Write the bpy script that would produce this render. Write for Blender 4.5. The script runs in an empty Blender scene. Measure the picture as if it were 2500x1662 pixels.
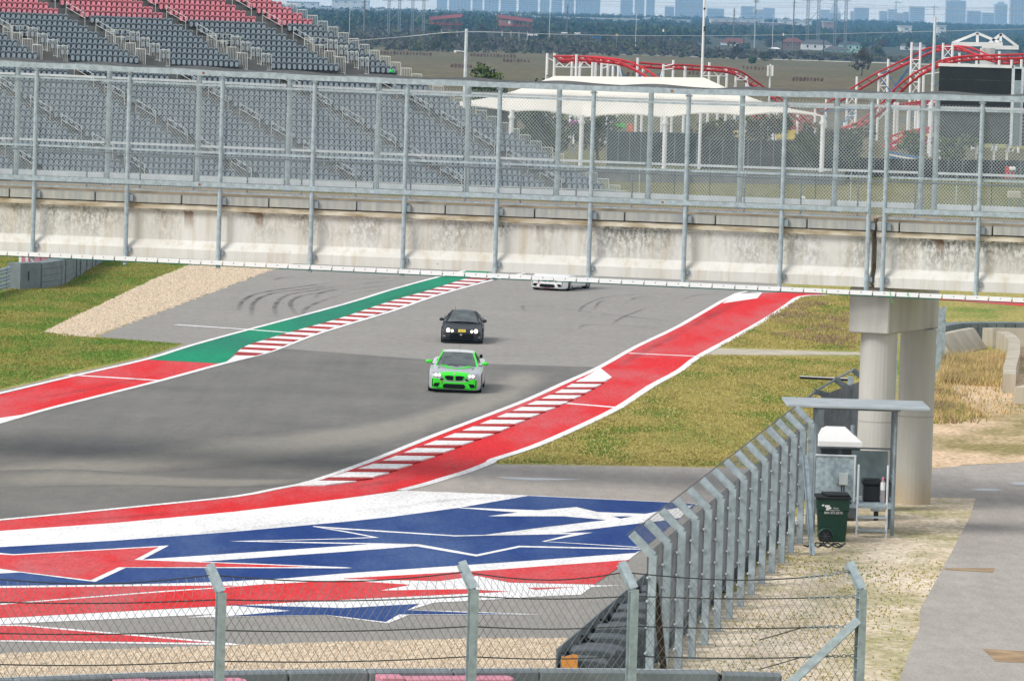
import bpy, bmesh, math, random
from mathutils import Vector, Matrix, noise
from mathutils.bvhtree import BVHTree

random.seed(11)
R = random.Random(5)
scene = bpy.context.scene
col = scene.collection

# ------------------------------------------------------------------ camera
FPX = 12300.0            # focal length in pixels of a 2500 px wide frame
CAMH = 12.95
ROLL = 0.030
PITCH = math.atan(771.0 / FPX)
_r0 = Vector((1, 0, 0))
FWD = Vector((0, math.cos(PITCH), -math.sin(PITCH)))
_u0 = Vector((0, math.sin(PITCH), math.cos(PITCH)))
RGT = _r0 * math.cos(ROLL) + _u0 * math.sin(ROLL)
UPV = -_r0 * math.sin(ROLL) + _u0 * math.cos(ROLL)
cam_d = bpy.data.cameras.new('camera')
cam_d.sensor_width = 36.0
cam_d.sensor_fit = 'HORIZONTAL'
cam_d.lens = 36.0 * FPX / 2500.0
cam_d.clip_start = 1.0
cam_d.clip_end = 60000.0
cam = bpy.data.objects.new('camera', cam_d)
col.objects.link(cam)
cam.matrix_world = Matrix(((RGT.x, UPV.x, -FWD.x, 0), (RGT.y, UPV.y, -FWD.y, 0),
                           (RGT.z, UPV.z, -FWD.z, CAMH), (0, 0, 0, 1)))
scene.camera = cam

# ------------------------------------------------------------------ light
SUN_EL, SUN_AZ = math.radians(42), math.radians(238)     # azimuth clockwise from +Y (north): behind the camera, left
world = bpy.data.worlds.new('World')
scene.world = world
world.use_nodes = True
wn = world.node_tree
for n in list(wn.nodes):
    wn.nodes.remove(n)
sky = wn.nodes.new('ShaderNodeTexSky')
sky.sky_type = 'NISHITA'
sky.sun_disc = False
sky.sun_elevation = SUN_EL
sky.sun_rotation = SUN_AZ
sky.air_density = 1.0
sky.dust_density = 2.0
sky.ozone_density = 1.0
bg = wn.nodes.new('ShaderNodeBackground')
bg.inputs['Strength'].default_value = 0.088
# even cloud layer over the clear sky: pale, a little bluer towards the horizon
cld = wn.nodes.new('ShaderNodeMix'); cld.data_type = 'RGBA'
cld.inputs['Factor'].default_value = 0.72
cld.inputs[7].default_value = (7.2, 7.3, 7.5, 1)
tcw = wn.nodes.new('ShaderNodeTexCoord'); spw = wn.nodes.new('ShaderNodeSeparateXYZ')
wn.links.new(tcw.outputs['Generated'], spw.inputs[0])
mrw = wn.nodes.new('ShaderNodeMapRange'); mrw.interpolation_type = 'SMOOTHSTEP'
mrw.inputs[1].default_value = 0.0; mrw.inputs[2].default_value = 0.35
wn.links.new(spw.outputs['Z'], mrw.inputs[0])
hzc = wn.nodes.new('ShaderNodeMix'); hzc.data_type = 'RGBA'      # the cloud thins to a bright rim all round the horizon
hzc.inputs[6].default_value = (14.0, 13.4, 12.2, 1); hzc.inputs[7].default_value = (7.2, 7.3, 7.5, 1)
wn.links.new(mrw.outputs[0], hzc.inputs['Factor']); wn.links.new(hzc.outputs[2], cld.inputs[7])
wo = wn.nodes.new('ShaderNodeOutputWorld')
wn.links.new(sky.outputs[0], cld.inputs[6])
wn.links.new(cld.outputs[2], bg.inputs['Color'])
wn.links.new(bg.outputs[0], wo.inputs['Surface'])
sd = bpy.data.lights.new('sun', 'SUN')
sd.energy = 2.1
sd.angle = math.radians(22)
sd.color = (1.0, 0.95, 0.88)
so = bpy.data.objects.new('sun', sd)
col.objects.link(so)
_sdir = Vector((math.sin(SUN_AZ) * math.cos(SUN_EL), math.cos(SUN_AZ) * math.cos(SUN_EL), math.sin(SUN_EL)))
so.rotation_euler = _sdir.to_track_quat('Z', 'Y').to_euler()
so.location = (-40, 20, 60)
vs = scene.view_settings
vs.view_transform = 'Standard'
vs.look = 'None'
vs.exposure = 0.50
scene.cycles.volume_bounces = 2
vs.gamma = 1.0
vs.use_curve_mapping = False

# ------------------------------------------------------------------ helpers
def ray(px, py):
    return (FWD * FPX + RGT * (px - 1250.0) - UPV * (py - 831.0)).normalized()

def G(px, py, z=0.0):
    d = ray(px, py)
    t = (z - CAMH) / d.z
    return Vector((d.x * t, d.y * t, z))

def P(px, py, Y):
    d = ray(px, py)
    t = Y / d.y
    return Vector((d.x * t, Y, CAMH + d.z * t))

def crop(ox, oy, s):
    return lambda pts: [(ox + x / s, oy + y / s) for x, y in pts]
CA, CB, CC = crop(0, 560, 2.8), crop(840, 560, 2.8), crop(1660, 560, 2.8)
CD, CE, CF = crop(0, 1102, 2.8), crop(840, 1102, 2.8), crop(1660, 1102, 2.8)
C1, C2, C3 = crop(0, 0, 2.8), crop(840, 0, 2.8), crop(1660, 0, 2.8)

def lin(c):
    return tuple((v / 12.92 if v <= .04045 else ((v + .055) / 1.055) ** 2.4) for v in c)

def mat(name, color, rough=0.7, metal=0.0, var=0.15, scale=3.0, bump=0.0, bscale=40.0,
        stretch=(1, 1, 1), spec=0.4, col2=None, emit=None, alpha=1.0, coat=0.0, detail=4.0):
    m = bpy.data.materials.new(name)
    m.use_nodes = True
    nt = m.node_tree
    b = nt.nodes['Principled BSDF']
    b.inputs['Roughness'].default_value = rough
    b.inputs['Metallic'].default_value = metal
    b.inputs['Specular IOR Level'].default_value = spec
    b.inputs['Coat Weight'].default_value = coat
    b.inputs['Coat Roughness'].default_value = 0.08
    tc = nt.nodes.new('ShaderNodeTexCoord')
    mp = nt.nodes.new('ShaderNodeMapping')
    mp.inputs['Scale'].default_value = stretch
    nt.links.new(tc.outputs['Object'], mp.inputs['Vector'])
    nz = nt.nodes.new('ShaderNodeTexNoise')
    nz.inputs['Scale'].default_value = scale
    nz.inputs['Detail'].default_value = detail
    nt.links.new(mp.outputs[0], nz.inputs['Vector'])
    rp = nt.nodes.new('ShaderNodeValToRGB')
    rp.color_ramp.elements[0].position = 0.32
    rp.color_ramp.elements[1].position = 0.68
    c = Vector(color[:3])
    if col2 is None:
        a, d = c * (1 - var), c * (1 + var)
    else:
        a, d = c, Vector(col2[:3])
    rp.color_ramp.elements[0].color = (*[max(0, v) for v in a], 1)
    rp.color_ramp.elements[1].color = (*[min(1, v) for v in d], 1)
    nt.links.new(nz.outputs['Fac'], rp.inputs['Fac'])
    nt.links.new(rp.outputs[0], b.inputs['Base Color'])
    if bump > 0:
        n2 = nt.nodes.new('ShaderNodeTexNoise')
        n2.inputs['Scale'].default_value = bscale
        n2.inputs['Detail'].default_value = 3
        nt.links.new(tc.outputs['Object'], n2.inputs['Vector'])
        bp = nt.nodes.new('ShaderNodeBump')
        bp.inputs['Strength'].default_value = bump
        bp.inputs['Distance'].default_value = 0.03
        nt.links.new(n2.outputs['Fac'], bp.inputs['Height'])
        nt.links.new(bp.outputs[0], b.inputs['Normal'])
    if emit:
        b.inputs['Emission Color'].default_value = (*emit[:3], 1)
        b.inputs['Emission Strength'].default_value = emit[3]
    return m

def nodes_of(m):
    return m.node_tree, m.node_tree.nodes['Principled BSDF']

ORG = {}
def _org(o):
    v = Vector((0, 0, 0))
    while o is not None:
        v += ORG.get(o.name, Vector((0, 0, 0)))
        o = o.parent
    return v

def tag(o, label=None, cat=None, group=None, kind=None):
    if label: o['label'] = label
    if cat: o['category'] = cat
    if group: o['group'] = group
    if kind: o['kind'] = kind
    return o

def thing(name, label, cat, loc=(0, 0, 0), group=None, rotz=0.0, kind=None):
    o = bpy.data.objects.new(name, None)
    o.empty_display_size = 0.2
    col.objects.link(o)
    o.location = loc
    o.rotation_euler = (0, 0, rotz)
    ORG[o.name] = Vector(loc)
    return tag(o, label, cat, group, kind)

class MB:
    """collects faces; build() links them as one mesh object"""
    def __init__(s):
        s.v, s.f, s.m, s.cur = [], [], [], 0
    def add(s, vs, fs):
        n = len(s.v)
        s.v.extend([Vector(v) for v in vs])
        for f in fs:
            s.f.append([i + n for i in f]); s.m.append(s.cur)
        return s
    def poly(s, pts):
        return s.add(pts, [list(range(len(pts)))])
    def box(s, lo, hi):
        x0, y0, z0 = lo; x1, y1, z1 = hi
        return s.add([(x0, y0, z0), (x1, y0, z0), (x1, y1, z0), (x0, y1, z0), (x0, y0, z1), (x1, y0, z1), (x1, y1, z1), (x0, y1, z1)],
                     [(0, 3, 2, 1), (4, 5, 6, 7), (0, 1, 5, 4), (1, 2, 6, 5), (2, 3, 7, 6), (3, 0, 4, 7)])
    def obox(s, c, ax, ay, az):
        """oriented box: centre and three half-axis vectors"""
        c, ax, ay, az = Vector(c), Vector(ax), Vector(ay), Vector(az)
        vs = [c + ax * i + ay * j + az * k for k in (-1, 1) for (i, j) in ((-1, -1), (1, -1), (1, 1), (-1, 1))]
        return s.add(vs, [(0, 3, 2, 1), (4, 5, 6, 7), (0, 1, 5, 4), (1, 2, 6, 5), (2, 3, 7, 6), (3, 0, 4, 7)])
    def beam(s, a, b, w, h, up=(0, 0, 1)):
        """rectangular bar from a to b, w across, h along up"""
        a, b = Vector(a), Vector(b)
        d = b - a
        L = d.length
        if L < 1e-6: return s
        d /= L
        u = Vector(up) - d * d.dot(Vector(up))
        if u.length < 1e-4:
            u = Vector((0, 1, 0)) - d * d.y
        u.normalize()
        r = d.cross(u)
        return s.obox((a + b) / 2, r * (w / 2), d * (L / 2), u * (h / 2))
    def tube(s, a, b, r, n=6, r2=None, caps=True):
        a, b = Vector(a), Vector(b)
        d = (b - a)
        if d.length < 1e-6: return s
        d.normalize()
        u = d.orthogonal().normalized()
        w = d.cross(u)
        r2 = r if r2 is None else r2
        vs = []
        for k in range(n):
            t = 2 * math.pi * k / n
            o = u * math.cos(t) + w * math.sin(t)
            vs += [a + o * r, b + o * r2]
        fs = [(2 * k, 2 * ((k + 1) % n), 2 * ((k + 1) % n) + 1, 2 * k + 1) for k in range(n)]
        if caps:
            fs += [[2 * k for k in range(n)][::-1], [2 * k + 1 for k in range(n)]]
        return s.add(vs, fs)
    def path(s, pts, r, n=5, closed=False):
        """swept tube along a polyline"""
        pts = [Vector(p) for p in pts]
        rings = []
        up = None
        for i, p in enumerate(pts):
            a = pts[max(0, i - 1)]; b = pts[min(len(pts) - 1, i + 1)]
            d = (b - a).normalized()
            if up is None:
                up = d.orthogonal().normalized()
            u = (up - d * up.dot(d)).normalized(); up = u
            w = d.cross(u)
            rings.append([p + u * (r * math.cos(2 * math.pi * k / n)) + w * (r * math.sin(2 * math.pi * k / n)) for k in range(n)])
        vs = [v for rg in rings for v in rg]
        fs = []
        for i in range(len(rings) - 1):
            for k in range(n):
                k2 = (k + 1) % n
                fs.append((i * n + k, i * n + k2, (i + 1) * n + k2, (i + 1) * n + k))
        fs += [list(range(n))[::-1], [(len(rings) - 1) * n + k for k in range(n)]]
        return s.add(vs, fs)
    def prism(s, pts, d):
        """extrude a polygon of points by vector d"""
        d = Vector(d)
        pts = [Vector(p) for p in pts]
        n = len(pts)
        return s.add(pts + [p + d for p in pts],
                     [list(range(n))[::-1], [n + i for i in range(n)]] + [(i, (i + 1) % n, n + (i + 1) % n, n + i) for i in range(n)])
    def lathe(s, c, prof, n=16):
        """profile of (radius, z) about a vertical axis through c"""
        c = Vector(c)
        vs = [c + Vector((r * math.cos(2 * math.pi * k / n), r * math.sin(2 * math.pi * k / n), z)) for r, z in prof for k in range(n)]
        fs = [(i * n + k, i * n + (k + 1) % n, (i + 1) * n + (k + 1) % n, (i + 1) * n + k) for i in range(len(prof) - 1) for k in range(n)]
        fs += [list(range(n))[::-1], [(len(prof) - 1) * n + k for k in range(n)]]
        return s.add(vs, fs)
    def mesh(s, name, mats, off=Vector((0, 0, 0)), smooth=False):
        me = bpy.data.meshes.new(name)
        me.from_pydata([tuple(v - off) for v in s.v], [], s.f)
        for m in (mats if isinstance(mats, (list, tuple)) else [mats]):
            me.materials.append(m)
        if any(s.m):
            me.polygons.foreach_set('material_index', s.m)
        if smooth:
            me.polygons.foreach_set('use_smooth', [True] * len(s.f))
        me.update()
        return me
    def build(s, name, mats, parent=None, smooth=False, fix=False, bevel=0.0, local=False):
        off = Vector((0, 0, 0)) if (parent is None or local) else _org(parent)
        me = s.mesh(name, mats, off, smooth)
        if fix or bevel:
            bm = bmesh.new(); bm.from_mesh(me)
            if bevel:
                bmesh.ops.bevel(bm, geom=bm.edges[:], offset=bevel, segments=1, affect='EDGES', clamp_overlap=True)
            bmesh.ops.recalc_face_normals(bm, faces=bm.faces[:])
            bm.to_mesh(me); bm.free()
        return link(name, me, parent)

def link(name, me, parent=None):
    o = bpy.data.objects.new(name, me)
    col.objects.link(o)
    if parent is not None:
        o.parent = parent
    return o

def struct(name, mb, mats, parent=None, **kw):
    o = mb.build(name, mats, parent, **kw)
    if parent is None:
        o['kind'] = 'structure'
    return o

def copy_tree(src, loc, rotz=None, label=None, group=None, parent=None):
    c = src.copy(); col.objects.link(c)
    if parent is None:
        c.location = loc
        if rotz is not None: c.rotation_euler = (src.rotation_euler[0], src.rotation_euler[1], rotz)
        if label: c['label'] = label
        if group: c['group'] = group
    else:
        c.parent = parent
    for ch in src.children:
        copy_tree(ch, None, parent=c)
    return c

def gpoly(pts, z):
    """ground polygon from picture outline"""
    return [G(x, y, z) for x, y in pts]

def ragged(pts, amp, step):
    """break up the outline of a ground patch (world metres)"""
    out = []
    n = len(pts)
    for i in range(n):
        a, b = pts[i], pts[(i + 1) % n]
        k = max(1, int((b - a).length / step))
        for j in range(k):
            p = a.lerp(b, j / k)
            out.append(p + Vector((R.uniform(-amp, amp), R.uniform(-amp, amp) * 2.2, 0)))
    return out

def lerp_path(pts, n):
    """resample polyline (2-tuples or vectors) to n+1 even points"""
    pts = [Vector(p) for p in pts]
    L = [0]
    for a, b in zip(pts, pts[1:]): L.append(L[-1] + (b - a).length)
    out = []
    for i in range(n + 1):
        t = L[-1] * i / n
        k = 0
        while k < len(L) - 2 and L[k + 1] < t: k += 1
        seg = L[k + 1] - L[k]
        out.append(pts[k].lerp(pts[k + 1], 0 if seg == 0 else (t - L[k]) / seg))
    return out

def smooth_path(pts, sub=6):
    """Catmull-Rom through the points"""
    pts = [Vector(p) for p in pts]
    e = [pts[0] * 2 - pts[1]] + pts + [pts[-1] * 2 - pts[-2]]
    out = []
    for i in range(1, len(e) - 2):
        p0, p1, p2, p3 = e[i - 1:i + 3]
        for j in range(sub):
            t = j / sub
            out.append(0.5 * ((2 * p1) + (p2 - p0) * t + (2 * p0 - 5 * p1 + 4 * p2 - p3) * t * t + (3 * p1 - p0 - 3 * p2 + p3) * t ** 3))
    out.append(pts[-1])
    return out
# ------------------------------------------------------------------ materials
def asphalt(name, c, light, speck=0.35, streak=0.25, rot=0.25):
    m = bpy.data.materials.new(name); m.use_nodes = True
    nt, b = nodes_of(m)
    b.inputs['Roughness'].default_value = 0.9
    b.inputs['Specular IOR Level'].default_value = 0.08
    tc = nt.nodes.new('ShaderNodeTexCoord')
    def nz(scale, detail, st=(1, 1, 1), rz=0.0):
        mp = nt.nodes.new('ShaderNodeMapping'); mp.inputs['Scale'].default_value = st
        mp.inputs['Rotation'].default_value = (0, 0, rz)
        nt.links.new(tc.outputs['Object'], mp.inputs['Vector'])
        n = nt.nodes.new('ShaderNodeTexNoise'); n.inputs['Scale'].default_value = scale; n.inputs['Detail'].default_value = detail
        nt.links.new(mp.outputs[0], n.inputs['Vector'])
        return n.outputs['Fac']
    def math_(op, a, bb, cl=False):
        n = nt.nodes.new('ShaderNodeMath'); n.operation = op; n.use_clamp = cl
        for i, v in enumerate((a, bb)):
            if isinstance(v, (int, float)): n.inputs[i].default_value = v
            else: nt.links.new(v, n.inputs[i])
        return n.outputs[0]
    fine = math_('MULTIPLY', math_('SUBTRACT', nz(14, 3), 0.5), speck * 2.4)
    blot = math_('MULTIPLY', math_('SUBTRACT', nz(0.22, 5), 0.5), 0.9)
    stk = math_('MULTIPLY', math_('SUBTRACT', nz(1.6, 3, (1, 0.05, 1), rot), 0.5), streak * 2)
    at = nt.nodes.new('ShaderNodeAttribute'); at.attribute_name = 'wear'
    f = math_('ADD', math_('ADD', math_('MULTIPLY', at.outputs['Fac'], 1.0), 0.25), math_('ADD', blot, stk), True)
    mx = nt.nodes.new('ShaderNodeMix'); mx.data_type = 'RGBA'
    nt.links.new(f, mx.inputs['Factor'])
    mx.inputs[6].default_value = (*c, 1); mx.inputs[7].default_value = (*light, 1)
    mul = nt.nodes.new('ShaderNodeVectorMath'); mul.operation = 'SCALE'
    nt.links.new(mx.outputs[2], mul.inputs[0])
    mid = math_('MULTIPLY', math_('SUBTRACT', nz(3.0, 6, (1, .35, 1)), 0.5), speck * 1.1)
    nt.links.new(math_('ADD', math_('ADD', fine, mid), 1.0), mul.inputs['Scale'])
    nt.links.new(mul.outputs[0], b.inputs['Base Color'])
    bp = nt.nodes.new('ShaderNodeBump'); bp.inputs['Strength'].default_value = 0.35; bp.inputs['Distance'].default_value = 0.01
    nt.links.new(nz(60, 2), bp.inputs['Height']); nt.links.new(bp.outputs[0], b.inputs['Normal'])
    return m

def patchy(name, c1, c2, c3, s1=0.35, s2=2.5, thr=0.55, fine=9.0, bump=0.5, soft=0.12, stretch=(1, 1, 1), fvar=0.5):
    """c1/c2 mottled at s2, patches of c3 at s1"""
    m = bpy.data.materials.new(name); m.use_nodes = True
    nt, b = nodes_of(m)
    b.inputs['Roughness'].default_value = 0.95
    b.inputs['Specular IOR Level'].default_value = 0.1
    tc = nt.nodes.new('ShaderNodeTexCoord')
    mp = nt.nodes.new('ShaderNodeMapping'); mp.inputs['Scale'].default_value = stretch
    nt.links.new(tc.outputs['Object'], mp.inputs['Vector'])
    def nz(scale, detail, rough=0.6):
        n = nt.nodes.new('ShaderNodeTexNoise'); n.inputs['Scale'].default_value = scale; n.inputs['Detail'].default_value = detail
        n.inputs['Roughness'].default_value = rough
        nt.links.new(mp.outputs[0], n.inputs['Vector'])
        return n.outputs['Fac']
    def ramp(f, a, bb):
        r = nt.nodes.new('ShaderNodeMapRange'); r.inputs[1].default_value = a; r.inputs[2].default_value = bb
        nt.links.new(f, r.inputs[0]); return r.outputs[0]
    def mix(f, a, bb):
        x = nt.nodes.new('ShaderNodeMix'); x.data_type = 'RGBA'
        nt.links.new(f, x.inputs['Factor'])
        for i, v in ((6, a), (7, bb)):
            if isinstance(v, tuple): x.inputs[i].default_value = (*v, 1)
            else: nt.links.new(v, x.inputs[i])
        return x.outputs[2]
    base = mix(ramp(nz(s2, 5), 0.36, 0.64), c1, c2)
    full = mix(ramp(nz(s1, 7, 0.68), thr - soft, thr + soft), base, c3)
    sc = nt.nodes.new('ShaderNodeVectorMath'); sc.operation = 'SCALE'
    nt.links.new(full, sc.inputs[0])
    fr = nt.nodes.new('ShaderNodeMapRange'); fr.inputs[1].default_value = 0.3; fr.inputs[2].default_value = 0.7
    fr.inputs[3].default_value = 1 - fvar; fr.inputs[4].default_value = 1 + fvar
    nt.links.new(nz(fine, 3), fr.inputs[0]); nt.links.new(fr.outputs[0], sc.inputs['Scale'])
    nt.links.new(sc.outputs[0], b.inputs['Base Color'])
    bp = nt.nodes.new('ShaderNodeBump'); bp.inputs['Strength'].default_value = bump; bp.inputs['Distance'].default_value = 0.05
    nt.links.new(nz(fine, 3), bp.inputs['Height']); nt.links.new(bp.outputs[0], b.inputs['Normal'])
    return m

def paint(name, c, worn, s=0.5, amount=0.5, rough=0.8):
    m = patchy(name, tuple(v * 0.95 for v in c), tuple(min(1, v * 1.05) for v in c), worn, s1=s, s2=3, thr=0.57, fine=11, bump=0.15, soft=0.14, stretch=(1, 0.22, 1), fvar=0.17)
    nodes_of(m)[1].inputs['Roughness'].default_value = rough
    nodes_of(m)[1].inputs['Specular IOR Level'].default_value = 0.10
    return m

M = {}
M['asphalt'] = asphalt('asphalt', (0.265, 0.255, 0.238), (0.330, 0.315, 0.290), speck=0.34)
M['asphalt_new'] = asphalt('asphalt_new', (0.142, 0.141, 0.138), (0.268, 0.256, 0.226), speck=0.26, streak=0.20, rot=-0.5)
M['asphalt_road'] = asphalt('asphalt_road', (0.34, 0.315, 0.29), (0.47, 0.435, 0.40), speck=0.35, streak=0.3)
M['grass'] = patchy('grass', (0.37, 0.315, 0.105), (0.30, 0.27, 0.08), (0.14, 0.215, 0.035), s1=0.16, s2=0.7, thr=0.585, fine=7, soft=0.07, stretch=(1, 0.45, 1))
M['grass_green'] = patchy('grass_green', (0.17, 0.235, 0.035), (0.29, 0.26, 0.065), (0.085, 0.19, 0.02), s1=0.22, s2=0.5, thr=0.53, fine=7, soft=0.09, stretch=(1, 0.45, 1))
M['field'] = patchy('field', (0.118, 0.098, 0.055), (0.145, 0.120, 0.066), (0.095, 0.098, 0.042), s1=0.010, s2=0.05, thr=0.55, fine=0.35, bump=0.3, soft=0.08, stretch=(1, 0.2, 1), fvar=0.3)
M['woodfloor'] = patchy('woodfloor', (0.06, 0.065, 0.04), (0.085, 0.075, 0.05), (0.05, 0.06, 0.03), s1=0.004, s2=0.02, thr=0.55, fine=0.1, stretch=(1, 0.2, 1))
M['dirt'] = patchy('dirt', (0.70, 0.61, 0.48), (0.60, 0.50, 0.37), (0.30, 0.285, 0.125), s1=0.40, s2=0.9, thr=0.555, fine=9, soft=0.10, stretch=(0.7, 0.35, 1), fvar=0.32)
M['sand'] = patchy('sand', (0.68, 0.50, 0.34), (0.60, 0.45, 0.30), (0.27, 0.225, 0.095), s1=0.20, s2=1.2, thr=0.525, fine=8, soft=0.07, stretch=(0.7, 0.35, 1), fvar=0.35)
M['gravel'] = patchy('gravel', (0.56, 0.45, 0.33), (0.66, 0.56, 0.43), (0.46, 0.37, 0.27), s1=5.0, s2=9, thr=0.60, fine=16, bump=1.0, soft=0.07, fvar=0.5)
M['white_paint'] = paint('white_paint', (0.82, 0.82, 0.82), (0.66, 0.66, 0.67), s=0.8)
M['red_paint'] = paint('red_paint', (0.64, 0.020, 0.024), (0.50, 0.145, 0.155), s=0.25)
M['kerb_red'] = paint('kerb_red', (0.40, 0.030, 0.030), (0.30, 0.05, 0.05), s=0.5)
M['blue_paint'] = paint('blue_paint', (0.009, 0.042, 0.190), (0.065, 0.115, 0.26), s=0.25)
M['green_paint'] = paint('green_paint', (0.006, 0.25, 0.13), (0.02, 0.16, 0.11), s=0.2)
M['galv'] = mat('galvanised_steel', (0.330, 0.400, 0.440), rough=0.6, metal=0.0, var=0.20, scale=7, spec=0.3, detail=6)
M['galv_dark'] = mat('galvanised_dark', (0.20, 0.24, 0.27), rough=0.55, var=0.2, scale=5, spec=0.5)
M['galv_light'] = mat('galvanised_light', (0.62, 0.67, 0.71), rough=0.5, var=0.10, scale=4, spec=0.5)
M['wire'] = mat('mesh_wire', (0.50, 0.57, 0.60), rough=0.5, var=0.12, scale=3)
M['wire_dark'] = mat('fence_wire', (0.17, 0.18, 0.19), rough=0.6, var=0.2, scale=3)
M['cable'] = mat('steel_cable', (0.045, 0.05, 0.055), rough=0.6, var=0.2, scale=10)
M['rust'] = mat('rust', (0.30, 0.13, 0.05), rough=0.9, var=0.35, scale=12)
M['black'] = mat('black_plastic', (0.012, 0.013, 0.014), rough=0.55, var=0.2, scale=8)
M['rubber'] = mat('tyre_rubber', (0.014, 0.014, 0.015), rough=0.8, var=0.2, scale=20)
M['white'] = mat('white_gloss', (0.80, 0.81, 0.82), rough=0.35, var=0.04, scale=2)
M['steel_white'] = mat('white_steel', (0.78, 0.79, 0.80), rough=0.5, var=0.06, scale=0.6)
M['steel_red'] = mat('red_steel', (0.50, 0.020, 0.025), rough=0.4, var=0.12, scale=0.7)
M['steel_blue'] = mat('blue_steel', (0.03, 0.17, 0.42), rough=0.45, var=0.1, scale=0.7)
M['barrier'] = mat('grey_barrier', (0.155, 0.185, 0.205), rough=0.7, var=0.18, scale=1.4, bump=0.2, bscale=6)
M['barrier_dark'] = mat('dark_barrier', (0.075, 0.092, 0.105), rough=0.7, var=0.25, scale=1.8, bump=0.2, bscale=6)
M['barrier_top'] = mat('pale_barrier_top', (0.34, 0.38, 0.39), rough=0.7, var=0.15, scale=1.6)
M['pink'] = mat('faded_red_plastic', (0.58, 0.22, 0.30), rough=0.65, var=0.14, scale=1.5)
M['jersey'] = mat('jersey_concrete', (0.44, 0.40, 0.32), rough=0.9, var=0.16, scale=1.2, bump=0.3, bscale=8, stretch=(1, 1, 0.4))
M['pier'] = mat('pier_concrete', (0.465, 0.46, 0.435), rough=0.9, var=0.15, scale=1.1, bump=0.25, bscale=12, stretch=(1.4, 1.4, 0.16))

# ------------------------------------------------------------------ ground
def strip_pts(path, w):
    path = [Vector(p) for p in path]
    a, b = [], []
    for i, p in enumerate(path):
        d = path[min(i + 1, len(path) - 1)] - path[max(i - 1, 0)]
        n = Vector((-d.y, d.x, 0)).normalized() * (w / 2)
        a.append(p + n); b.append(p - n)
    return a, b

def add_strip(mb, path, w):
    a, b = strip_pts(path, w)
    for i in range(len(a) - 1):
        mb.add([a[i], b[i], b[i + 1], a[i + 1]], [(0, 1, 2, 3)])
    return mb

def line(name, px, w, z, m, parent, sub=4):
    pts = [G(x, y, z) for x, y in px]
    if len(pts) > 2 and sub > 1: pts = smooth_path(pts, sub)
    return struct(name, add_strip(MB(), pts, w), m, parent)

def sheet(name, pts, m, parent=None):
    return struct(name, MB().poly(pts), m, parent)

# terrain heights: level round the circuit, rising towards the city
def tz(x, y):
    def itp(tab):
        for (a, za), (b, zb) in zip(tab, tab[1:]):
            if y <= b:
                return za + (zb - za) * max(0, (y - a) / (b - a))
        return tab[-1][1]
    cz = itp([(0, 0), (2250, 0), (3300, 6.0), (5000, 12), (7000, 19), (9500, 27), (12000, 24), (30000, 20)])
    rz = itp([(0, 0), (3700, 0), (4600, 3), (6500, 12), (9500, 33), (12000, 30), (30000, 20)])
    t = max(0.0, min(1.0, x / y * FPX / 1000.0)) if y > 1 else 0
    return cz * (1 - t) + rz * t

def grid(name, xs, ys, m, zoff=0.0):
    vs = [(x if abs(x) > 0 else 0, y, tz(x, y) + zoff) for y in ys for x in xs]
    n = len(xs)
    fs = [(j * n + i, j * n + i + 1, (j + 1) * n + i + 1, (j + 1) * n + i) for j in range(len(ys) - 1) for i in range(n - 1)]
    o = struct(name, MB().add(vs, fs), m)
    return o
grid('ground', [-400, -100, 0, 100, 400], [-100, 100, 200, 300, 400, 520], M['grass'])
M['far_grass'] = patchy('far_grass', (0.15, 0.14, 0.055), (0.19, 0.17, 0.065), (0.10, 0.12, 0.035), s1=0.03, s2=0.1, thr=0.54, fine=1.2, bump=0.2, stretch=(1, .3, 1), fvar=.25)
sheet('infield_grass', [Vector((-300, 300, .004)), Vector((390, 300, .004)), Vector((390, 519, .004)), Vector((-300, 519, .004))], M['far_grass'])
grid('meadow', [-1500, -600, -200, 0, 200, 400, 700, 1500], [520, 900, 1400, 1900, 2250, 2350], M['field'])
grid('hills', [-6000, -3000, -1500, -700, -300, 0, 300, 600, 900, 1200, 1800, 3000, 6000],
     [2350, 2700, 3000, 3300, 3700, 4200, 4600, 5200, 6000, 7000, 8000, 9500, 11000, 12000, 13300], M['woodfloor'])

# --- greener grass on the left verge
sheet('grass_verge', ragged(gpoly(CA([(-200, 1180), (0, 1092), (480, 975), (1000, 868), (1262, 782), (640, 735), (290, 698), (600, 560), (1000, 370), (1290, 250), (1400, 180), (-200, 180)]), 0.003), 0.06, 1.0), M['grass_green'])
# --- gravel trap
sheet('gravel_trap', ragged(gpoly(CA([(640, 735), (450, 722), (290, 700), (400, 652), (500, 595), (640, 548), (760, 475), (860, 430), (1000, 362), (1120, 310), (1290, 245), (1420, 170), (1980, 170), (2060, 215), (1860, 277), (1400, 452), (1000, 600)]), 0.008), 0.12, 0.6), M['gravel'])

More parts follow.
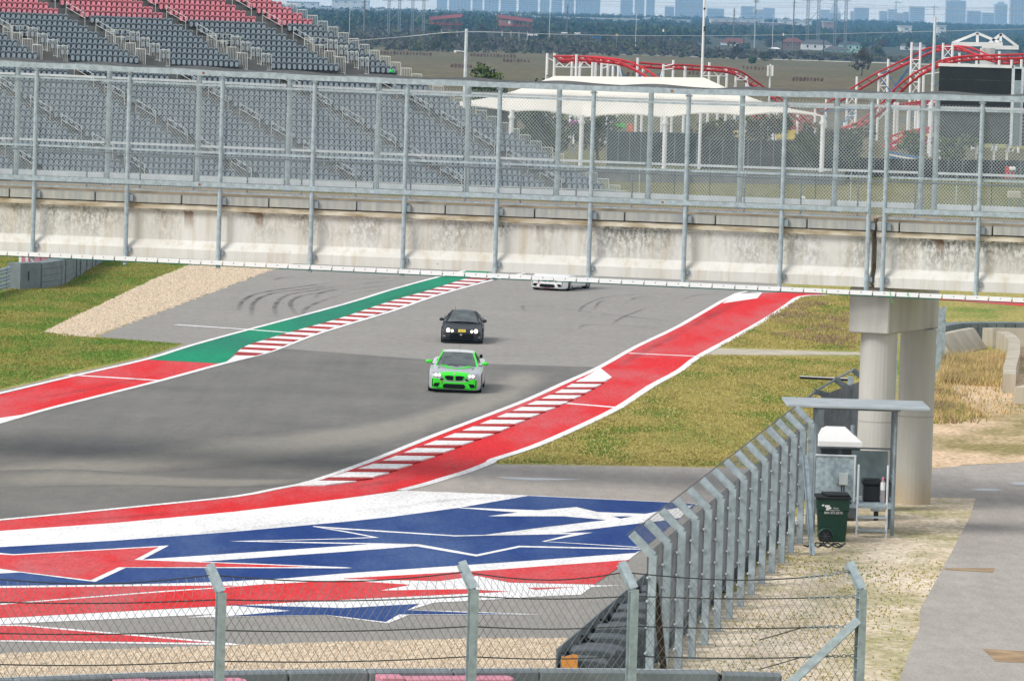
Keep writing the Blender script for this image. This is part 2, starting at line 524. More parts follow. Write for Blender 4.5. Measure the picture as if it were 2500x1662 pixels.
# --- the paved surface
track = sheet('race_track', gpoly(
    CA([(-500, 1240), (0, 1100), (500, 985), (1000, 872), (1260, 782), (660, 733), (1000, 600), (1400, 452), (1860, 275), (2352, 110)]) +
    CB([(700, 150)]) + [(1250, 610), (1700, 655), (1990, 712)] +
    CC([(830, 455), (740, 510), (620, 590), (400, 720), (130, 870), (0, 975)]) +
    CB([(2100, 1085), (1880, 1230), (1600, 1365), (1300, 1495), (1030, 1580)]) +
    CE([(1040, 85), (2352, 105)]) + CF([(0, 105), (300, 112), (520, 112), (300, 460), (-30, 900)]) + [(1520, 1480), (1400, 1600), (1400, 1700), (-200, 1700)], 0.005), M['asphalt'])
nr = sheet('new_asphalt', gpoly(
    CA([(-400, 1445), (0, 1328), (300, 1240), (1110, 1035), (1530, 920), (1800, 855), (1935, 814)]) +
    CB([(0, 845), (450, 880), (900, 915), (1720, 941), (1500, 1050), (1250, 1165), (900, 1300), (560, 1430), (220, 1568)]) +
    CD([(2150, 200), (1600, 310), (1000, 370), (0, 467), (-500, 500)]), 0.009), M['asphalt_new'], track)

# --- paler wheel-polished bands on the new asphalt
def wear_band(rows, z, m, name='worn_band'):
    """rows: (left px, right px) outlines across the band; wear fades to both sides"""
    prof = [0, .35, .8, 1, .8, .35, 0]
    vs, att, fs = [], [], []
    A = [a for a, b in rows]; B = [b for a, b in rows]
    A = smooth_path([G(*p, z) for p in A], 6); B = smooth_path([G(*p, z) for p in B], 6)
    n = len(prof)
    for i, (a, b) in enumerate(zip(A, B)):
        e = min(1.0, min(i, len(A) - 1 - i) / 5.0)
        for k, w in enumerate(prof):
            vs.append(a.lerp(b, k / (n - 1))); att.append(w * e)
    for i in range(len(A) - 1):
        for k in range(n - 1):
            fs.append((i * n + k, i * n + k + 1, (i + 1) * n + k + 1, (i + 1) * n + k))
    o = struct(name, MB().add(vs, fs), m, track)
    at = o.data.attributes.new('wear', 'FLOAT', 'POINT')
    at.data.foreach_set('value', att)
    return o
wear_band([(CB([(1120, 950)])[0], CB([(1480, 965)])[0]), (CB([(1050, 1010)])[0], CB([(1360, 1080)])[0]), (CB([(640, 1200)])[0], CB([(1130, 1200)])[0]),
           (CB([(0, 1330)])[0], CB([(560, 1400)])[0]), (CA([(1300, 1440)])[0], CB([(0, 1530)])[0]), (CA([(300, 1568)])[0], CD([(1900, 70)])[0]),
           (CD([(-300, 120)])[0], CD([(700, 180)])[0]), (CD([(-900, 200)])[0], CD([(-300, 330)])[0])], 0.0115, M['asphalt_new'])
wear_band([(CD([(2300, 172)])[0], CD([(2050, 225)])[0]), (CD([(1800, 180)])[0], CD([(1500, 245)])[0]), (CD([(1200, 165)])[0], CD([(900, 232)])[0]),
           (CD([(500, 120)])[0], CD([(300, 240)])[0]), (CD([(-100, 130)])[0], CD([(-300, 260)])[0])], 0.0128, M['asphalt_new'])

# --- painted edges, left side
line('edge_line', CA([(-300, 1405), (0, 1318), (300, 1232), (700, 1131), (1110, 1028), (1530, 914), (1800, 848), (1950, 795), (2120, 729), (2352, 655)]) +
     CB([(330, 556), (560, 474), (800, 402), (1045, 338), (1300, 285)]), 0.24, 0.020, M['white_paint'], track, 3)
line('edge_line', CA([(-300, 1185), (0, 1118), (500, 1000), (1000, 886), (1300, 793), (1700, 683), (2352, 510)]) + CB([(320, 412), (640, 325), (900, 265)]), 0.22, 0.020, M['white_paint'], track, 3)
redl = sheet('red_runoff', gpoly(CA([(-300, 1200), (0, 1128), (500, 1008), (1008, 891), (1530, 917), (1110, 1024), (700, 1127), (190, 1260), (0, 1300), (-300, 1390)]), 0.013), M['red_paint'], track)
sheet('white_wedge', gpoly(CA([(-300, 1350), (0, 1287), (200, 1258), (300, 1233), (0, 1325), (-300, 1410)]), 0.0165), M['white_paint'], track)
green_edge = CA([(1008, 890), (1530, 916), (1650, 808), (1760, 775), (2000, 705), (2180, 655), (2352, 604)]) + CB([(330, 493), (560, 428), (800, 352), (1000, 290), (900, 268), (640, 330), (320, 418)]) + CA([(2352, 516), (1700, 690), (1300, 800)])
sheet('green_runoff', gpoly(green_edge, 0.013), M['green_paint'], track)
line('cross_line', CA([(450, 992), (1110, 1032)]), 0.40, 0.0165, M['white_paint'], track)
line('cross_line', CA([(1200, 650), (1700, 684), (1990, 706)]), 0.40, 0.0165, M['white_paint'], track)

# --- painted edges, right side
line('edge_line', CC([(560, 433), (390, 438)]) + CC([(0, 656)]) + CB([(2000, 798), (1750, 938), (1500, 1050), (1250, 1163), (900, 1298), (560, 1428), (220, 1565)]) +
     CD([(2150, 196), (1900, 250), (1600, 306), (1000, 368), (500, 418), (0, 465), (-400, 505)]), 0.24, 0.020, M['white_paint'], track, 3)
red_outer = CC([(980, 447), (830, 457), (740, 512), (620, 592), (400, 720), (130, 865), (0, 962)]) + CB([(2100, 1070), (1880, 1215), (1600, 1350), (1300, 1480), (1030, 1568)]) + \
    CE([(1000, 72), (850, 132), (700, 177), (560, 220), (390, 263), (0, 320)]) + CD([(1600, 410), (800, 485), (0, 541), (-400, 570)])
red_inner = CD([(-400, 508), (0, 468), (500, 420), (1000, 371), (1600, 309), (2150, 199)]) + CB([(220, 1568), (560, 1431), (900, 1301), (1250, 1166), (1500, 1053), (1750, 941), (2000, 801)]) + CC([(0, 659), (390, 441), (560, 434), (980, 425)])
sheet('red_runoff', gpoly(red_outer + red_inner, 0.013), M['red_paint'], track)
line('edge_line', CC([(1000, 448), (830, 457), (740, 512), (620, 592), (400, 720), (130, 865), (0, 962)]) + CB([(2100, 1068), (1880, 1213), (1600, 1350), (1300, 1480), (1030, 1568)]) +
     CE([(1000, 72), (850, 132), (700, 177), (560, 220), (390, 263)]), 0.30, 0.020, M['white_paint'], track, 3)
line('cross_line', CB([(1520, 1187), (1900, 1218)]), 0.42, 0.0165, M['white_paint'], track)
line('cross_line', CB([(1950, 845)]) + CC([(160, 868)]), 0.40, 0.0165, M['white_paint'], track)
sheet('white_wedge', gpoly(CC([(390, 440), (560, 433), (530, 470), (290, 505)]), 0.0165), M['white_paint'], track)

sheet('red_runoff', gpoly([(2240, 731), (2330, 728), (2640, 742), (2640, 756), (2460, 744), (2330, 734)], 0.013), M['red_paint'], track)
# --- kerbs: blocks 1.5 m long, alternating colours
def at_y(poly, y):
    for a, b in zip(poly, poly[1:]):
        if (a.y - y) * (b.y - y) <= 0 and abs(a.y - b.y) > 1e-6:
            return a.lerp(b, (y - a.y) / (b.y - a.y))
    return None

def kerb(name, label, kin, kout, y0, y1, pitch, wfrac, cols, notch=0.25):
    root = thing(name, None, None, (0, 0, 0), kind='structure')
    kin = smooth_path([G(x, y, 0) for x, y in kin], 4); kout = smooth_path([G(x, y, 0) for x, y in kout], 4)
    y = y0; k = 0
    while y < y1:
        ln = pitch * (wfrac if k % 2 == 0 else 1 - wfrac)
        a, b = at_y(kin, y), at_y(kin, y + ln)
        c, d = at_y(kout, y + ln), at_y(kout, y)
        if a and b and c and d and (a - d).length > 0.15:
            hi, ho = 0.032, 0.055
            g = 0.012
            pts = [a + Vector((0, g, 0)), b - Vector((0, g, 0)), c - Vector((0, g, 0)), d + Vector((0, g + notch, 0))]
            top = [p + Vector((0, 0, h)) for p, h in zip(pts, (hi, hi, ho, ho))]
            bot = [p + Vector((0, 0, 0.015)) for p in pts]
            mb = MB().add(bot + top, [(4, 5, 6, 7), (0, 1, 5, 4), (1, 2, 6, 5), (2, 3, 7, 6), (3, 0, 4, 7)])
            mb.build('kerb_block', cols[k % 2], root, fix=True)
        y += ln; k += 1
    return root
kin_l = CA([(1500, 925), (1800, 852), (1950, 795), (2120, 727), (2352, 652)]) + CB([(330, 551), (560, 471), (800, 398), (1040, 333), (1200, 296)])
kout_l = CA([(1560, 915), (1650, 822), (1760, 777), (2000, 705), (2180, 655), (2352, 605)]) + CB([(330, 493), (560, 428), (800, 352), (960, 303)])
kerb('kerb', None, kin_l, kout_l, G(*CA([(1600, 862)])[0]).y, G(*CB([(940, 310)])[0]).y, 2.95, 0.5, [M['kerb_red'], M['white_paint']], 0)
sheet('white_wedge', gpoly(CA([(1530, 917), (1625, 848), (1812, 845), (1850, 835)]), 0.0165), M['white_paint'], track)
kin_r = CB([(1770, 940), (1605, 1033), (1480, 1103), (1310, 1178), (1130, 1253), (930, 1333), (720, 1413), (480, 1503), (240, 1594)]) + CD([(2150, 211), (1900, 262), (1600, 318), (1300, 352)])
kout_r = CB([(1850, 990), (1790, 1042), (1745, 1075), (1680, 1110), (1600, 1155), (1520, 1190), (1435, 1230), (1345, 1265), (1260, 1303), (1170, 1340), (1080, 1385), (975, 1425), (860, 1465), (750, 1510), (635, 1555)]) + \
    CE([(510, 82), (370, 130), (220, 185)]) + CD([(2352, 226), (1900, 295), (1500, 345), (1300, 362)])
kerb('kerb', None, kin_r, kout_r, 139.0, 183.7, 2.95, 0.62, [M['white_paint'], M['kerb_red']], 0.35)
sheet('white_wedge', gpoly(CB([(1752, 946), (1830, 1008), (1790, 1040), (1605, 1032)]), 0.0165), M['white_paint'], track)

# --- service road on the right and concrete path
road = sheet('service_road', gpoly(CE([(560, 228), (700, 182), (850, 140), (1040, 88), (2352, 105)]) + CF([(0, 105), (900, 122), (1720, 118), (1800, 108), (1960, 92), (3000, 40), (3300, 1800), (1420, 1800), (1540, 1450), (1600, 1290), (1640, 1200), (1640, 1080), (1750, 880), (1850, 700), (1900, 600), (1990, 430), (2020, 320), (1720, 312), (900, 330), (60, 352)]) + CE([(2352, 350), (1260, 298), (400, 265)]), 0.008), M['asphalt_road'])
sheet('concrete_path', gpoly(CC([(185, 832), (260, 812), (1210, 838), (1300, 842), (1300, 862), (1205, 858), (160, 858)]), 0.006), M['jersey'])
dirt = sheet('dirt_verge', ragged(gpoly([(1400, 1750), (1560, 1660), (1690, 1500), (1800, 1440), (1900, 1330), (1960, 1240), (2050, 1215)] + CF([(1100, 336), (1720, 306), (2060, 318), (2040, 430), (1960, 600), (1910, 700), (1820, 880), (1720, 1080), (1720, 1200), (1680, 1290), (1620, 1450), (1500, 1800)]), 0.0055), 0.12, 0.7), M['dirt'])
sheet('sand_patch', ragged(gpoly(CC([(1690, 1000), (1850, 925), (2200, 900), (2260, 800), (2600, 820), (2700, 1250)]) + CF([(2600, 60), (1960, 90), (1800, 106), (1700, 116)]), 0.0055), 0.15, 0.9), M['sand'])
M['puddle'] = mat('puddle_water', (0.26, 0.29, 0.33), rough=0.3, var=0.1, scale=1, spec=0.25)
sheet('puddle', ragged(gpoly(CE([(1040, 172), (1200, 176), (1560, 186), (1640, 192), (1300, 196), (1100, 186)]), 0.014), 0.03, 0.5), M['puddle'])
sheet('puddle', ragged(gpoly(CF([(1980, 256), (2080, 250), (2210, 260), (2150, 266), (2040, 264)]), 0.014), 0.03, 0.5), M['puddle'])
sheet('puddle', ragged(gpoly(CF([(2240, 210), (2420, 205), (2420, 232), (2300, 226)]), 0.014), 0.03, 0.5), M['puddle'])
M['trench'] = mat('trench_fill', (0.33, 0.23, 0.13), rough=0.95, var=0.25, scale=2)
sheet('trench_patch', gpoly(CF([(1795, 795), (2152, 795), (2140, 824), (1830, 806)]), 0.014), M['trench'])
sheet('trench_patch', gpoly(CF([(2068, 1345), (2450, 1368), (2450, 1445), (2160, 1432)]), 0.014), M['trench'])

# --- the big painted apron in the foreground
def U(pts):   # one strip of picture coordinates for the two lower-left crops
    return [(x / 2.8, 1102 + y / 2.8) for x, y in pts]
E_ = 2352
apron = sheet('painted_apron', gpoly(U([(-700, 575), (0, 541), (800, 485), (1600, 410), (E_, 320), (E_ + 395, 265), (E_ + 1260, 298), (E_ + 2352, 350), (E_ + 2420, 356), (E_ + 2030, 672), (E_ + 1945, 738), (E_ + 1705, 912), (E_ + 1900, 912), (E_ + 1690, 925), (E_ + 1620, 976),
      (E_ + 1450, 983), (E_ + 900, 1016), (E_ + 620, 1030), (E_ + 445, 1081), (E_ + 850, 1092), (E_ + 1345, 1111), (E_ + 445, 1114), (E_ + 300, 1172), (E_, 1134), (2220, 1116), (1530, 1128), (1280, 1132), (1480, 1108), (780, 1142), (-700, 1210)]), 0.014), M['white_paint'])
def ap(name, pts, m, z=0.018):
    return sheet(name, gpoly(U(pts), z), m, apron)
ap('blue_field', [(-700, 690), (0, 651), (800, 606), (1600, 546), (E_, 479), (E_ + 300, 448), (E_ + 770, 385), (E_ + 1260, 301), (E_ + 2352, 352), (E_ + 2410, 360), (E_ + 2030, 671), (E_ + 1990, 690), (E_ + 1200, 748), (E_, 830), (1950, 864), (1500, 888), (900, 905), (0, 915), (-700, 925)], M['blue_paint'])
W2 = 0.022
ap('white_stripe', [(-700, 690), (0, 691), (95, 700), (1155, 640), (975, 736), (E_, 644), (E_ + 180, 630), (E_ + 510, 631), (E_ + 905, 702), (E_ + 1195, 642), (E_ + 2030, 662), (E_ + 2030, 668), (E_ + 1205, 652), (E_ + 905, 715), (E_ + 490, 645), (E_, 683), (1370, 751), (1700, 762), (E_, 788), (E_ + 60, 793), (E_, 796), (860, 792), (650, 889), (600, 883), (140, 824), (0, 831), (-700, 860)], M['white_paint'], W2)
ap('red_shape', [(-700, 700), (0, 701), (95, 706), (1085, 650), (918, 738), (1400, 756), (2150, 786), (810, 788), (620, 876), (135, 817), (0, 798), (-700, 800)], M['red_paint'], 0.026)
ap('white_stripe', [(1565, 611), (E_, 592), (E_ + 190, 583), (E_, 548), (2140, 512), (2140, 507), (E_, 522), (E_ + 760, 571), (E_ + 960, 568), (E_ + 1400, 512), (E_ + 1800, 466), (E_ + 1500, 441), (E_ + 985, 440), (E_ + 1190, 415), (E_ + 780, 384), (E_ + 775, 380), (E_ + 1330, 400), (E_ + 1590, 378), (E_ + 1735, 412), (E_ + 2060, 424), (E_ + 2310, 378), (E_ + 2380, 366), (E_ + 2300, 450), (E_ + 2200, 468), (E_ + 1480, 554),
      (E_ + 1700, 552), (E_ + 1375, 612), (E_ + 2050, 652), (E_ + 2050, 657), (E_ + 1350, 613), (E_ + 1560, 562), (E_ + 960, 573), (E_ + 760, 578), (E_, 531), (2200, 518), (E_, 540), (E_ + 240, 586), (E_, 597), (1760, 610), (E_, 621), (E_ + 490, 630), (E_, 629)], M['white_paint'], W2)
ap('blue_shape', [(E_ + 1840, 441), (E_ + 1970, 441), (E_ + 1890, 456)], M['blue_paint'], 0.026)
ap('red_stripe', [(-700, 940), (0, 929), (900, 918), (1480, 913), (1640, 915), (1100, 950), (60, 1032), (-700, 1060)], M['red_paint'])
ap('red_stripe', [(-700, 1070), (0, 1046), (60, 1040), (1000, 966), (1500, 931), (1800, 905), (E_, 878), (E_ + 460, 908), (E_ + 245, 947), (E_ + 840, 938), (E_ + 1130, 955), (E_, 1010), (1480, 1055), (0, 1136), (-700, 1170)], M['red_paint'])
ap('red_stripe', [(E_, 865), (E_ + 1000, 808), (E_ + 1950, 738), (E_ + 1708, 907), (E_ + 1130, 893), (E_ + 910, 847), (E_ + 650, 883), (E_ + 0, 868)], M['red_paint'])
ap('red_shape', [(E_ + 1250, 929), (E_ + 1590, 924), (E_ + 1310, 943)], M['red_paint'])
ap('blue_shape', [(1540, 1044), (E_, 1067), (E_ + 515, 1038), (E_ + 432, 1081), (E_ + 850, 1098), (E_ + 1200, 1108), (E_ + 375, 1110), (E_ + 285, 1161), (E_, 1127), (2220, 1113), (1540, 1124), (1990, 1085)], M['blue_paint'])
tri = sheet('red_triangle', gpoly(U([(-700, 1180), (150, 1190), (1460, 1305), (0, 1286), (-700, 1270)]), 0.018), M['red_paint'], apron)
sheet('white_outline', gpoly(U([(-700, 1170), (160, 1182), (1500, 1298), (1690, 1322), (0, 1296), (-700, 1285)]), 0.0140), M['white_paint'], apron)
# gravel bed in front of the near barrier
gravel = sheet('gravel_bed', ragged(gpoly(U([(-700, 1400), (0, 1385), (800, 1355), (1500, 1330), (2000, 1310), (E_, 1300), (E_ + 900, 1277), (E_ + 1620, 1275), (E_ + 1500, 1400), (E_ + 1400, 1560), (-700, 1640)]), 0.0135), 0.05, 0.4), M['gravel'])

# --- tyre marks
def tyre_mat():
    m = mat('tyre_mark', (0.035, 0.036, 0.04), rough=0.8, var=0.1)
    nt, b = nodes_of(m)
    tr = nt.nodes.new('ShaderNodeBsdfTransparent'); mx = nt.nodes.new('ShaderNodeMixShader')
    out = nt.nodes['Material Output']
    tc = nt.nodes.new('ShaderNodeTexCoord'); n = nt.nodes.new('ShaderNodeTexNoise'); n.inputs['Scale'].default_value = 0.8; n.inputs['Detail'].default_value = 5
    nt.links.new(tc.outputs['Object'], n.inputs['Vector'])
    mr = nt.nodes.new('ShaderNodeMapRange'); mr.inputs[1].default_value = 0.35; mr.inputs[2].default_value = 0.7; mr.inputs[3].default_value = 0.10; mr.inputs[4].default_value = 0.62
    at = nt.nodes.new('ShaderNodeAttribute'); at.attribute_name = 'wear'
    ml = nt.nodes.new('ShaderNodeMath'); ml.operation = 'MULTIPLY'
    nt.links.new(n.outputs['Fac'], mr.inputs[0]); nt.links.new(mr.outputs[0], ml.inputs[0]); nt.links.new(at.outputs['Fac'], ml.inputs[1]); nt.links.new(ml.outputs[0], mx.inputs[0])
    nt.links.new(tr.outputs[0], mx.inputs[1]); nt.links.new(b.outputs[0], mx.inputs[2]); nt.links.new(mx.outputs[0], out.inputs[0])
    return m
M['tyre_mark'] = tyre_mat()
marks = [CA([(1630, 560), (1650, 500), (1720, 450), (1850, 420), (2100, 385), (2352, 350)]), CA([(1720, 600), (1735, 500), (1850, 440), (2100, 405), (2352, 372)]),
         CA([(1890, 600), (1880, 520), (1960, 450), (2150, 415), (2352, 385)]), CA([(2040, 600), (1985, 510), (2040, 460), (2200, 430), (2352, 405)]),
         CA([(1870, 350), (1920, 330), (2050, 322)]), CA([(1400, 540), (1600, 548)]), CA([(2150, 470), (2200, 430), (2352, 395)]), CA([(2050, 600), (2120, 520), (2352, 440)]),
         CB([(0, 350), (300, 330), (560, 325)]), CB([(0, 385), (200, 362), (420, 345)]), CB([(0, 420), (200, 392), (400, 372)]), CB([(0, 450), (150, 425), (300, 400)]),
         CB([(1240, 560), (1235, 520), (1500, 540), (1800, 580), (2352, 635)]), CB([(1600, 580), (1640, 520), (1800, 460), (2100, 440), (2352, 435)]), CB([(1700, 560), (1740, 500), (1800, 480)]),
         CB([(1810, 660), (1900, 600), (2000, 560), (2080, 530)]), CB([(1600, 595), (1900, 590), (2300, 640)]), CC([(0, 480), (100, 450), (200, 440), (270, 438)]),
         CB([(1900, 520), (2000, 465), (2200, 450), (2352, 452)]), CB([(1600, 690), (1660, 650), (1990, 660), (2250, 690)]),
         CB([(1780, 985), (2000, 860), (2250, 730), (2352, 680)]), CC([(0, 700), (200, 580), (420, 470)]), CC([(60, 690), (260, 570), (470, 470)]), CE([(0, 255), (300, 200), (620, 120)]), CD([(200, 490), (900, 440), (1600, 375)]), CA([(100, 1180), (600, 1090), (1200, 960)]), CA([(1800, 760), (2352, 590)]), CB([(0, 560), (400, 450), (800, 350)]),
         CE([(100, 420), (700, 330), (1200, 310)]), CE([(300, 640), (1100, 560), (1900, 420)]), CD([(700, 600), (1500, 540), (2352, 450)]), CD([(1300, 700), (2352, 610)])]
for i, mk in enumerate(marks):
    pth = smooth_path([G(x, y, 0.0215 + i * 0.0006) for x, y in mk], 7)
    vs_, fs_, at_ = [], [], []
    wd = 0.30 if i < 8 else (0.20 if i < 20 else 0.5)
    a_, b_ = strip_pts(pth, wd); n_ = len(pth)
    for k in range(n_):
        e = min(1.0, k / 6.0, (n_ - 1 - k) / 6.0) * (1.0 if i < 8 else .8 if i < 20 else .45)
        for u, w in ((0, 0), (.3, .9), (.7, 1), (1, 0)):
            vs_.append(a_[k].lerp(b_[k], u)); at_.append(w * e)
        if k:
            q = k * 4
            fs_ += [(q - 4 + j, q - 3 + j, q + 1 + j, q + j) for j in range(3)]
    o = struct('tyre_mark', MB().add(vs_, fs_), M['tyre_mark'], track)
    aa = o.data.attributes.new('wear', 'FLOAT', 'POINT'); aa.data.foreach_set('value', at_)

# --- grass blades and stones that give the ground its grain
import numpy as np
def blades(name, region, n, hgt, mats, seed, z=0.004, label=None, wid=0.024, keep=None, avoid=None):
    rng = random.Random(seed)
    xs = [p.x for p in region]; ys = [p.y for p in region]
    x0, x1, y0, y1 = min(xs), max(xs), min(ys), max(ys)
    poly = [(p.x, p.y) for p in region]
    def inside(x, y):
        c = False; j = len(poly) - 1
        for i in range(len(poly)):
            xi, yi = poly[i]; xj, yj = poly[j]
            if (yi > y) != (yj > y) and x < (xj - xi) * (y - yi) / (yj - yi) + xi: c = not c
            j = i
        return c
    vs, fs, mi = [], [], []
    cnt = 0; tries = 0
    while cnt < n and tries < n * 8:
        tries += 1
        x, y = rng.uniform(x0, x1), rng.uniform(y0, y1)
        if not inside(x, y) or (avoid and avoid(x, y)): continue
        f = noise.noise(Vector((x * .25, y * .12, seed))) * .5 + .5
        if keep and not keep(f, rng): continue
        cnt += 1
        h = hgt * rng.uniform(.4, 1.2) * (0.6 + f)
        a = rng.uniform(0, 6.28); dx, dy = math.cos(a) * wid, math.sin(a) * wid
        lx, ly = rng.uniform(-.5, .5) * h, rng.uniform(-.5, .5) * h
        k = len(vs)
        vs += [(x - dx, y - dy, z), (x + dx, y + dy, z), (x + lx, y + ly, z + h), (x - dy, y + dx, z), (x + dy, y - dx, z), (x - lx, y + ly, z + h * .8)]
        fs += [(k, k + 1, k + 2), (k + 3, k + 4, k + 5)]
        q = noise.noise(Vector((x * .5 + 9, y * .25, seed + 3))) + rng.uniform(-.35, .35)
        mm = 0 if q < 0.12 else (1 if q < .42 else 2)
        mi += [mm % len(mats)] * 2
    me = bpy.data.meshes.new(name)
    me.from_pydata(vs, [], fs)
    for m in mats: me.materials.append(m)
    me.polygons.foreach_set('material_index', mi)
    o = link(name, me); o['kind'] = 'stuff'
    if label: o['label'] = label; o['category'] = 'grass'
    return o
M['b_straw'] = mat('straw_blades', (0.43, 0.365, 0.125), rough=0.9, var=0.25, scale=2)
M['b_olive'] = mat('olive_blades', (0.33, 0.30, 0.085), rough=0.9, var=0.25, scale=2)
M['b_green'] = mat('green_blades', (0.16, 0.255, 0.04), rough=0.9, var=0.25, scale=2)
M['b_brown'] = mat('brown_blades', (0.33, 0.23, 0.15), rough=0.9, var=0.25, scale=2)
M['b_dry'] = mat('dry_blades', (0.56, 0.42, 0.20), rough=0.9, var=0.25, scale=2)
PY0, PY1 = G(*CC([(700, 872)])[0]).y, G(*CC([(700, 818)])[0]).y + .4
rg = gpoly(CC([(830, 462), (620, 600), (400, 730), (130, 880), (0, 985)]) + CB([(2100, 1095), (1880, 1240), (1600, 1375), (1300, 1505)]) + CE([(1040, 80), (2352, 100)]) + CF([(0, 100), (560, 100)]) + CC([(900, 1400), (1230, 1000), (1230, 450)]), 0)
blades('short_grass', rg, 42000, 0.065, [M['b_straw'], M['b_olive'], M['b_green']], 3, label='mown yellow green grass between red painted strip and fence', avoid=lambda x, y: PY0 < y < PY1)
blades('weed_grass', gpoly(CC([(600, 600), (800, 490), (1210, 520), (1210, 820), (480, 700), (520, 640)]), 0), 3400, 0.13, [M['b_brown'], M['b_straw'], M['b_olive']], 8, label='purple brown seeding grass in bands beside the red strip',
       keep=lambda f, r: f > .45)
lg = gpoly(CA([(0, 1085), (480, 968), (1000, 862), (1240, 782), (640, 740), (300, 702), (600, 556), (1000, 360), (1280, 240), (1300, 190), (-30, 190)]), 0)
blades('verge_grass', lg, 34000, 0.065, [M['b_olive'], M['b_green'], M['b_green']], 5, label='green grass verge left of the gravel trap')
tg = gpoly(CC([(1800, 905), (2215, 880), (2220, 960), (2190, 1080), (1770, 1060)]), 0)
blades('tall_dry_grass', tg, 4600, 0.42, [M['b_dry'], M['b_straw'], M['b_brown']], 9, label='tall dry straw grass in front of the concrete barriers', wid=0.022)
blades('dry_weeds', gpoly(CC([(1730, 1060), (2200, 1080), (2330, 1110), (2352, 1250), (2100, 1330), (1730, 1330)]) , 0), 5200, 0.20, [M['b_dry'], M['b_olive'], M['b_brown']], 12, label='scattered dry weeds on the sandy ground behind the pier', keep=lambda f, r: r.random() < max(0.02, (f - .42) * 3))
blades('verge_weeds', gpoly(CF([(700, 620), (1150, 600), (1750, 600), (1850, 690), (1750, 880), (1640, 1080), (1640, 1200), (1540, 1450), (1420, 1700), (0, 1700), (120, 1480), (420, 1100)]), 0), 3000, 0.045, [M['b_straw'], M['b_olive'], M['b_green']], 14, label='thin weeds on the pale dirt inside the fence', keep=lambda f, r: r.random() < max(0.03, (f - .46) * 2.2))

def stones(name, region, n, s0, s1, mats, seed, z, label):
    rng = random.Random(seed)
    xs = [p.x for p in region]; ys = [p.y for p in region]
    bm_v, bm_f, mi = [], [], []
    poly = [(p.x, p.y) for p in region]
    def inside(x, y):
        c = False; j = len(poly) - 1
        for i in range(len(poly)):
            xi, yi = poly[i]; xj, yj = poly[j]
            if (yi > y) != (yj > y) and x < (xj - xi) * (y - yi) / (yj - yi) + xi: c = not c
            j = i
        return c
    cnt = 0
    while cnt < n:
        x, y = rng.uniform(min(xs), max(xs)), rng.uniform(min(ys), max(ys))
        if not inside(x, y): continue
        cnt += 1
        s = rng.uniform(s0, s1); k = len(bm_v); a = rng.uniform(0, 6.28)
        for j in range(4):
            t = a + j * 1.57
            bm_v.append((x + math.cos(t) * s * rng.uniform(.7, 1.3), y + math.sin(t) * s * rng.uniform(.7, 1.3), z + s * .1))
        bm_v.append((x + rng.uniform(-.3, .3) * s, y + rng.uniform(-.3, .3) * s, z + s * rng.uniform(.8, 1.3)))
        bm_f += [(k, k + 1, k + 4), (k + 1, k + 2, k + 4), (k + 2, k + 3, k + 4), (k + 3, k, k + 4)]
        mi += [rng.choice([0, 0, 0, 1, 1, 2])] * 4
    me = bpy.data.meshes.new(name); me.from_pydata(bm_v, [], bm_f)
    for m in mats: me.materials.append(m)
    me.polygons.foreach_set('material_index', mi)
    o = link(name, me); tag(o, label, 'gravel', kind='stuff'); return o
M['st_a'] = mat('pale_stone', (0.66, 0.56, 0.43), rough=0.9, var=0.15, scale=9)
M['st_b'] = mat('tan_stone', (0.56, 0.44, 0.31), rough=0.9, var=0.2, scale=9)
M['st_c'] = mat('grey_stone', (0.42, 0.36, 0.29), rough=0.9, var=0.2, scale=9)
stones('gravel_stones', gpoly(U([(-40, 1390), (800, 1360), (1500, 1335), (E_, 1308), (E_ + 900, 1285), (E_ + 1600, 1283), (E_ + 1480, 1400), (E_ + 1400, 1560), (-40, 1580)]), 0), 30000, 0.022, 0.044, [M['st_a'], M['st_b'], M['st_c']], 21, 0.012, 'loose beige gravel stones in the bed by the near barrier')
stones('gravel_stones', gpoly(CA([(640, 728), (450, 715), (310, 698), (500, 600), (760, 485), (1000, 372), (1290, 255), (1420, 200), (1980, 200), (1850, 275), (1400, 448), (1000, 596)]), 0), 32000, 0.025, 0.052, [M['st_a'], M['st_b'], M['st_c']], 22, 0.008, 'loose beige gravel stones in the trap on the left')
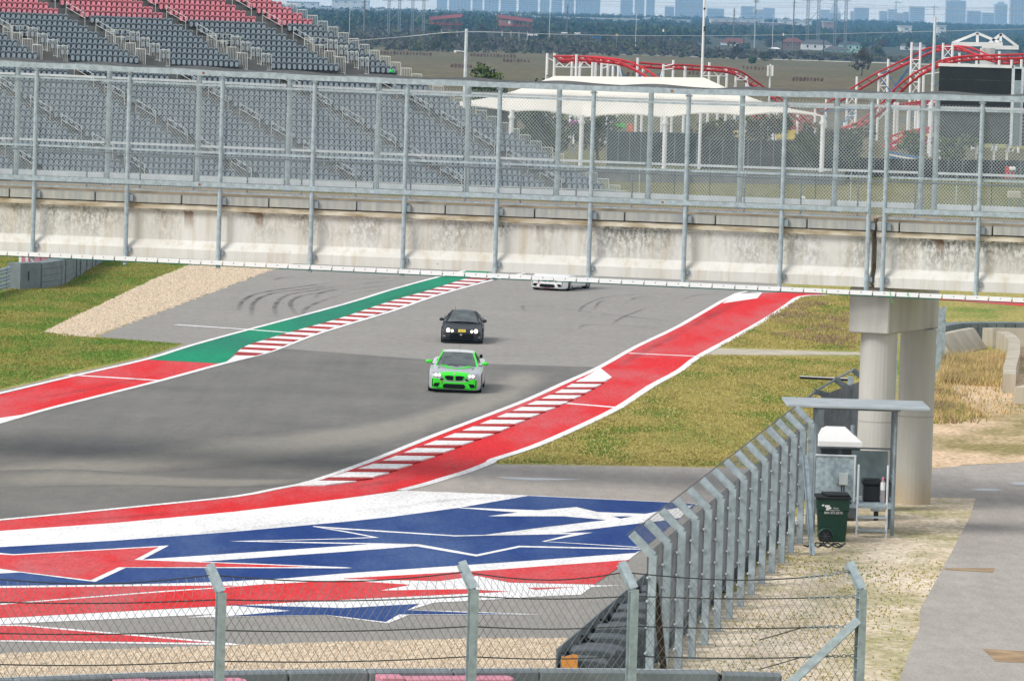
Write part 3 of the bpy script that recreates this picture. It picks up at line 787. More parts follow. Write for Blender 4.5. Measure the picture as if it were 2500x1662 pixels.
# ------------------------------------------------------------------ footbridge
def bridge_concrete():
    m = bpy.data.materials.new('bridge_concrete'); m.use_nodes = True
    nt, b = nodes_of(m)
    b.inputs['Roughness'].default_value = 0.92; b.inputs['Specular IOR Level'].default_value = 0.15
    tc = nt.nodes.new('ShaderNodeTexCoord')
    def nz(scale, st, detail=5, rough=0.6):
        mp = nt.nodes.new('ShaderNodeMapping'); mp.inputs['Scale'].default_value = st
        nt.links.new(tc.outputs['Object'], mp.inputs['Vector'])
        n = nt.nodes.new('ShaderNodeTexNoise'); n.inputs['Scale'].default_value = scale; n.inputs['Detail'].default_value = detail; n.inputs['Roughness'].default_value = rough
        nt.links.new(mp.outputs[0], n.inputs['Vector']); return n.outputs['Fac']
    def rng(f, a, c, lo=0.0, hi=1.0):
        r = nt.nodes.new('ShaderNodeMapRange'); r.inputs[1].default_value = a; r.inputs[2].default_value = c; r.inputs[3].default_value = lo; r.inputs[4].default_value = hi
        nt.links.new(f, r.inputs[0]); return r.outputs[0]
    def mth(op, a, c):
        n = nt.nodes.new('ShaderNodeMath'); n.operation = op; n.use_clamp = True
        for i, v in enumerate((a, c)):
            if isinstance(v, (int, float)): n.inputs[i].default_value = v
            else: nt.links.new(v, n.inputs[i])
        return n.outputs[0]
    def mix(f, a, c):
        x = nt.nodes.new('ShaderNodeMix'); x.data_type = 'RGBA'
        nt.links.new(f, x.inputs['Factor'])
        for i, v in ((6, a), (7, c)):
            if isinstance(v, tuple): x.inputs[i].default_value = (*v, 1)
            else: nt.links.new(v, x.inputs[i])
        return x.outputs[2]
    sp = nt.nodes.new('ShaderNodeSeparateXYZ'); nt.links.new(tc.outputs['Object'], sp.inputs[0])
    base = mix(rng(nz(0.9, (1, 1, .35)), .35, .65), (0.57, 0.56, 0.52), (0.68, 0.685, 0.67))
    base = mix(rng(nz(3.0, (1.6, 1.6, .12)), .50, .72, 0, .55), base, (0.46, 0.39, 0.27))
    # black algae: clouds broken up by specks, most under the coping, none on the flange
    zone = mth('MULTIPLY', rng(sp.outputs['Z'], 6.60, 6.70), rng(sp.outputs['Z'], 6.6, 7.5, .25, 1.0))
    cloud = mth('MULTIPLY', rng(nz(0.55, (1, 1, .6), 4), .40, .58), zone)
    speck = rng(nz(11, (1, 1, .55), 5, .75), .42, .56)
    base = mix(mth('MULTIPLY', mth('MULTIPLY', cloud, speck), .9), base, (0.12, 0.12, 0.105))
    drip = mth('MULTIPLY', rng(nz(1.1, (1.2, 1.2, .03), 2), .665, .70), rng(sp.outputs['Z'], 6.95, 7.45))
    base = mix(mth('MULTIPLY', drip, .8), base, (0.16, 0.085, 0.03))
    pit = mth('MULTIPLY', rng(nz(6, (1, 1, 1), 2), .70, .74), rng(nz(.5, (1, 1, 1), 2), .5, .6))
    base = mix(mth('MULTIPLY', pit, .8), base, (0.24, 0.17, 0.09))
    nt.links.new(base, b.inputs['Base Color'])
    bp = nt.nodes.new('ShaderNodeBump'); bp.inputs['Strength'].default_value = 0.3; bp.inputs['Distance'].default_value = 0.02
    nt.links.new(nz(14, (1, 1, 1), 4), bp.inputs['Height']); nt.links.new(bp.outputs[0], b.inputs['Normal'])
    return m
M['bridge'] = bridge_concrete()
M['coping'] = mat('coping_concrete', (0.29, 0.31, 0.315), rough=0.9, var=0.22, scale=3.5, bump=0.3, bscale=14, stretch=(2.2, 2.2, 0.25), col2=(0.42, 0.42, 0.38))
M['ledge'] = mat('stained_ledge', (0.30, 0.235, 0.14), rough=0.95, var=0.3, scale=1.4, stretch=(1, 1, 4), col2=(0.66, 0.62, 0.52))
M['deck'] = mat('deck_concrete', (0.36, 0.29, 0.21), rough=0.95, var=0.2, scale=1.5)
M['teal'] = mat('teal_strip', (0.01, 0.20, 0.17), rough=0.6, var=0.1)
M['white_strip'] = mat('white_edge_panel', (0.78, 0.80, 0.81), rough=0.5, var=0.04, scale=2)

def add_base_stain(m):
    nt, b = nodes_of(m)
    src = b.inputs['Base Color'].links[0].from_socket
    tc = nt.nodes.new('ShaderNodeTexCoord'); sp = nt.nodes.new('ShaderNodeSeparateXYZ'); nt.links.new(tc.outputs['Object'], sp.inputs[0])
    n = nt.nodes.new('ShaderNodeTexNoise'); n.inputs['Scale'].default_value = 1.6; n.inputs['Detail'].default_value = 5; nt.links.new(tc.outputs['Object'], n.inputs['Vector'])
    a = nt.nodes.new('ShaderNodeMath'); a.operation = 'MULTIPLY_ADD'; a.inputs[1].default_value = -1.6; nt.links.new(n.outputs['Fac'], a.inputs[0]); nt.links.new(sp.outputs['Z'], a.inputs[2])
    mr = nt.nodes.new('ShaderNodeMapRange'); mr.inputs[1].default_value = .35; mr.inputs[2].default_value = -.75; mr.inputs[4].default_value = .75; nt.links.new(a.outputs[0], mr.inputs[0])
    mx = nt.nodes.new('ShaderNodeMix'); mx.data_type = 'RGBA'; nt.links.new(mr.outputs[0], mx.inputs['Factor']); nt.links.new(src, mx.inputs[6]); mx.inputs[7].default_value = (.42, .33, .20, 1)
    wv = nt.nodes.new('ShaderNodeMath'); wv.operation = 'PINGPONG'; wv.inputs[1].default_value = 1.22; nt.links.new(sp.outputs['Z'], wv.inputs[0])
    lt = nt.nodes.new('ShaderNodeMath'); lt.operation = 'LESS_THAN'; lt.inputs[1].default_value = .018; nt.links.new(wv.outputs[0], lt.inputs[0])
    m2 = nt.nodes.new('ShaderNodeMix'); m2.data_type = 'RGBA'; nt.links.new(lt.outputs[0], m2.inputs['Factor']); nt.links.new(mx.outputs[2], m2.inputs[6]); m2.inputs[7].default_value = (.36, .34, .30, 1)
    nt.links.new(m2.outputs[2], b.inputs['Base Color'])
add_base_stain(M['pier'])
PHI = math.radians(13)
BA = Vector((math.cos(PHI), -math.sin(PHI), 0))
BN = Vector((math.sin(PHI), math.cos(PHI), 0))
BO = Vector(((2183 - 1250) / FPX * 136.0, 136.0, 0))
BZ = Vector((0, 0, 1))
def sag(s):
    tab = [(-60, 0), (-25.5, 0), (-15.6, .125), (-5.8, .155), (3.4, .07), (20, .02)]
    for (a, va), (b, vb) in zip(tab, tab[1:]):
        if s <= b: return va + (vb - va) * max(0, (s - a) / (b - a))
    return 0
def B(s, n, z):
    if z > 8: z -= sag(s) * (z - 8) / 3.4          # the old fence frame sags between its ends
    return BO + BA * s + BN * n + BZ * z
def S(px, n=0.0, y=430):
    d = ray(px, y)
    k = d.x / d.y
    o = BO + BN * n
    return (k * o.y - o.x) / (BA.x - k * BA.y)
bridge = thing('footbridge', 'concrete footbridge with galvanised mesh fencing crossing over the race track', 'bridge', BO)
s_l, s_r, s_j = S(-840), S(3620), S(2139)

def extr(prof, s0, s1):
    """profile of (n, z) swept along the bridge"""
    return MB().prism([B(s0, n, z) for n, z in prof], BA * (s1 - s0))
gp = [(0.0, 7.515), (0.0, 7.48), (0.10, 7.43), (0.10, 6.66), (-0.10, 6.42), (-0.10, 6.15), (0.62, 6.13), (0.62, 6.45), (0.42, 6.66), (0.42, 7.515)]
for a, b_ in ((s_l, s_j - 0.07), (s_j + 0.07, s_r)):
    extr(gp, a, b_).build('girder', M['bridge'], bridge, fix=True)
    extr([(3.35 - n, z) for n, z in gp], a, b_).build('girder', M['bridge'], bridge, fix=True)
    extr([(0.425, 7.42), (2.925, 7.42), (2.925, 7.72), (0.425, 7.72)], a, b_).build('deck_slab', M['deck'], bridge, fix=True)
    extr([(-0.045, 7.518), (0.42, 7.518), (0.42, 7.665), (-0.045, 7.655)], a, b_).build('ledge', M['ledge'], bridge, fix=True)
    extr([(0.24, 7.723), (3.11, 7.723), (3.11, 8.01), (0.24, 7.99)], a, b_).build('walkway', M['deck'], bridge, fix=True)
# coping blocks, one bay long
cp = [S(x) for x in (-430, -203, 27, 255, 416, 705, 930, 1156, 1383, 1613, 1843, 2070)]
cop_me = None
rc = random.Random(4)
for n0, n1 in ((-0.09, 0.235), (3.115, 3.44)):
    for i in range(-4, 18):
        a = S(27) + (i - 1) * 2.525 + rc.uniform(-.15, .15) * 0
        b_ = a + 2.51
        if a < s_l or b_ > s_r: continue
        for aa, bb in (((a, b_),) if not (a < s_j < b_) else ((a, s_j - .07), (s_j + .07, b_))):
            if bb - aa < .1: continue
            dz = rc.uniform(-.006, .006)
            extr([(n0, 7.68 + dz), (n1, 7.725 + dz), (n1, 7.93 + dz), (n0, 7.93 + dz)], aa + .012, bb - .012).build('coping_block', M['coping'], bridge, fix=True, bevel=0.012)
# posts
near_px = [-826, -598, -370, -143, 84, 311, 538, 763, 989, 1215, 1444, 1676, 1912, 2124, 2163, 2393, 2632, 2872, 3114, 3358, 3600]
far_px = [-838, -618, -400, -183, 39, 262, 482, 702, 920, 1139, 1360, 1584, 1807, 2039, 2249, 2283, 2520, 2758, 2998, 3240, 3480]
NZ0, NZ1 = 5.99, 11.36
near_s = [S(x, -0.17) for x in near_px]
far_s = [S(x, 3.52) for x in far_px]
for s in near_s:
    MB().tube(B(s, -0.17, 5.93), B(s, -0.17, NZ1), 0.062, 10).build('fence_post', M['galv'], bridge, smooth=False)
    for q_ in ((B(s + .05, -0.10, 6.36), BA * .10, BN * .07, BZ * .06), (B(s + .05, -0.12, 7.80), BA * .13, BN * .05, BZ * .09), (B(s, -0.17, 11.30), BA * .085, BN * .07, BZ * .02)):
        MB().obox(*q_).build('bracket', M['galv_dark'], bridge)
for s in far_s:
    MB().tube(B(s, 3.52, 6.1), B(s, 3.52, NZ1), 0.075, 10).build('fence_post', M['galv'], bridge)
    MB().obox(B(s, 3.50, 8.02), BA * .12, BN * .06, BZ * .12).build('bracket', M['galv_dark'], bridge)
# rails, bay by bay
def bays(ss, joint_gap=True):
    return [(a, b_) for a, b_ in zip(ss, ss[1:])]
for i, (a, b_) in enumerate(bays(near_s)):
    gap = 0.02 if abs((a + b_) / 2 - s_j) > .5 else 0.02
    mb = MB(); mb.beam(B(a + .001, -0.17, 11.42), B(b_ - .001, -0.17, 11.42), .13, .145); mb.build('top_rail', M['galv'], bridge)
    if abs((a + b_) / 2 - s_j) < .5: continue
    mb = MB(); mb.beam(B(a, -0.245, 8.25), B(b_ - .001, -0.245, 8.25), .02, .125); mb.beam(B(a, -0.20, 8.305), B(b_ - .001, -0.20, 8.305), .07, .015); mb.build('lower_rail', M['galv'], bridge)
    for z, h in ((11.08, .055), (9.17, .06), (8.04, .05)):
        mb = MB(); mb.beam(B(a + .07, -0.13, z), B(b_ - .07, -0.13, z), .05, h); mb.build('rail', M['galv'], bridge)
for a, b_ in bays(far_s):
    mb = MB(); mb.beam(B(a + .001, 3.52, 11.42), B(b_ - .001, 3.52, 11.42), .13, .145); mb.build('top_rail', M['galv'], bridge)
    if b_ - a < .6: continue
    for z, h, mm in ((11.10, .065, 'galv_light'), (9.23, .065, 'galv_light'), (8.28, .15, 'galv_light')):
        mb = MB(); mb.beam(B(a + .09, 3.48, z), B(b_ - .09, 3.48, z), .05, h); mb.build('rail', M[mm], bridge)
# inner handrail
hs = S(214, .5) - 3 * 1.565
while hs < s_r - 1.6:
    if hs > s_l:
        MB().tube(B(hs, .42, 7.98), B(hs, .42, 9.02), .024, 6).build('handrail_post', M['galv_dark'], bridge)
        MB().tube(B(hs, .42, 9.04), B(hs + 1.565, .42, 9.04), .026, 6).build('handrail', M['galv_dark'], bridge)
    hs += 1.565
# chain link, straight woven diagonals per bay
def diamond(P0, ex, ey, w, h, cell, r, mb=None, ratio=1.08):
    """diagonal wires filling a w x h rectangle with corner P0 and unit axes ex, ey"""
    mb = mb or MB()
    k = ratio
    n0 = -int(h / k / cell) - 1
    nrm = ex.cross(ey)
    for sgn in (1, -1):
        i = n0
        while i * cell < w + (0 if sgn > 0 else h / k) + cell:
            x0 = i * cell
            # wire x = x0 + sgn*y/k
            ya, yb = 0.0, h
            xa, xb = x0, x0 + sgn * h / k
            pts = []
            if sgn > 0:
                if xa < 0: ya = -xa * k; xa = 0
                if xb > w: yb = (w - x0) * k; xb = w
            else:
                if xa > w: ya = (xa - w) * k; xa = w
                if xb < 0: yb = x0 * k; xb = 0
            if yb - ya > 0.02 and ya < h and yb > 0:
                a = P0 + ex * xa + ey * ya; b2 = P0 + ex * xb + ey * yb
                d = (b2 - a).normalized()
                u = d.cross(nrm)
                off = nrm * (r * .8 * sgn)
                q = [a + u * r + off, a - u * r + off, a + nrm * r * 1.2 + off, b2 + u * r + off, b2 - u * r + off, b2 + nrm * r * 1.2 + off]
                mb.add(q, [(0, 1, 4, 3), (1, 2, 5, 4), (2, 0, 3, 5)])
            i += 1
    return mb
for ss, n_ in ((near_s, -0.06), (far_s, 3.42)):
    for a, b_ in bays(ss):
        if b_ - a < .25: continue
        diamond(B(a + .02, n_, 8.03), BA, BZ, b_ - a - .04, 3.06, 0.092, 0.0028).build('mesh_panel', M['wire'], bridge)
# roof netting, slack between the hoops
def netting(a, b_):
    mb = MB(); c = 0.13; w = b_ - a; h = 3.69
    def Q(x, y):
        bump = 0.085 * (math.sin(math.pi * x / w) ** 2) * (0.35 + 0.65 * math.sin(math.pi * y / h)) + 0.02
        return B(a + x, -0.17 + y, 11.475 + bump)
    for sgn in (1, -1):
        i = -int(h / c) - 1
        while i * c < w + h + c:
            x0 = i * c
            prev = None
            for k in range(13):
                y = h * k / 12; x = x0 + sgn * y * .8
                cur = Q(x, y) if 0 <= x <= w else None
                if prev is not None and cur is not None:
                    mb.beam(prev, cur, .006, .006)
                prev = cur
            i += 1
    return mb
for a, b_ in bays(near_s):
    if b_ - a < .6: continue
    netting(a, b_).build('roof_netting', M['wire_dark'], bridge)
# white edge panels hanging on the outer posts, teal trim below
sx = S(-840); k = 0
while sx < s_r:
    zc = 6.115 - 0.0045 * (sx - S(0))
    MB().beam(B(sx + .012, -0.26, zc), B(sx + .618, -0.26, zc), .035, .118).build('edge_panel', M['white_strip'], bridge)
    mb = MB(); mb.obox(B(sx + .31, -0.2795, zc + .01), BA * .012, BN * .003, BZ * .012); mb.obox(B(sx + .615, -0.285, zc - .03), BA * .006, BN * .004, BZ * .03); mb.build('clip', M['black'], bridge)
    sx += .63; k += 1
tm = MB(); tm.beam(B(S(0), -.235, 6.032), B(s_r, -.235, 6.032 - .0045 * (s_r - S(0))), .02, .022); tm.build('teal_trim', M['teal'], bridge)
# rust on the rails
for px, yy in ((490, 184), (488, 452), (1634, 222), (1620, 500)):
    s = S(px, -.24)
    z = 11.42 if yy < 300 else 8.25
    MB().obox(B(s, -.2405 if yy < 300 else -.257, z), BA * .035, BN * .004, BZ * .03).build('rust_patch', M['rust'], bridge, bevel=.003)
for px in (1005, 1222, 1662, 2215, 2171):
    pass
M['tie'] = mat('green_tie', (0.02, 0.55, 0.10), rough=0.5)
for px, l in ((2006, .12), (2172, .34), (2216, .14)):
    s = S(px, -.26, 700); zc = 6.115 - 0.0045 * (s - S(0))
    MB().beam(B(s, -.285, zc + .09), B(s + l * .3, -.285, zc + .09 - l), .03, .01).build('cable_tie', M['tie'], bridge)

# pier under the joint: cap beam and two round columns
ca = Vector((1.62, 3.6, 0)).normalized()
cl = Vector((ca.y, -ca.x, 0))
c0 = P(2129, 640, 136.75); c0.z = 0
def capc(t, u, z): return c0 + ca * t + cl * u + BZ * z
cap = MB().prism([capc(-.1, -.58, 4.86), capc(-.1, .58, 4.86), capc(3.95, .58, 4.86), capc(3.95, -.58, 4.86)], BZ * 1.245)
cap.build('pier_cap', M['pier'], bridge, fix=True, bevel=0.03)
for px, Y in ((2140, 137.3), (2236, 139.6)):
    c = P(px, 1000, Y); c.z = 0
    MB().lathe(c, [(.50, -.3), (.50, 4.858)], 28).build('column', M['pier'], bridge, smooth=False)

# ------------------------------------------------------------------ debris fences
def ibeam(mb, a, b, face, w=.15, d=.15, t=.012):
    """H section from a to b; face = direction the flanges look"""
    a, b, f = Vector(a), Vector(b), Vector(face).normalized()
    ax = (b - a).normalized()
    f = (f - ax * ax.dot(f)).normalized()
    r = ax.cross(f)
    h = (b - a) / 2; c = (a + b) / 2
    for s in (-1, 1):
        mb.obox(c + f * (s * (d / 2 - t / 2)), r * (w / 2), h, f * (t / 2))
    mb.obox(c, r * (t / 2), h, f * (d / 2 - t))
    return mb

def kinked_post(base, arm, face, h=2.92, ribs=False, mb=None):
    mb = mb or MB()
    base = Vector(base); k = base + BZ * h
    ibeam(mb, base, k, face)
    ibeam(mb, k - BZ * .01, k + Vector(arm), face)
    if ribs:
        f = Vector(face).normalized(); r = BZ.cross(f)
        for z in np.arange(1.0, h, .22):
            mb.obox(base + BZ * float(z), r * .074, f * .062, BZ * .006)
    return mb

# long fence running away beside the dirt verge
LX = lambda d: 2.82 + 0.147 * (d - 95.8)
armL = Vector((-.43, .05, .40))
lf = thing('debris_fence', 'long row of kinked galvanised steel posts with mesh running away beside the barrier', 'fence', (LX(95.8), 95.8, 0))
face_l = Vector((-.147, -1, 0))
ds = [95.8 + 2.42 * i for i in range(15)]
for i, d in enumerate(ds):
    b0 = Vector((LX(d), d, 0))
    kinked_post(b0, armL, face_l, ribs=(i in (0, 13))).build('fence_post', M['galv'], lf)
    mb = MB(); mb.obox(b0 + Vector((0, 0, .02)), (.20, 0, 0), (0, .20, 0), (0, 0, .03)); mb.build('footing', M['jersey'], lf)
    for z in (.55, 1.05, 1.55, 2.05, 2.5):
        MB().obox(b0 + Vector((-.10, -.09, z)), (.018, 0, 0), (0, .025, 0), (0, 0, .018)).build('clamp', M['galv_light'], lf)
exl = Vector((.147, 1, 0)).normalized()
off_l = Vector((-.115, 0, 0))
for d0, d1 in zip(ds, ds[1:]):
    a = Vector((LX(d0), d0, .95)) + off_l
    w = (Vector((LX(d1), d1, 0)) - Vector((LX(d0), d0, 0))).length
    diamond(a, exl, BZ, w, 2.0, .075, .0045).build('mesh_panel', M['wire_dark'], lf)
    au = armL.normalized()
    diamond(Vector((LX(d0), d0, 2.92)) + off_l, exl, au, w, .56, .12, .0028).build('mesh_panel', M['wire_dark'], lf)
for z in (.55, 1.05, 1.55, 2.05, 2.5):
    MB().path([Vector((LX(d) - .11, d, z)) for d in (ds[0], ds[-1])], .008, 5).build('cable', M['cable'], lf)
MB().path([Vector((LX(d), d, 2.92)) + armL * .95 + Vector((-.07, 0, 0)) for d in (ds[0], ds[-1])], .008, 5).build('cable', M['cable'], lf)
# raking brace of the frame post
bb = MB(); ibeam(bb, Vector((LX(ds[13]) + .05, ds[13] - .1, 2.3)), Vector((LX(ds[13]) + .18, ds[13] - 2.6, 0.02)), (1, 0, 0), .13, .13); bb.build('brace', M['galv'], lf)
bb = MB(); ibeam(bb, Vector((LX(ds[0]) + .05, ds[0] + .1, 2.4)), Vector((LX(ds[0]) + .40, ds[0] + 2.4, 0.02)), (1, 0, 0), .13, .13); bb.build('brace', mat('brown_brace', (.11, .085, .06), rough=.9, var=.2), lf)

# second run of the same fence behind the marshal post, seen edge on
f2 = thing('debris_fence', 'dark far run of kinked fence posts behind the portable toilet beside the pier', 'fence', (7.0, 140, 0))
p2 = [(1968, 975, 139.5), (1992, 955, 141.5), (2040, 925, 144.5), (2085, 902, 147.5)]
for i, (px, py, Y) in enumerate(p2):
    t = P(px, py, Y)
    b0 = Vector((t.x + .42, Y, 0))
    kinked_post(b0, (-.46, -.1, t.z - 2.80), (.2, -1, 0), h=2.80).build('fence_post', M['galv_dark'], f2)
for (a, b_) in zip(p2, p2[1:]):
    A = P(*a); C = P(*b_)
    pa = Vector((A.x + .42, a[2], 1.0)); pc = Vector((C.x + .42, b_[2], 1.0))
    ex = (pc - pa); w = ex.length; ex.normalize()
    diamond(pa, ex, BZ, w, 1.9, .07, .009).build('mesh_panel', M['wire_dark'], f2)
    MB().beam(A, C, .05, .05).build('top_bar', M['galv_dark'], f2)
    for k in range(3):
        q = [pa.lerp(pc, t) + BZ * (1.7 - .35 * k - .18 * math.sin(math.pi * t)) for t in (0, .25, .5, .75, 1)]
        MB().path(q, .012, 5).build('cable', M['black'], f2)
f3 = thing('debris_fence', 'tall pale fence posts standing just behind the two round bridge columns', 'fence', (11.8, 150, 0))
for px, py, Y in ((2187, 812, 176), (2284, 800, 190), (2296, 752, 196), (2305, 748, 203)):
    t = P(px, py, Y); 
    mb = MB(); ibeam(mb, Vector((t.x, Y, 0)), Vector((t.x, Y, t.z)), (.1, -1, 0)); mb.build('fence_post', M['galv'], f3)
MB().beam(P(2187, 840, 176.2), P(2305, 780, 203.2), .03, .05).build('rail', M['galv'], f3)

# fence across the bottom of the picture
nf = thing('debris_fence', 'near fence of kinked posts, sagging mesh and dark cables across the foreground', 'fence', (0, 89, 0))
kp = [(-640, 1452), (-60, 1449), (540, 1445), (1156, 1437), (1547, 1437), (2104, 1437)]
armN = Vector((-.235, .22, .44))
KN = [G(x, y, 2.92) for x, y in kp]
faceN = Vector((.42, -1, 0))
for i, k in enumerate(KN):
    b0 = Vector((k.x, k.y, 0))
    kinked_post(b0, armN, faceN, ribs=(i == 5)).build('fence_post', M['galv'], nf)
cab = [(2.92 + .33, .16), (2.78, 0), (2.24, 0), (1.70, 0), (1.15, 0)]
for i in range(len(KN) - 1):
    a, b_ = KN[i], KN[i + 1]
    e = b_ - a; w = e.length; ex = e.normalized()
    nrm = Vector((-ex.y, ex.x, 0))
    o = nrm * .085
    last = (i == 4)
    z0, z1 = .2, 2.80
    diamond(Vector((a.x, a.y, z0)) + o, ex, BZ, w - (.0 if not last else .05), z1 - z0, .150, .0042, ratio=1.55).build('mesh_panel', M['wire_dark'], nf)
    # upper part leans with the arms; its top edge sags between posts
    mb = MB(); n_ = 26
    def top(t):
        return a.lerp(b_, t) + armN * (.62 - .35 * math.sin(math.pi * t)) + o
    def low(t): return a.lerp(b_, t) - BZ * .12 + o
    for k in range(n_ + 1):
        t = k / n_
        for sg in (-1, 1):
            t2 = t + sg * 1.1 / n_
            if 0 <= t2 <= 1: mb.beam(low(t), top(t2), .006, .006)
    mb.build('mesh_panel', M['wire_dark'], nf)
    for zc, lean in cab:
        pts = []
        for k in range(9):
            t = k / 8
            sag = .05 * math.sin(math.pi * t)
            p = a.lerp(b_, t); p = Vector((p.x, p.y, zc - sag)) + o * 1.2
            if lean: p = a.lerp(b_, t) + armN * (.62 - .30 * math.sin(math.pi * t)) + o * 1.1
            pts.append(p)
        if last: pts = pts[:-1]
        MB().path(pts, .0125, 5).build('cable', M['cable'], nf)
        if last:   # chain links, shackles and clamps tie the cable to the end post
            q0 = pts[-1]; q1 = b_.copy(); q1.z = zc; q1 += o * .6
            if lean: q1 = b_ + armN * .72 + o * .4
            nl = 7
            ch = MB()
            for k in range(nl):
                c = q0.lerp(q1, (k + .5) / nl); d = (q1 - q0) / nl * .62
                up = BZ if k % 2 else nrm
                ring = []
                for j in range(9):
                    t = 2 * math.pi * j / 8
                    ring.append(c + d * math.cos(t) + up * (.026 * math.sin(t)))
                ch.path(ring, .0095, 4)
            ch.build('chain', M['galv_dark'], nf)
            for k in range(5):
                c = pts[-2].lerp(pts[-1], .2 + k * .19)
                MB().obox(c, ex * .016, nrm * .02, BZ * .030).build('clamp', M['galv'], nf)
            if zc in (2.24, 1.70):   # loose cable tail
                MB().path([pts[-2], pts[-2] - ex * .35 - BZ * .10, pts[-2] - ex * .8 - BZ * .22], .011, 5).build('cable', M['cable'], nf)
kb = KN[5]
bb = MB(); ibeam(bb, Vector((kb.x - .05, kb.y - .02, 2.35)), Vector((kb.x - 2.15, kb.y - .5, 0.35)), (0, -1, 0.3), .15, .15); bb.build('brace', M['galv'], nf)

# ------------------------------------------------------------------ barriers
# grey foam block wall in front of the near fence
nb_ = thing('crash_barrier', 'low grey block barrier with faded pink sections along the bottom edge', 'barrier', G(900, 1760, 0))
tl = [(-400, 1668), (0, 1652), (430, 1636), (850, 1630), (1300, 1629), (1700, 1632), (1925, 1638)]
TL = [G(x, y, 1.1) for x, y in tl]
jpx = [-420, -200, 20, 250, 470, 690, 887, 1096, 1306, 1530, 1748]
def on_line(line, px, z):
    for a, b_ in zip(line, line[1:]):
        pa = (a.x / a.y, b_.x / b_.y)
        d = ray(px, 1640); k = d.x / d.y
        if pa[0] <= k <= pa[1] or b_ is line[-1] or k < line[0].x / line[0].y:
            t = (k * a.y - a.x) / ((b_.x - a.x) - k * (b_.y - a.y))
            q = a.lerp(b_, t); q.z = z; return q
for x0, x1 in zip(jpx, jpx[1:]):
    a, b_ = on_line(TL, x0, 0), on_line(TL, x1, 0)
    e = (b_ - a).normalized(); n = Vector((e.y, -e.x, 0))
    h = 1.1
    a2, b2 = a + e * .015, b_ - e * .015
    mb = MB().prism([a2, b2, b2 + n * .42, a2 + n * .42], BZ * h)
    mb.build('barrier_block', M['barrier'], nb_, fix=True, bevel=.035)
    MB().prism([a2 + n * .06 + BZ * (h + .002), b2 + n * .06 + BZ * (h + .002), b2 + n * .17 + BZ * (h + .002), a2 + n * .17 + BZ * (h + .002)], BZ * .006).build('top_seam', M['barrier_top'], nb_)
for x0, x1, y0 in ((250, 330, 1652), (332, 555, 1652), (903, 962, 1640), (964, 1218, 1642)):
    a, b_ = on_line(TL, x0, 0), on_line(TL, x1, 0)
    e = (b_ - a).normalized(); n = Vector((e.y, -e.x, 0))
    o = n * .435
    L = (b_ - a).length
    pts = [a + o, b_ + o]
    if x1 - x0 > 100:
        for k in range(1, 8):
            t = math.pi * k / 8
            pts.append(b_ + o + n * (.26 * (1 - math.cos(t))) + e * (.10 * math.sin(t)))
    pts += [b_ + o + n * .52, a + o + n * .52]
    MB().prism(pts, BZ * (1.02 if x1 - x0 > 100 else 1.05)).build('pink_block', M['pink'], nb_, fix=True, bevel=.02)
a = on_line(TL, 1760, 0); b_ = on_line(TL, 1905, 0); e = (b_ - a).normalized(); n = Vector((e.y, -e.x, 0))
eb = thing('crash_barrier', 'short grey end block of the near barrier beside the leaning brace', 'barrier', a)
MB().prism([a, b_, b_ + n * .42, a + n * .42], BZ * 1.08).build('barrier_block', M['barrier'], eb, fix=True, bevel=.035)
MB().tube(a - e * .06 + BZ * .98 + n * .1, a - e * .06 + BZ * .98 + n * .3, .07, 10).build('coupling', M['black'], eb)
M['orange'] = mat('orange_sheet', (0.75, 0.30, 0.05), rough=0.6, var=0.1)
og = thing('marker_sheet', 'small orange plastic marker at the end of the dark block row', 'marker', G(1390, 1645, 0))
oa = P(1371, 1600, 94.1); ob = P(1411, 1598, 94.1)
MB().prism([oa - BZ * .42, ob - BZ * .44, ob, ob - Vector((.10, 0, -.01)), oa + Vector((.07, 0, -.02)), oa], Vector((0, .03, 0))).build('sheet', M['orange'], og, fix=True)

# dark blocks along the inside of the long fence
db = thing('crash_barrier', 'row of dark grey barrier blocks beneath the long fence, topped by a thin strip', 'barrier', (1.6, 96, 0))
DX = lambda d: 1.02 + .147 * (d - 94.5)
dd = 94.6; k = 0
bme = None
while dd < 132:
    c = Vector((DX(dd) + .52, dd, 0))
    if bme is None:
        mb = MB().prism([(-.46, -.40, 0), (.44, -.40, 0), (.44, -.40, 1.06), (.20, -.40, 1.12), (-.20, -.40, 1.13), (-.46, -.40, 1.10)], (0, .72, 0))
        bme = mb.mesh('barrier_block', [M['barrier_dark']])
        bm = bmesh.new(); bm.from_mesh(bme); bmesh.ops.bevel(bm, geom=bm.edges[:], offset=.03, segments=1, affect='EDGES'); bmesh.ops.recalc_face_normals(bm, faces=bm.faces[:]); bm.to_mesh(bme); bm.free()
    o = link('barrier_block', bme, db); o.location = c - _org(db); o.rotation_euler = (0, 0, .10 * math.sin(k * 3.3))
    o.scale = (1, 1, .96 + .05 * math.sin(k * 2.1))
    dd += 1.2; k += 1
mb = MB(); mb.beam(Vector((DX(94.5), 94.5, .62)), Vector((DX(133), 133, .62)), .03, 1.22); mb.build('front_sheet', M['barrier'], db)
sb = MB()
for q in range(14):
    d = 95 + q * 2.8
    sb.beam(Vector((DX(d) + .02, d, 1.1)), Vector((DX(d) + .35, d, .95)), .03, .04)
sb.build('strap', M['black'], db)

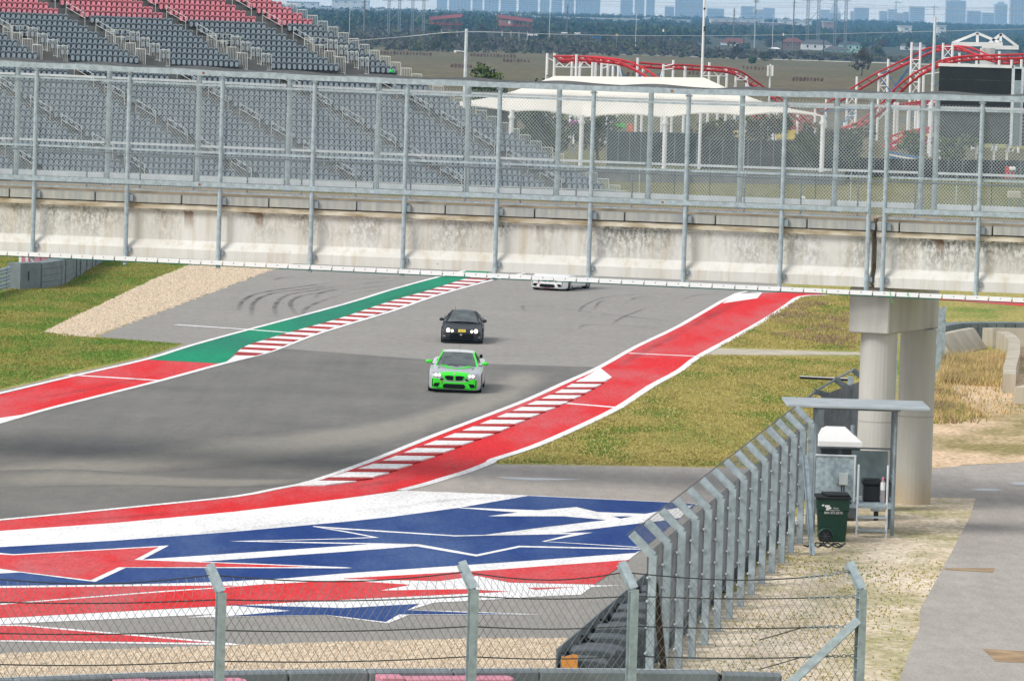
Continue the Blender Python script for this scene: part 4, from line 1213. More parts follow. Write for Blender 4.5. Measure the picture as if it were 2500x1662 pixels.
# stacked grey blocks on the far left
lb = thing('block_barrier', 'wall of stacked grey foam blocks on the grass at the left edge under the bridge', 'barrier', G(100, 700, 0))
lpts = [G(49, 707, 0), G(105, 704.5, 0), G(150, 699, 0), G(178, 683, 0), G(215, 661, 0), G(254, 640, 0), G(290, 620, 0)]
lpth = lerp_path(lpts, 24)
for i in range(24):
    a, b_ = lpth[i], lpth[i + 1]
    e = (b_ - a).normalized(); n = Vector((-e.y, e.x, 0))
    if i == 0 or i == 1:
        pass
    jit = rc.uniform(-.06, .06)
    a2 = a + e * .02 + n * jit; b2 = b_ - e * .03 + n * jit
    rows = 1 if i == 0 else 4
    for r_ in range(rows):
        z0 = r_ * 1.22 / rows; z1 = z0 + 1.22 / rows - (.014 if rows > 1 else 0)
        nj = n * rc.uniform(-.012, .012)
        MB().prism([a2 + nj + BZ * z0, b2 + nj + BZ * z0, b2 + nj + n * .75 + BZ * z0, a2 + nj + n * .75 + BZ * z0], BZ * (z1 - z0)).build('block', M['barrier'], lb, fix=True)
a, b_ = lpth[0], lpth[1]
MB().obox(a.lerp(b_, .4) + Vector((0, -.012, .62)), (.02, 0, 0), (0, .01, 0), (0, 0, .22)).build('slot', M['black'], lb)
gr = thing('guardrail', 'corrugated steel guardrail at the left edge beside the grey block wall', 'guardrail', G(10, 710, 0))
ga, gb = G(-90, 745, 0), G(22, 708, 0)
for z in (.22, .56, .90):
    mb = MB(); e = (gb - ga); n = Vector((e.y, -e.x, 0)).normalized()
    for q in range(2):
        zz = z + q * .15
        mb.add([ga + BZ * (zz - .075), ga + n * .07 + BZ * zz, ga + BZ * (zz + .075), gb + BZ * (zz - .075), gb + n * .07 + BZ * zz, gb + BZ * (zz + .075)], [(0, 1, 4, 3), (1, 2, 5, 4)])
    mb.build('rail', M['galv'], gr)
for t in (.1, .5, .92):
    c = ga.lerp(gb, t); MB().box((c.x - .05, c.y + .02, 0), (c.x + .05, c.y + .12, 1.1)).build('post', M['galv_dark'], gr)
M['yellow'] = mat('yellow_panel', (0.62, 0.50, 0.10), rough=0.6, var=0.2, scale=1.5)
pb = thing('block_barrier', 'faded pink barrier tops behind the grey block wall at far left', 'barrier', G(60, 690, 0))
for i in range(8):
    a = G(40 + i * 26, 668 - i * 4, 0)
    MB().box((a.x, a.y + 2, 0), (a.x + .44, a.y + 2.8, 1.30)).build('block', M['pink'], pb, bevel=.02)
wpst = thing('marker_post', 'white and yellow marker posts behind the guardrail at the left edge', 'posts', G(5, 690, 0))
for px, y0 in ((6, 640), (22, 635), (38, 630)):
    a = G(px, 705, 0); MB().box((a.x - .06, a.y + 8, 0), (a.x + .06, a.y + 8.1, 1.25)).build('post', M['white'], wpst)
    MB().box((a.x - .065, a.y + 7.99, .5), (a.x + .065, a.y + 8.11, .75)).build('band', M['yellow'], wpst)

# right side: grey blocks and concrete walls behind the pier
Zr = crop(2280, 720, 5.6)
rb = thing('block_barrier', 'curving line of dark grey barrier blocks behind the concrete walls at right', 'barrier', G(2400, 850, 0))
rp = [G(*q, .80) for q in Zr([(90, 440), (160, 420), (300, 396), (430, 382)])] + [G(*q, .80) for q in Zr([(660, 377), (1110, 378), (1400, 382)])]
rpth = lerp_path(rp, 16)
for a, b_ in zip(rpth, rpth[1:]):
    e = (b_ - a).normalized(); n = Vector((-e.y, e.x, 0)); a2 = a + e * .02; b2 = b_ - e * .02
    for r_ in range(3):
        z0 = r_ * .267
        MB().prism([Vector((p.x, p.y, z0)) for p in (a2, b2, b2 + n * .8, a2 + n * .8)], BZ * .256).build('block', M['barrier'], rb, fix=True)
def jersey(mb, a, b_, h=.85, wt=.18, wb=.62):
    e = (b_ - a).normalized(); n = Vector((-e.y, e.x, 0))
    prof = [(-wb / 2, 0), (-wb / 2, .10), (-wt / 2 - .05, .38), (-wt / 2, h), (wt / 2, h), (wt / 2 + .05, .38), (wb / 2, .10), (wb / 2, 0)]
    return mb.prism([a + n * x + BZ * z for x, z in prof], b_ - a)
ja = [G(*q, .85) for q in Zr([(60, 545), (215, 516)])] + [G(*q, .85) for q in Zr([(362, 482), (555, 448)])]
jl = ['concrete jersey block nearest the pier in the row of three at right', 'middle concrete jersey block of the row of three beyond the pier', 'right hand concrete jersey block of the row of three before the gap']
for i in range(3):
    a, b_ = ja[i].copy(), ja[i + 1].copy(); a.z = b_.z = 0
    jt = thing('jersey_block', jl[i], 'concrete barrier', a, 'tilted concrete blocks beyond the pier')
    e = (b_ - a).normalized() * .02
    n = Vector((-e.y, e.x, 0)).normalized()
    MB().prism([a + e - n * .62, b_ - e - n * .62, b_ - e + BZ * .85, a + e + BZ * .85], n * .25).build('block', M['jersey'], jt, fix=True, bevel=.03)
cw = thing('concrete_wall', 'low curving concrete wall ending in a blunt face beside the dry grass', 'wall', G(2460, 955, 0))
cpx = Zr([(1032, 1080), (1042, 960), (1090, 800), (1100, 680), (1092, 610), (1010, 530), (880, 478), (740, 448)])
cpt = [G(x, y, .72) for x, y in cpx]
cpt = smooth_path(cpt, 3)
A_, B_2 = strip_pts([Vector((p.x, p.y, 0)) for p in cpt], .48)
for i in range(len(A_) - 1):
    MB().prism([A_[i], A_[i + 1], B_2[i + 1], B_2[i]], BZ * (.72 + .001 * (i % 2))).build('wall_segment', M['jersey'], cw, fix=True)
cw2 = thing('concrete_wall', 'straight concrete wall at the right edge behind the curving wall', 'wall', G(2480, 850, 0))
a, b_ = G(*Zr([(800, 447)])[0], .85), G(*Zr([(1500, 462)])[0], .85); a.z = b_.z = 0
jersey(MB(), a, b_, .85, .3, .5).build('wall_segment', M['jersey'], cw2, fix=True)
jb = thing('jersey_block', 'single pale concrete block lying at the right edge on the dirt', 'concrete barrier', G(2490, 990, 0))
a = G(*Zr([(1165, 1505)])[0], 0); jersey(MB(), a, a + Vector((.9, 2.2, 0)), .66, .34, .55).build('block', M['jersey'], jb, fix=True, bevel=.03)
# ------------------------------------------------------------------ marshal post, bin, toilet
def Zb(x, y): return (1940 + x / 3.56, 900 + y / 3.56)
def Qb(x, y, Y): return P(*Zb(x, y), Y)
YF, YB = 130.3, 132.0
mp_ = thing('marshal_post', 'open galvanised steel marshal stand with flat roof slab and raised floor beside the fence', 'stand', G(2080, 1310, 0))
xl = Qb(160, 1400, YF).x; xr = Qb(848, 1400, YF).x
zr = 3.30
M['galv_sheet'] = mat('galvanised_sheet', (0.34, 0.42, 0.46), rough=0.5, var=0.28, scale=9, spec=0.5, detail=7)
M['galv_back'] = mat('dark_sheet', (0.20, 0.25, 0.265), rough=0.6, var=0.2, scale=3)  # back panel sheet, a darker grey than the front one
for x, Y in ((xl, YF), (xr, YF), (xl + .05, YB), (xr + .05, YB)):
    MB().tube((x, Y, 0), (x, Y, zr), .045, 8).build('leg', M['galv_dark'], mp_)
MB().box((xl - .80, YF - .35, zr), (xr + .86, YB + .55, zr + .07)).build('roof_slab', mat('roof_sheet', (.36, .41, .44), rough=.6, var=.12, scale=2, spec=.3), mp_, bevel=.01)
MB().box((xl - .1, YF - .1, zr - .06), (xr + .1, YF + .0, zr - .003)).build('roof_beam', M['galv_dark'], mp_)
MB().box((xl + .35, YB - .8, zr - .06), (xl + 1.6, YB - .5, zr - .003)).build('roof_beam', M['galv_dark'], mp_)
MB().box((xl - .05, YF - .02, .70), (xr + .05, YB + .05, .84)).build('floor', M['galv'], mp_)
MB().box((xl + .02, YF - .05, .90), (xl + 1.0, YF - .03, 2.02)).build('front_panel', M['galv_sheet'], mp_)
fr = MB(); fr.tube((xl, YF - .055, 2.05), (xl + 1.03, YF - .055, 2.05), .028, 6); fr.tube((xl + 1.03, YF - .055, .86), (xl + 1.03, YF - .055, 2.078), .028, 6)
fr.build('panel_frame', M['galv_light'], mp_)
MB().box((xl + 1.05, YB - .03, .86), (xr - .05, YB - .01, 2.06)).build('back_panel', M['galv_back'], mp_)
MB().tube((xl, YB, 2.12), (xr + .05, YB, 2.12), .025, 6).build('rail', M['galv_dark'], mp_)
for s in (xl, xr):
    MB().tube((s, YF, 2.12), (s + .05, YB, 2.12), .025, 6).build('rail', M['galv'], mp_)
    MB().tube((s, YF, 1.45), (s + .05, YB, 1.45), .025, 6).build('rail', M['galv'], mp_)
lx0, lx1 = Qb(540, 1400, YF - .6).x, Qb(795, 1400, YF - .6).x
for x in (lx0, lx1):
    MB().tube((x, YF - .55, 0), (x, YF - .55, 1.88), .028, 8).build('stair_post', M['galv_light'], mp_)
for z in (.18, .52, .84):
    MB().box((lx0, YF - .62, z - .02), (lx1, YF - .40, z + .02)).build('stair_tread', M['galv'], mp_)
sw = thing('switch_box', 'pale grey electrical box mounted on the front panel of the marshal stand', 'electrical box', (xl + .7, YF - .1, 1.4))
MB().box((xl + .62, YF - .17, 1.30), (xl + .85, YF - .052, 1.61)).build('housing', mat('box_grey', (0.55, 0.60, 0.60), rough=.5, var=.05), sw, bevel=.01)
MB().box((xl + .53, YF - .12, 1.33), (xl + .615, YF - .052, 1.46)).build('side_box', M['galv'], sw, bevel=.008)
for dx in (.70, .76):
    MB().tube((xl + dx, YF - .10, .95), (xl + dx, YF - .10, 1.297), .014, 6).build('conduit', M['black'], sw)
# tubs and extinguisher on the floor
tb = thing('storage_tub', 'black lidded storage tub standing on the floor of the marshal stand', 'tub', (xl + 1.5, YF + .6, .845))
tx = Qb(595, 1100, YF + .5).x; tx2 = Qb(735, 1100, YF + .5).x
MB().prism([(tx, YF + .3, .845), (tx2, YF + .3, .845), (tx2, YF + .8, .845), (tx, YF + .8, .845)], (0, 0, .42)).build('tub_body', M['black'], tb, bevel=.02)
MB().box((tx - .05, YF + .25, 1.27), (tx2 + .05, YF + .85, 1.42)).build('lid', M['black'], tb, bevel=.04)
tb2 = thing('storage_tub', 'second smaller black tub half hidden behind the fire extinguisher', 'tub', (xl + 1.9, YF + .6, .845))
tx3 = Qb(835, 1100, YF + .5).x
MB().box((tx2 + .10, YF + .35, .845), (tx3 - .04, YF + .8, 1.30)).build('tub_body', M['black'], tb2, bevel=.03)
MB().box((tx2 + .07, YF + .32, 1.303), (tx3 - .02, YF + .83, 1.38)).build('lid', M['black'], tb2, bevel=.02)
fx = thing('fire_extinguisher', 'silver and white fire extinguisher with pink top on the stand floor', 'extinguisher', (Qb(765, 1100, YF + .15).x, YF + .15, .845))
ex = _org(fx)
MB().lathe(ex, [(.055, 0), (.062, .02), (.062, .5), (.045, .56), (.02, .58)], 12).build('cylinder', mat('silver_can', (0.45, 0.42, 0.45), rough=.35, metal=.5), fx)
MB().lathe(ex + BZ * .33, [(.0635, 0), (.0635, .20)], 12).build('label_band', M['white'], fx)
MB().lathe(ex + BZ * .585, [(.03, 0), (.03, .07), (.01, .09)], 8).build('valve', M['pink'], fx)
MB().path([ex + Vector((.02, 0, .62)), ex + Vector((.14, 0, .62)), ex + Vector((.2, .02, .5)), ex + Vector((.2, .02, .15))], .014, 5).build('hose', M['black'], fx)

# wheeled bin
bn = thing('wheelie_bin', 'dark green wheeled bin with black lid and white lettering in front of the marshal stand', 'bin', G(*Zb(320, 1495), 0))
c = _org(bn)
M['bin_green'] = mat('bin_green', (0.006, 0.045, 0.028), rough=.45, var=.15, scale=4)
wt, wb, dt, db_ = .405, .335, .42, .33
def loop(w, d, z): return [c + Vector((-w, -d, z)), c + Vector((w, -d, z)), c + Vector((w, d, z)), c + Vector((-w, d, z))]
l0, l1, l2, l3 = loop(wb, db_, .03), loop(wt - .025, dt - .03, .80), loop(wt, dt, .83), loop(wt + .005, dt, 1.10)
mb = MB()
L_ = [l0, l1, l2, l3]
for a, b_ in zip(L_, L_[1:]):
    n = len(mb.v); mb.add(a + b_, [(i, (i + 1) % 4, 4 + (i + 1) % 4, 4 + i) for i in range(4)])
mb.add(l0, [(3, 2, 1, 0)]); mb.add(l3, [(0, 1, 2, 3)])
mb.build('bin_body', M['bin_green'], bn, fix=False, bevel=0)
mb = MB()
mb.prism([c + Vector((-wt - .05, -dt - .05, 1.103)), c + Vector((wt + .05, -dt - .05, 1.103)), c + Vector((wt + .05, dt + .12, 1.103)), c + Vector((-wt - .05, dt + .12, 1.103))], BZ * .07)
mb.build('lid', M['black'], bn, bevel=.02)
mb = MB(); q = [c + Vector((-wt + .25, -dt + .02, 1.1735)), c + Vector((wt + .01, -dt + .02, 1.1735)), c + Vector((wt + .01, dt, 1.1735)), c + Vector((-wt + .12, dt, 1.1735))]
mb.prism(q, BZ * .06); mb.build('lid_dome', M['black'], bn, bevel=.025)
mb = MB(); mb.tube(c + Vector((wt + .06, -.1, .98)), c + Vector((wt + .06, .25, .98)), .02, 6); mb.build('handle', M['black'], bn)
wc = c + Vector((-.175, -db_ - .065, .155))
MB().tube(wc, wc + Vector((0, .07, 0)), .155, 20).build('wheel', M['rubber'], bn)
wm = MB()
for k in range(6):
    t = k * math.pi / 3
    wm.beam(wc + Vector((0, -.004, 0)), wc + Vector((math.cos(t) * .11, -.004, math.sin(t) * .11)), .02, .006, up=(0, 1, 0))
wm.tube(wc + Vector((0, -.012, 0)), wc + Vector((0, -.001, 0)), .03, 10)
wo_ = wm.build('hub', mat('wheel_grey', (.06, .06, .065), rough=.5), bn); wo_['kind'] = 'stuff'
MB().path([wc + Vector((.19 * math.cos(t), .015, .19 * math.sin(t))) for t in [math.pi * k / 8 for k in range(9)]], .03, 5).build('wheel_arch', M['bin_green'], bn)
def text(body, size, loc, rot, m, parent, name='lettering', ext=.001, align='CENTER', sx=1.0):
    cu = bpy.data.curves.new('lettering', 'FONT'); cu.body = body; cu.size = size; cu.extrude = ext; cu.align_x = align; cu.resolution_u = 2
    t = bpy.data.objects.new('t', cu); col.objects.link(t)
    dg = bpy.context.evaluated_depsgraph_get()
    me = bpy.data.meshes.new_from_object(t.evaluated_get(dg))
    bpy.data.objects.remove(t); bpy.data.curves.remove(cu)
    me.materials.clear(); me.materials.append(m)
    o = link(name, me, parent); o.location = Vector(loc) - _org(parent); o.rotation_euler = rot; o.scale = (sx, 1, 1)
    o['kind'] = 'stuff'
    return o
tilt = math.atan2(.085, .75)
rt = (math.radians(90) - tilt * .35, 0, 0)
fy = c.y - dt + .005
text('800-375-8375', .088, (c.x + .0, fy - .006, .735), rt, M['white'], bn, sx=.95)
text('TEXAS', .050, (c.x - .02, fy - .009, .865), rt, M['white'], bn, align='LEFT')
text('DISPOSAL SYSTEMS', .043, (c.x - .11, fy - .007, .815), rt, M['white'], bn, align='LEFT', sx=.72)
lg_ = MB()
lg_.box((c.x - .30, fy - .012, .93), (c.x - .24, fy - .004, .97)); lg_.box((c.x - .22, fy - .012, .90), (c.x - .10, fy - .004, .96))
lg_.prism([(c.x - .20, fy - .008, .825), (c.x - .14, fy - .008, .825), (c.x - .05, fy - .010, .88), (c.x - .08, fy - .010, .92), (c.x - .18, fy - .010, .90)], (0, .004, 0))
o = lg_.build('emblem', M['white'], bn, fix=True); o['kind'] = 'stuff'
# portable toilet
pt = thing('portable_toilet', 'portable toilet with white domed roof and dark louvred walls behind the marshal stand', 'toilet', (0, 0, 0))
pc = P(2048, 1100, 134.4); pc.z = 0
pt.location = pc; ORG[pt.name] = pc
M['pt_wall'] = mat('toilet_grey', (0.065, 0.078, 0.088), rough=.6, var=.12, scale=3)
w = .54
MB().box((pc.x - w, pc.y - w, .08), (pc.x + w, pc.y + w, 1.95)).build('cabin', M['pt_wall'], pt, bevel=.02)
rl = [[(-.58, 1.955), (-.58, 2.14)]]
mb = MB()
lo = [pc + Vector((x, y, 1.953)) for x, y in ((-.58, -.58), (.58, -.58), (.58, .58), (-.58, .58))]
l1 = [v + BZ * .17 for v in lo]
l2 = [pc + Vector((x, y, 2.40)) for x, y in ((-.46, -.40), (.24, -.40), (.24, .40), (-.46, .40))]
l3 = [pc + Vector((x, y, 2.47)) for x, y in ((-.34, -.25), (.16, -.25), (.16, .25), (-.34, .25))]
for a, b_ in ((lo, l1), (l1, l2), (l2, l3)):
    mb.add(a + b_, [(i, (i + 1) % 4, 4 + (i + 1) % 4, 4 + i) for i in range(4)])
mb.add(l3, [(0, 1, 2, 3)]); mb.add(lo, [(3, 2, 1, 0)])
mb.build('roof', M['white'], pt)
MB().tube(pc + Vector((.36, .1, 2.1)), pc + Vector((.36, .1, 2.52)), .06, 10).build('vent_pipe', M['galv_dark'], pt)
for x0, x1 in ((-.50, -.06), (.04, .48)):
    for z in (1.62, 1.70, 1.78, 1.86):
        MB().box((pc.x + x0, pc.y - w - .03, z), (pc.x + x1, pc.y - w - .002, z + .045)).build('louvre', M['black'], pt)
MB().box((pc.x - .40, pc.y - w - .03, 1.42), (pc.x + .30, pc.y - w - .003, 1.47)).build('sign_strip', M['white'], pt)
gd = thing('utility_box', 'small grey metal box on a post under the marshal stand', 'utility box', G(2138, 1270, 0))
gc = _org(gd)
MB().box((gc.x - .06, gc.y - .06, 0), (gc.x + .06, gc.y + .06, .25)).build('stem', M['black'], gd)
MB().box((gc.x - .13, gc.y - .10, .252), (gc.x + .13, gc.y + .10, .5)).build('housing', M['galv'], gd, bevel=.02)
bmb = thing('boom_bar', 'horizontal black and white boom bar over the grass left of the pier', 'barrier bar', P(2070, 1010, 150))
a, b_ = P(1953, 921, 150), P(2078, 927, 150)
MB().tube(a, b_, .042, 8).build('bar', M['black'], bmb)
MB().beam(a + Vector((0, .0, .037)), b_ + Vector((0, 0, .037)), .07, .02).build('bar_cap', M['white'], bmb)
MB().box((b_.x - .1, 149.9, 0), (b_.x + .06, 150.1, b_.z + .1)).build('post', M['galv'], bmb)
hs_ = thing('cable_bundle', 'tangle of black cable lying on the ground by the bin wheel', 'cable', G(2000, 1330, 0))
q = []
for k in range(40):
    t = k / 39
    q.append(G(1962 + 100 * t + 8 * math.sin(k * 1.9), 1328 + 6 * math.sin(k * 1.3) + 3 * t, .02))
MB().path(q, .016, 4).build('cable', M['black'], hs_)
# ------------------------------------------------------------------ cars
def catmull(tab, n):
    """smooth interpolation of rows of numbers"""
    out = []
    T = [tab[0]] + list(tab) + [tab[-1]]
    for i in range(1, len(T) - 2):
        p0, p1, p2, p3 = T[i - 1:i + 3]
        for j in range(n):
            t = j / n
            out.append([0.5 * (2 * b + (c - a) * t + (2 * a - 5 * b + 4 * c - d) * t * t + (3 * b - a - 3 * c + d) * t ** 3) for a, b, c, d in zip(p0, p1, p2, p3)])
    out.append(list(tab[-1]))
    return out

def glass_mat():
    m = bpy.data.materials.new('windscreen_glass'); m.use_nodes = True
    nt, b = nodes_of(m)
    out = nt.nodes['Material Output']
    tr = nt.nodes.new('ShaderNodeBsdfTransparent'); tr.inputs[0].default_value = (.42, .47, .47, 1)
    b.inputs['Base Color'].default_value = (.16, .19, .20, 1); b.inputs['Roughness'].default_value = .12
    b.inputs['Specular IOR Level'].default_value = .7
    tc = nt.nodes.new('ShaderNodeTexCoord'); n = nt.nodes.new('ShaderNodeTexNoise'); n.inputs['Scale'].default_value = 2.5
    nt.links.new(tc.outputs['Object'], n.inputs['Vector'])
    mr = nt.nodes.new('ShaderNodeMapRange'); mr.inputs[1].default_value = .3; mr.inputs[2].default_value = .7; mr.inputs[3].default_value = .42; mr.inputs[4].default_value = .68
    mx = nt.nodes.new('ShaderNodeMixShader')
    nt.links.new(n.outputs['Fac'], mr.inputs[0]); nt.links.new(mr.outputs[0], mx.inputs[0])
    nt.links.new(tr.outputs[0], mx.inputs[1]); nt.links.new(b.outputs[0], mx.inputs[2]); nt.links.new(mx.outputs[0], out.inputs[0])
    return m
M['glass'] = glass_mat()
M['glass_dark'] = mat('dark_glass', (.014, .017, .02), rough=.22, var=.1, spec=.25)
M['interior'] = mat('car_interior', (.02, .021, .023), rough=.8, var=.2)
M['silver'] = mat('silver_paint', (.43, .44, .49), rough=.32, metal=.25, var=.03, coat=.6)
M['lime'] = mat('lime_paint', (.035, .72, .02), rough=.35, var=.05, coat=.5)
M['matt_black'] = mat('matt_black_paint', (.015, .017, .021), rough=.45, var=.12, scale=3, coat=.10, spec=.3)
M['car_white'] = mat('white_paint_car', (.78, .79, .80), rough=.3, var=.02, coat=.6)
M['grille'] = mat('grille_black', (.006, .007, .008), rough=.7, var=.1, spec=.12)
M['head_lit'] = mat('lit_headlight', (.9, .88, .82), rough=.2, var=.02, emit=(1, .93, .84, 1.1))
M['head_glow'] = mat('lit_halogen', (.9, .8, .6), rough=.2, var=.02, emit=(1, .80, .50, 5.0))
M['head_shell'] = mat('headlight_shell', (.30, .32, .35), rough=.2, var=.2, scale=6)
M['rim'] = mat('alloy_rim', (.10, .10, .11), rough=.4, metal=.4, var=.1)
M['tow'] = mat('tow_hook', (.55, .10, .02), rough=.5, var=.2)
M['tow_red'] = mat('tow_hook_red', (.42, .012, .045), rough=.5, var=.1)
M['plate'] = mat('yellow_plate', (.62, .49, .06), rough=.5, var=.06)
M['cage_red'] = mat('red_cage', (.50, .06, .08), rough=.5, var=.1)
M['mono'] = mat('chrome', (.6, .6, .62), rough=.25, metal=.6, var=.05)

class Car:
    def __init__(s, name, label, loc, yaw, st, paint, L):
        s.root = thing(name, label, 'car', loc, rotz=-yaw, group=None)
        s.st = st
        s.root.rotation_euler[1] = .016          # leaning with the camber of the bend
        rows = catmull(st, 5)
        vs, fs = [], []
        N = None
        for (y, hw, zb, zs, zt) in rows:
            cp = [(0, zb), (hw * .55, zb), (hw * .93, zb + .01), (hw * .995, zb + .12), (hw, (zb + zs) / 2), (hw * .985, zs - .06), (hw * .93, zs + .01), (hw * .72, zs * .35 + zt * .65), (hw * .38, zt - .006), (0, zt)]
            half = catmull([list(p) for p in cp], 3)
            ring = [Vector((x, y, z)) for x, z in half] + [Vector((-x, y, z)) for x, z in half[-2:0:-1]]
            N = len(ring); vs += ring
        nr_ = len(rows)
        for i in range(nr_ - 1):
            for k in range(N):
                fs.append((i * N + k, i * N + (k + 1) % N, (i + 1) * N + (k + 1) % N, (i + 1) * N + k))
        fs += [list(range(N))[::-1], [(nr_ - 1) * N + k for k in range(N)]]
        mb = MB().add(vs, fs)
        s.body = mb.build('body', paint, s.root, smooth=True, fix=True, local=True)
        bm = bmesh.new(); bm.from_mesh(s.body.data)
        bmesh.ops.triangulate(bm, faces=bm.faces[:])
        s.bvh = BVHTree.FromBMesh(bm); bm.free()
    lift = .04
    def front(s, name, pts, m, off=.008, th=.006, parent=None, cuts=2):
        """thin panel with outline (x, z) laid on the nose"""
        return s._lay(name, [Vector((x, -1, z + s.lift * min(1, max(0, (z - .14) / .1)))) for x, z in pts], Vector((0, 1, 0)), m, off, th, parent, cuts)
    def top(s, name, pts, m, off=.006, th=.004, parent=None, cuts=3):
        return s._lay(name, [Vector((x, y, 3)) for x, y in pts], Vector((0, 0, -1)), m, off, th, parent, cuts)
    def _lay(s, name, pts, d, m, off, th, parent, cuts):
        bm = bmesh.new()
        f = bm.faces.new([bm.verts.new(p) for p in pts]); f.normal_update()
        bmesh.ops.triangulate(bm, faces=[f])
        for _ in range(cuts):
            bmesh.ops.subdivide_edges(bm, edges=[e for e in bm.edges if e.calc_length() > .06], cuts=1)
            bmesh.ops.triangulate(bm, faces=bm.faces[:])
        bm.normal_update()
        if sum((f.normal.dot(d) * f.calc_area() for f in bm.faces)) > 0:
            bmesh.ops.reverse_faces(bm, faces=bm.faces[:])
        for v in bm.verts:
            h = s.bvh.ray_cast(v.co, d, 6)
            v.co = (h[0] - (h[1] if h[1].dot(d) > 0 else -h[1]) * off - d * (off * .3)) if h[0] is not None else v.co + d * (1.3 - off)
        r = bmesh.ops.extrude_face_region(bm, geom=bm.faces[:])
        for e in r['geom']:
            if isinstance(e, bmesh.types.BMVert): e.co -= d * th
        bmesh.ops.recalc_face_normals(bm, faces=bm.faces[:])
        me = bpy.data.meshes.new(name); bm.to_mesh(me); bm.free(); me.materials.append(m)
        return link(name, me, parent or s.root)
    def wheel(s, x, y, r, w):
        sg = 1 if x > 0 else -1
        t = MB().tube((x - sg * w, y, r), (x, y, r), r, 28).build('wheel', M['rubber'], s.root, local=True, bevel=.0)
        MB().tube((x, y, r), (x + sg * .004, y, r), r * .68, 20).build('rim', M['rim'], t, local=True)
        sp = MB()
        for k in range(10):
            a = k * math.pi / 5
            sp.beam((x + sg * .008, y, r), (x + sg * .008, y + math.cos(a) * r * .62, r + math.sin(a) * r * .62), .03, .012, up=(1, 0, 0))
        o = sp.build('spokes', M['mono'], t, local=True); o['kind'] = 'stuff'
    def arch(s, x, y, r, rr):
        sg = 1 if x > 0 else -1
        MB().tube((x - sg * .02, y, r), (x + sg * .004, y, r), rr, 28).build('wheel_arch', M['grille'], s.root, local=True)
    def cabin(s, base, roof, pil, roofm, glass, crown=.045, pr=.035):
        """base, roof: (half width, y, z) corners front and rear; panes sit between the pillars"""
        (bw0, by0, bz0), (bw1, by1, bz1), (bw2, by2, bz2) = base
        (rw0, ry0, rz0), (rw1, ry1, rz1) = roof
        V = Vector
        def pane(name, quad, m, bow=0, nrm=V((0, 0, 0)), par=None):
            n = 6; vs, fs = [], []
            a, b, c, d = [V(q) for q in quad]
            for i in range(n + 1):
                for j in range(n + 1):
                    u, v = i / n, j / n
                    p = a.lerp(b, u).lerp(d.lerp(c, u), v) + nrm * (bow * 4 * u * (1 - u))
                    vs.append(p)
            for i in range(n):
                for j in range(n):
                    fs.append((i * (n + 1) + j, (i + 1) * (n + 1) + j, (i + 1) * (n + 1) + j + 1, i * (n + 1) + j + 1))
            return MB().add(vs, fs).build(name, m, par or s.root, smooth=True, local=True)
        pane('windscreen', [(-bw0, by0, bz0), (bw0, by0, bz0), (rw0, ry0, rz0), (-rw0, ry0, rz0)], glass, .09, V((0, -1, .5)))
        pane('rear_window', [(bw2, by2, bz2), (-bw2, by2, bz2), (-rw1, ry1, rz1), (rw1, ry1, rz1)], M['glass_dark'], .05, V((0, 1, .5)))
        for sg in (1, -1):
            pane('side_window', [(sg * bw0, by0 + .05, bz0), (sg * bw2, by2, bz2), (sg * rw1, ry1, rz1), (sg * rw0, ry0 + .03, rz0)], M['glass_dark'], .02, V((sg, 0, 0)))
            MB().path([(sg * (bw0 + .02), by0 - .02, bz0 - .03), (sg * (bw0 + rw0) / 2 + sg * .02, (by0 + ry0) / 2 - .02, (bz0 + rz0) / 2 + .01), (sg * rw0, ry0, rz0)], pr, 6).build('pillar', pil, s.root, local=True)
            MB().path([(sg * rw0, ry0, rz0), (sg * (rw0 + rw1) / 2 * 1.03, (ry0 + ry1) / 2, (rz0 + rz1) / 2 + .02), (sg * rw1, ry1, rz1), (sg * bw2, by2, bz2)], pr, 6).build('roof_rail', pil, s.root, local=True)
            ym = by0 + (by2 - by0) * .52
            MB().beam((sg * (bw1 + .005), ym, bz1), (sg * (rw0 + .01), (ry0 + ry1) / 2 + .1, rz0 - .01), .03, .09, up=(0, 1, 0)).build('pillar', M['grille'], s.root, local=True)
        n = 8; vs, fs = [], []
        for i in range(n + 1):
            t = i / n; y = ry0 + (ry1 - ry0) * t; w_ = rw0 + (rw1 - rw0) * t; z0 = rz0 + (rz1 - rz0) * t
            for j in range(n + 1):
                u = j / n * 2 - 1
                vs.append((u * w_, y - .07 * (1 - u * u) * (1 - t), z0 + .02 + crown * (1 - u * u) * (.55 + .9 * t * (1 - t))))
        for i in range(n):
            for j in range(n):
                fs.append((i * (n + 1) + j, i * (n + 1) + j + 1, (i + 1) * (n + 1) + j + 1, (i + 1) * (n + 1) + j))
        s.roof = MB().add(vs, fs).build('roof', roofm, s.root, smooth=True, local=True)
        # what shows through the screen
        mb = MB(); mb.box((-bw0 * .95, by0 + .10, bz0 - .12), (bw0 * .95, by2 - .2, bz0 - .06)); mb.build('dashboard', M['interior'], s.root, local=True)
        for sg in (1, -1):
            MB().prism([(sg * .36 - .24, by0 + 1.05, bz0 - .05), (sg * .36 + .24, by0 + 1.05, bz0 - .05), (sg * .36 + .20, by0 + 1.15, bz0 + .20), (sg * .36 + .11, by0 + 1.15, bz0 + .33), (sg * .36 - .11, by0 + 1.15, bz0 + .33), (sg * .36 - .20, by0 + 1.15, bz0 + .20)], (0, .09, 0)).build('seat', M['interior'], s.root, local=True)
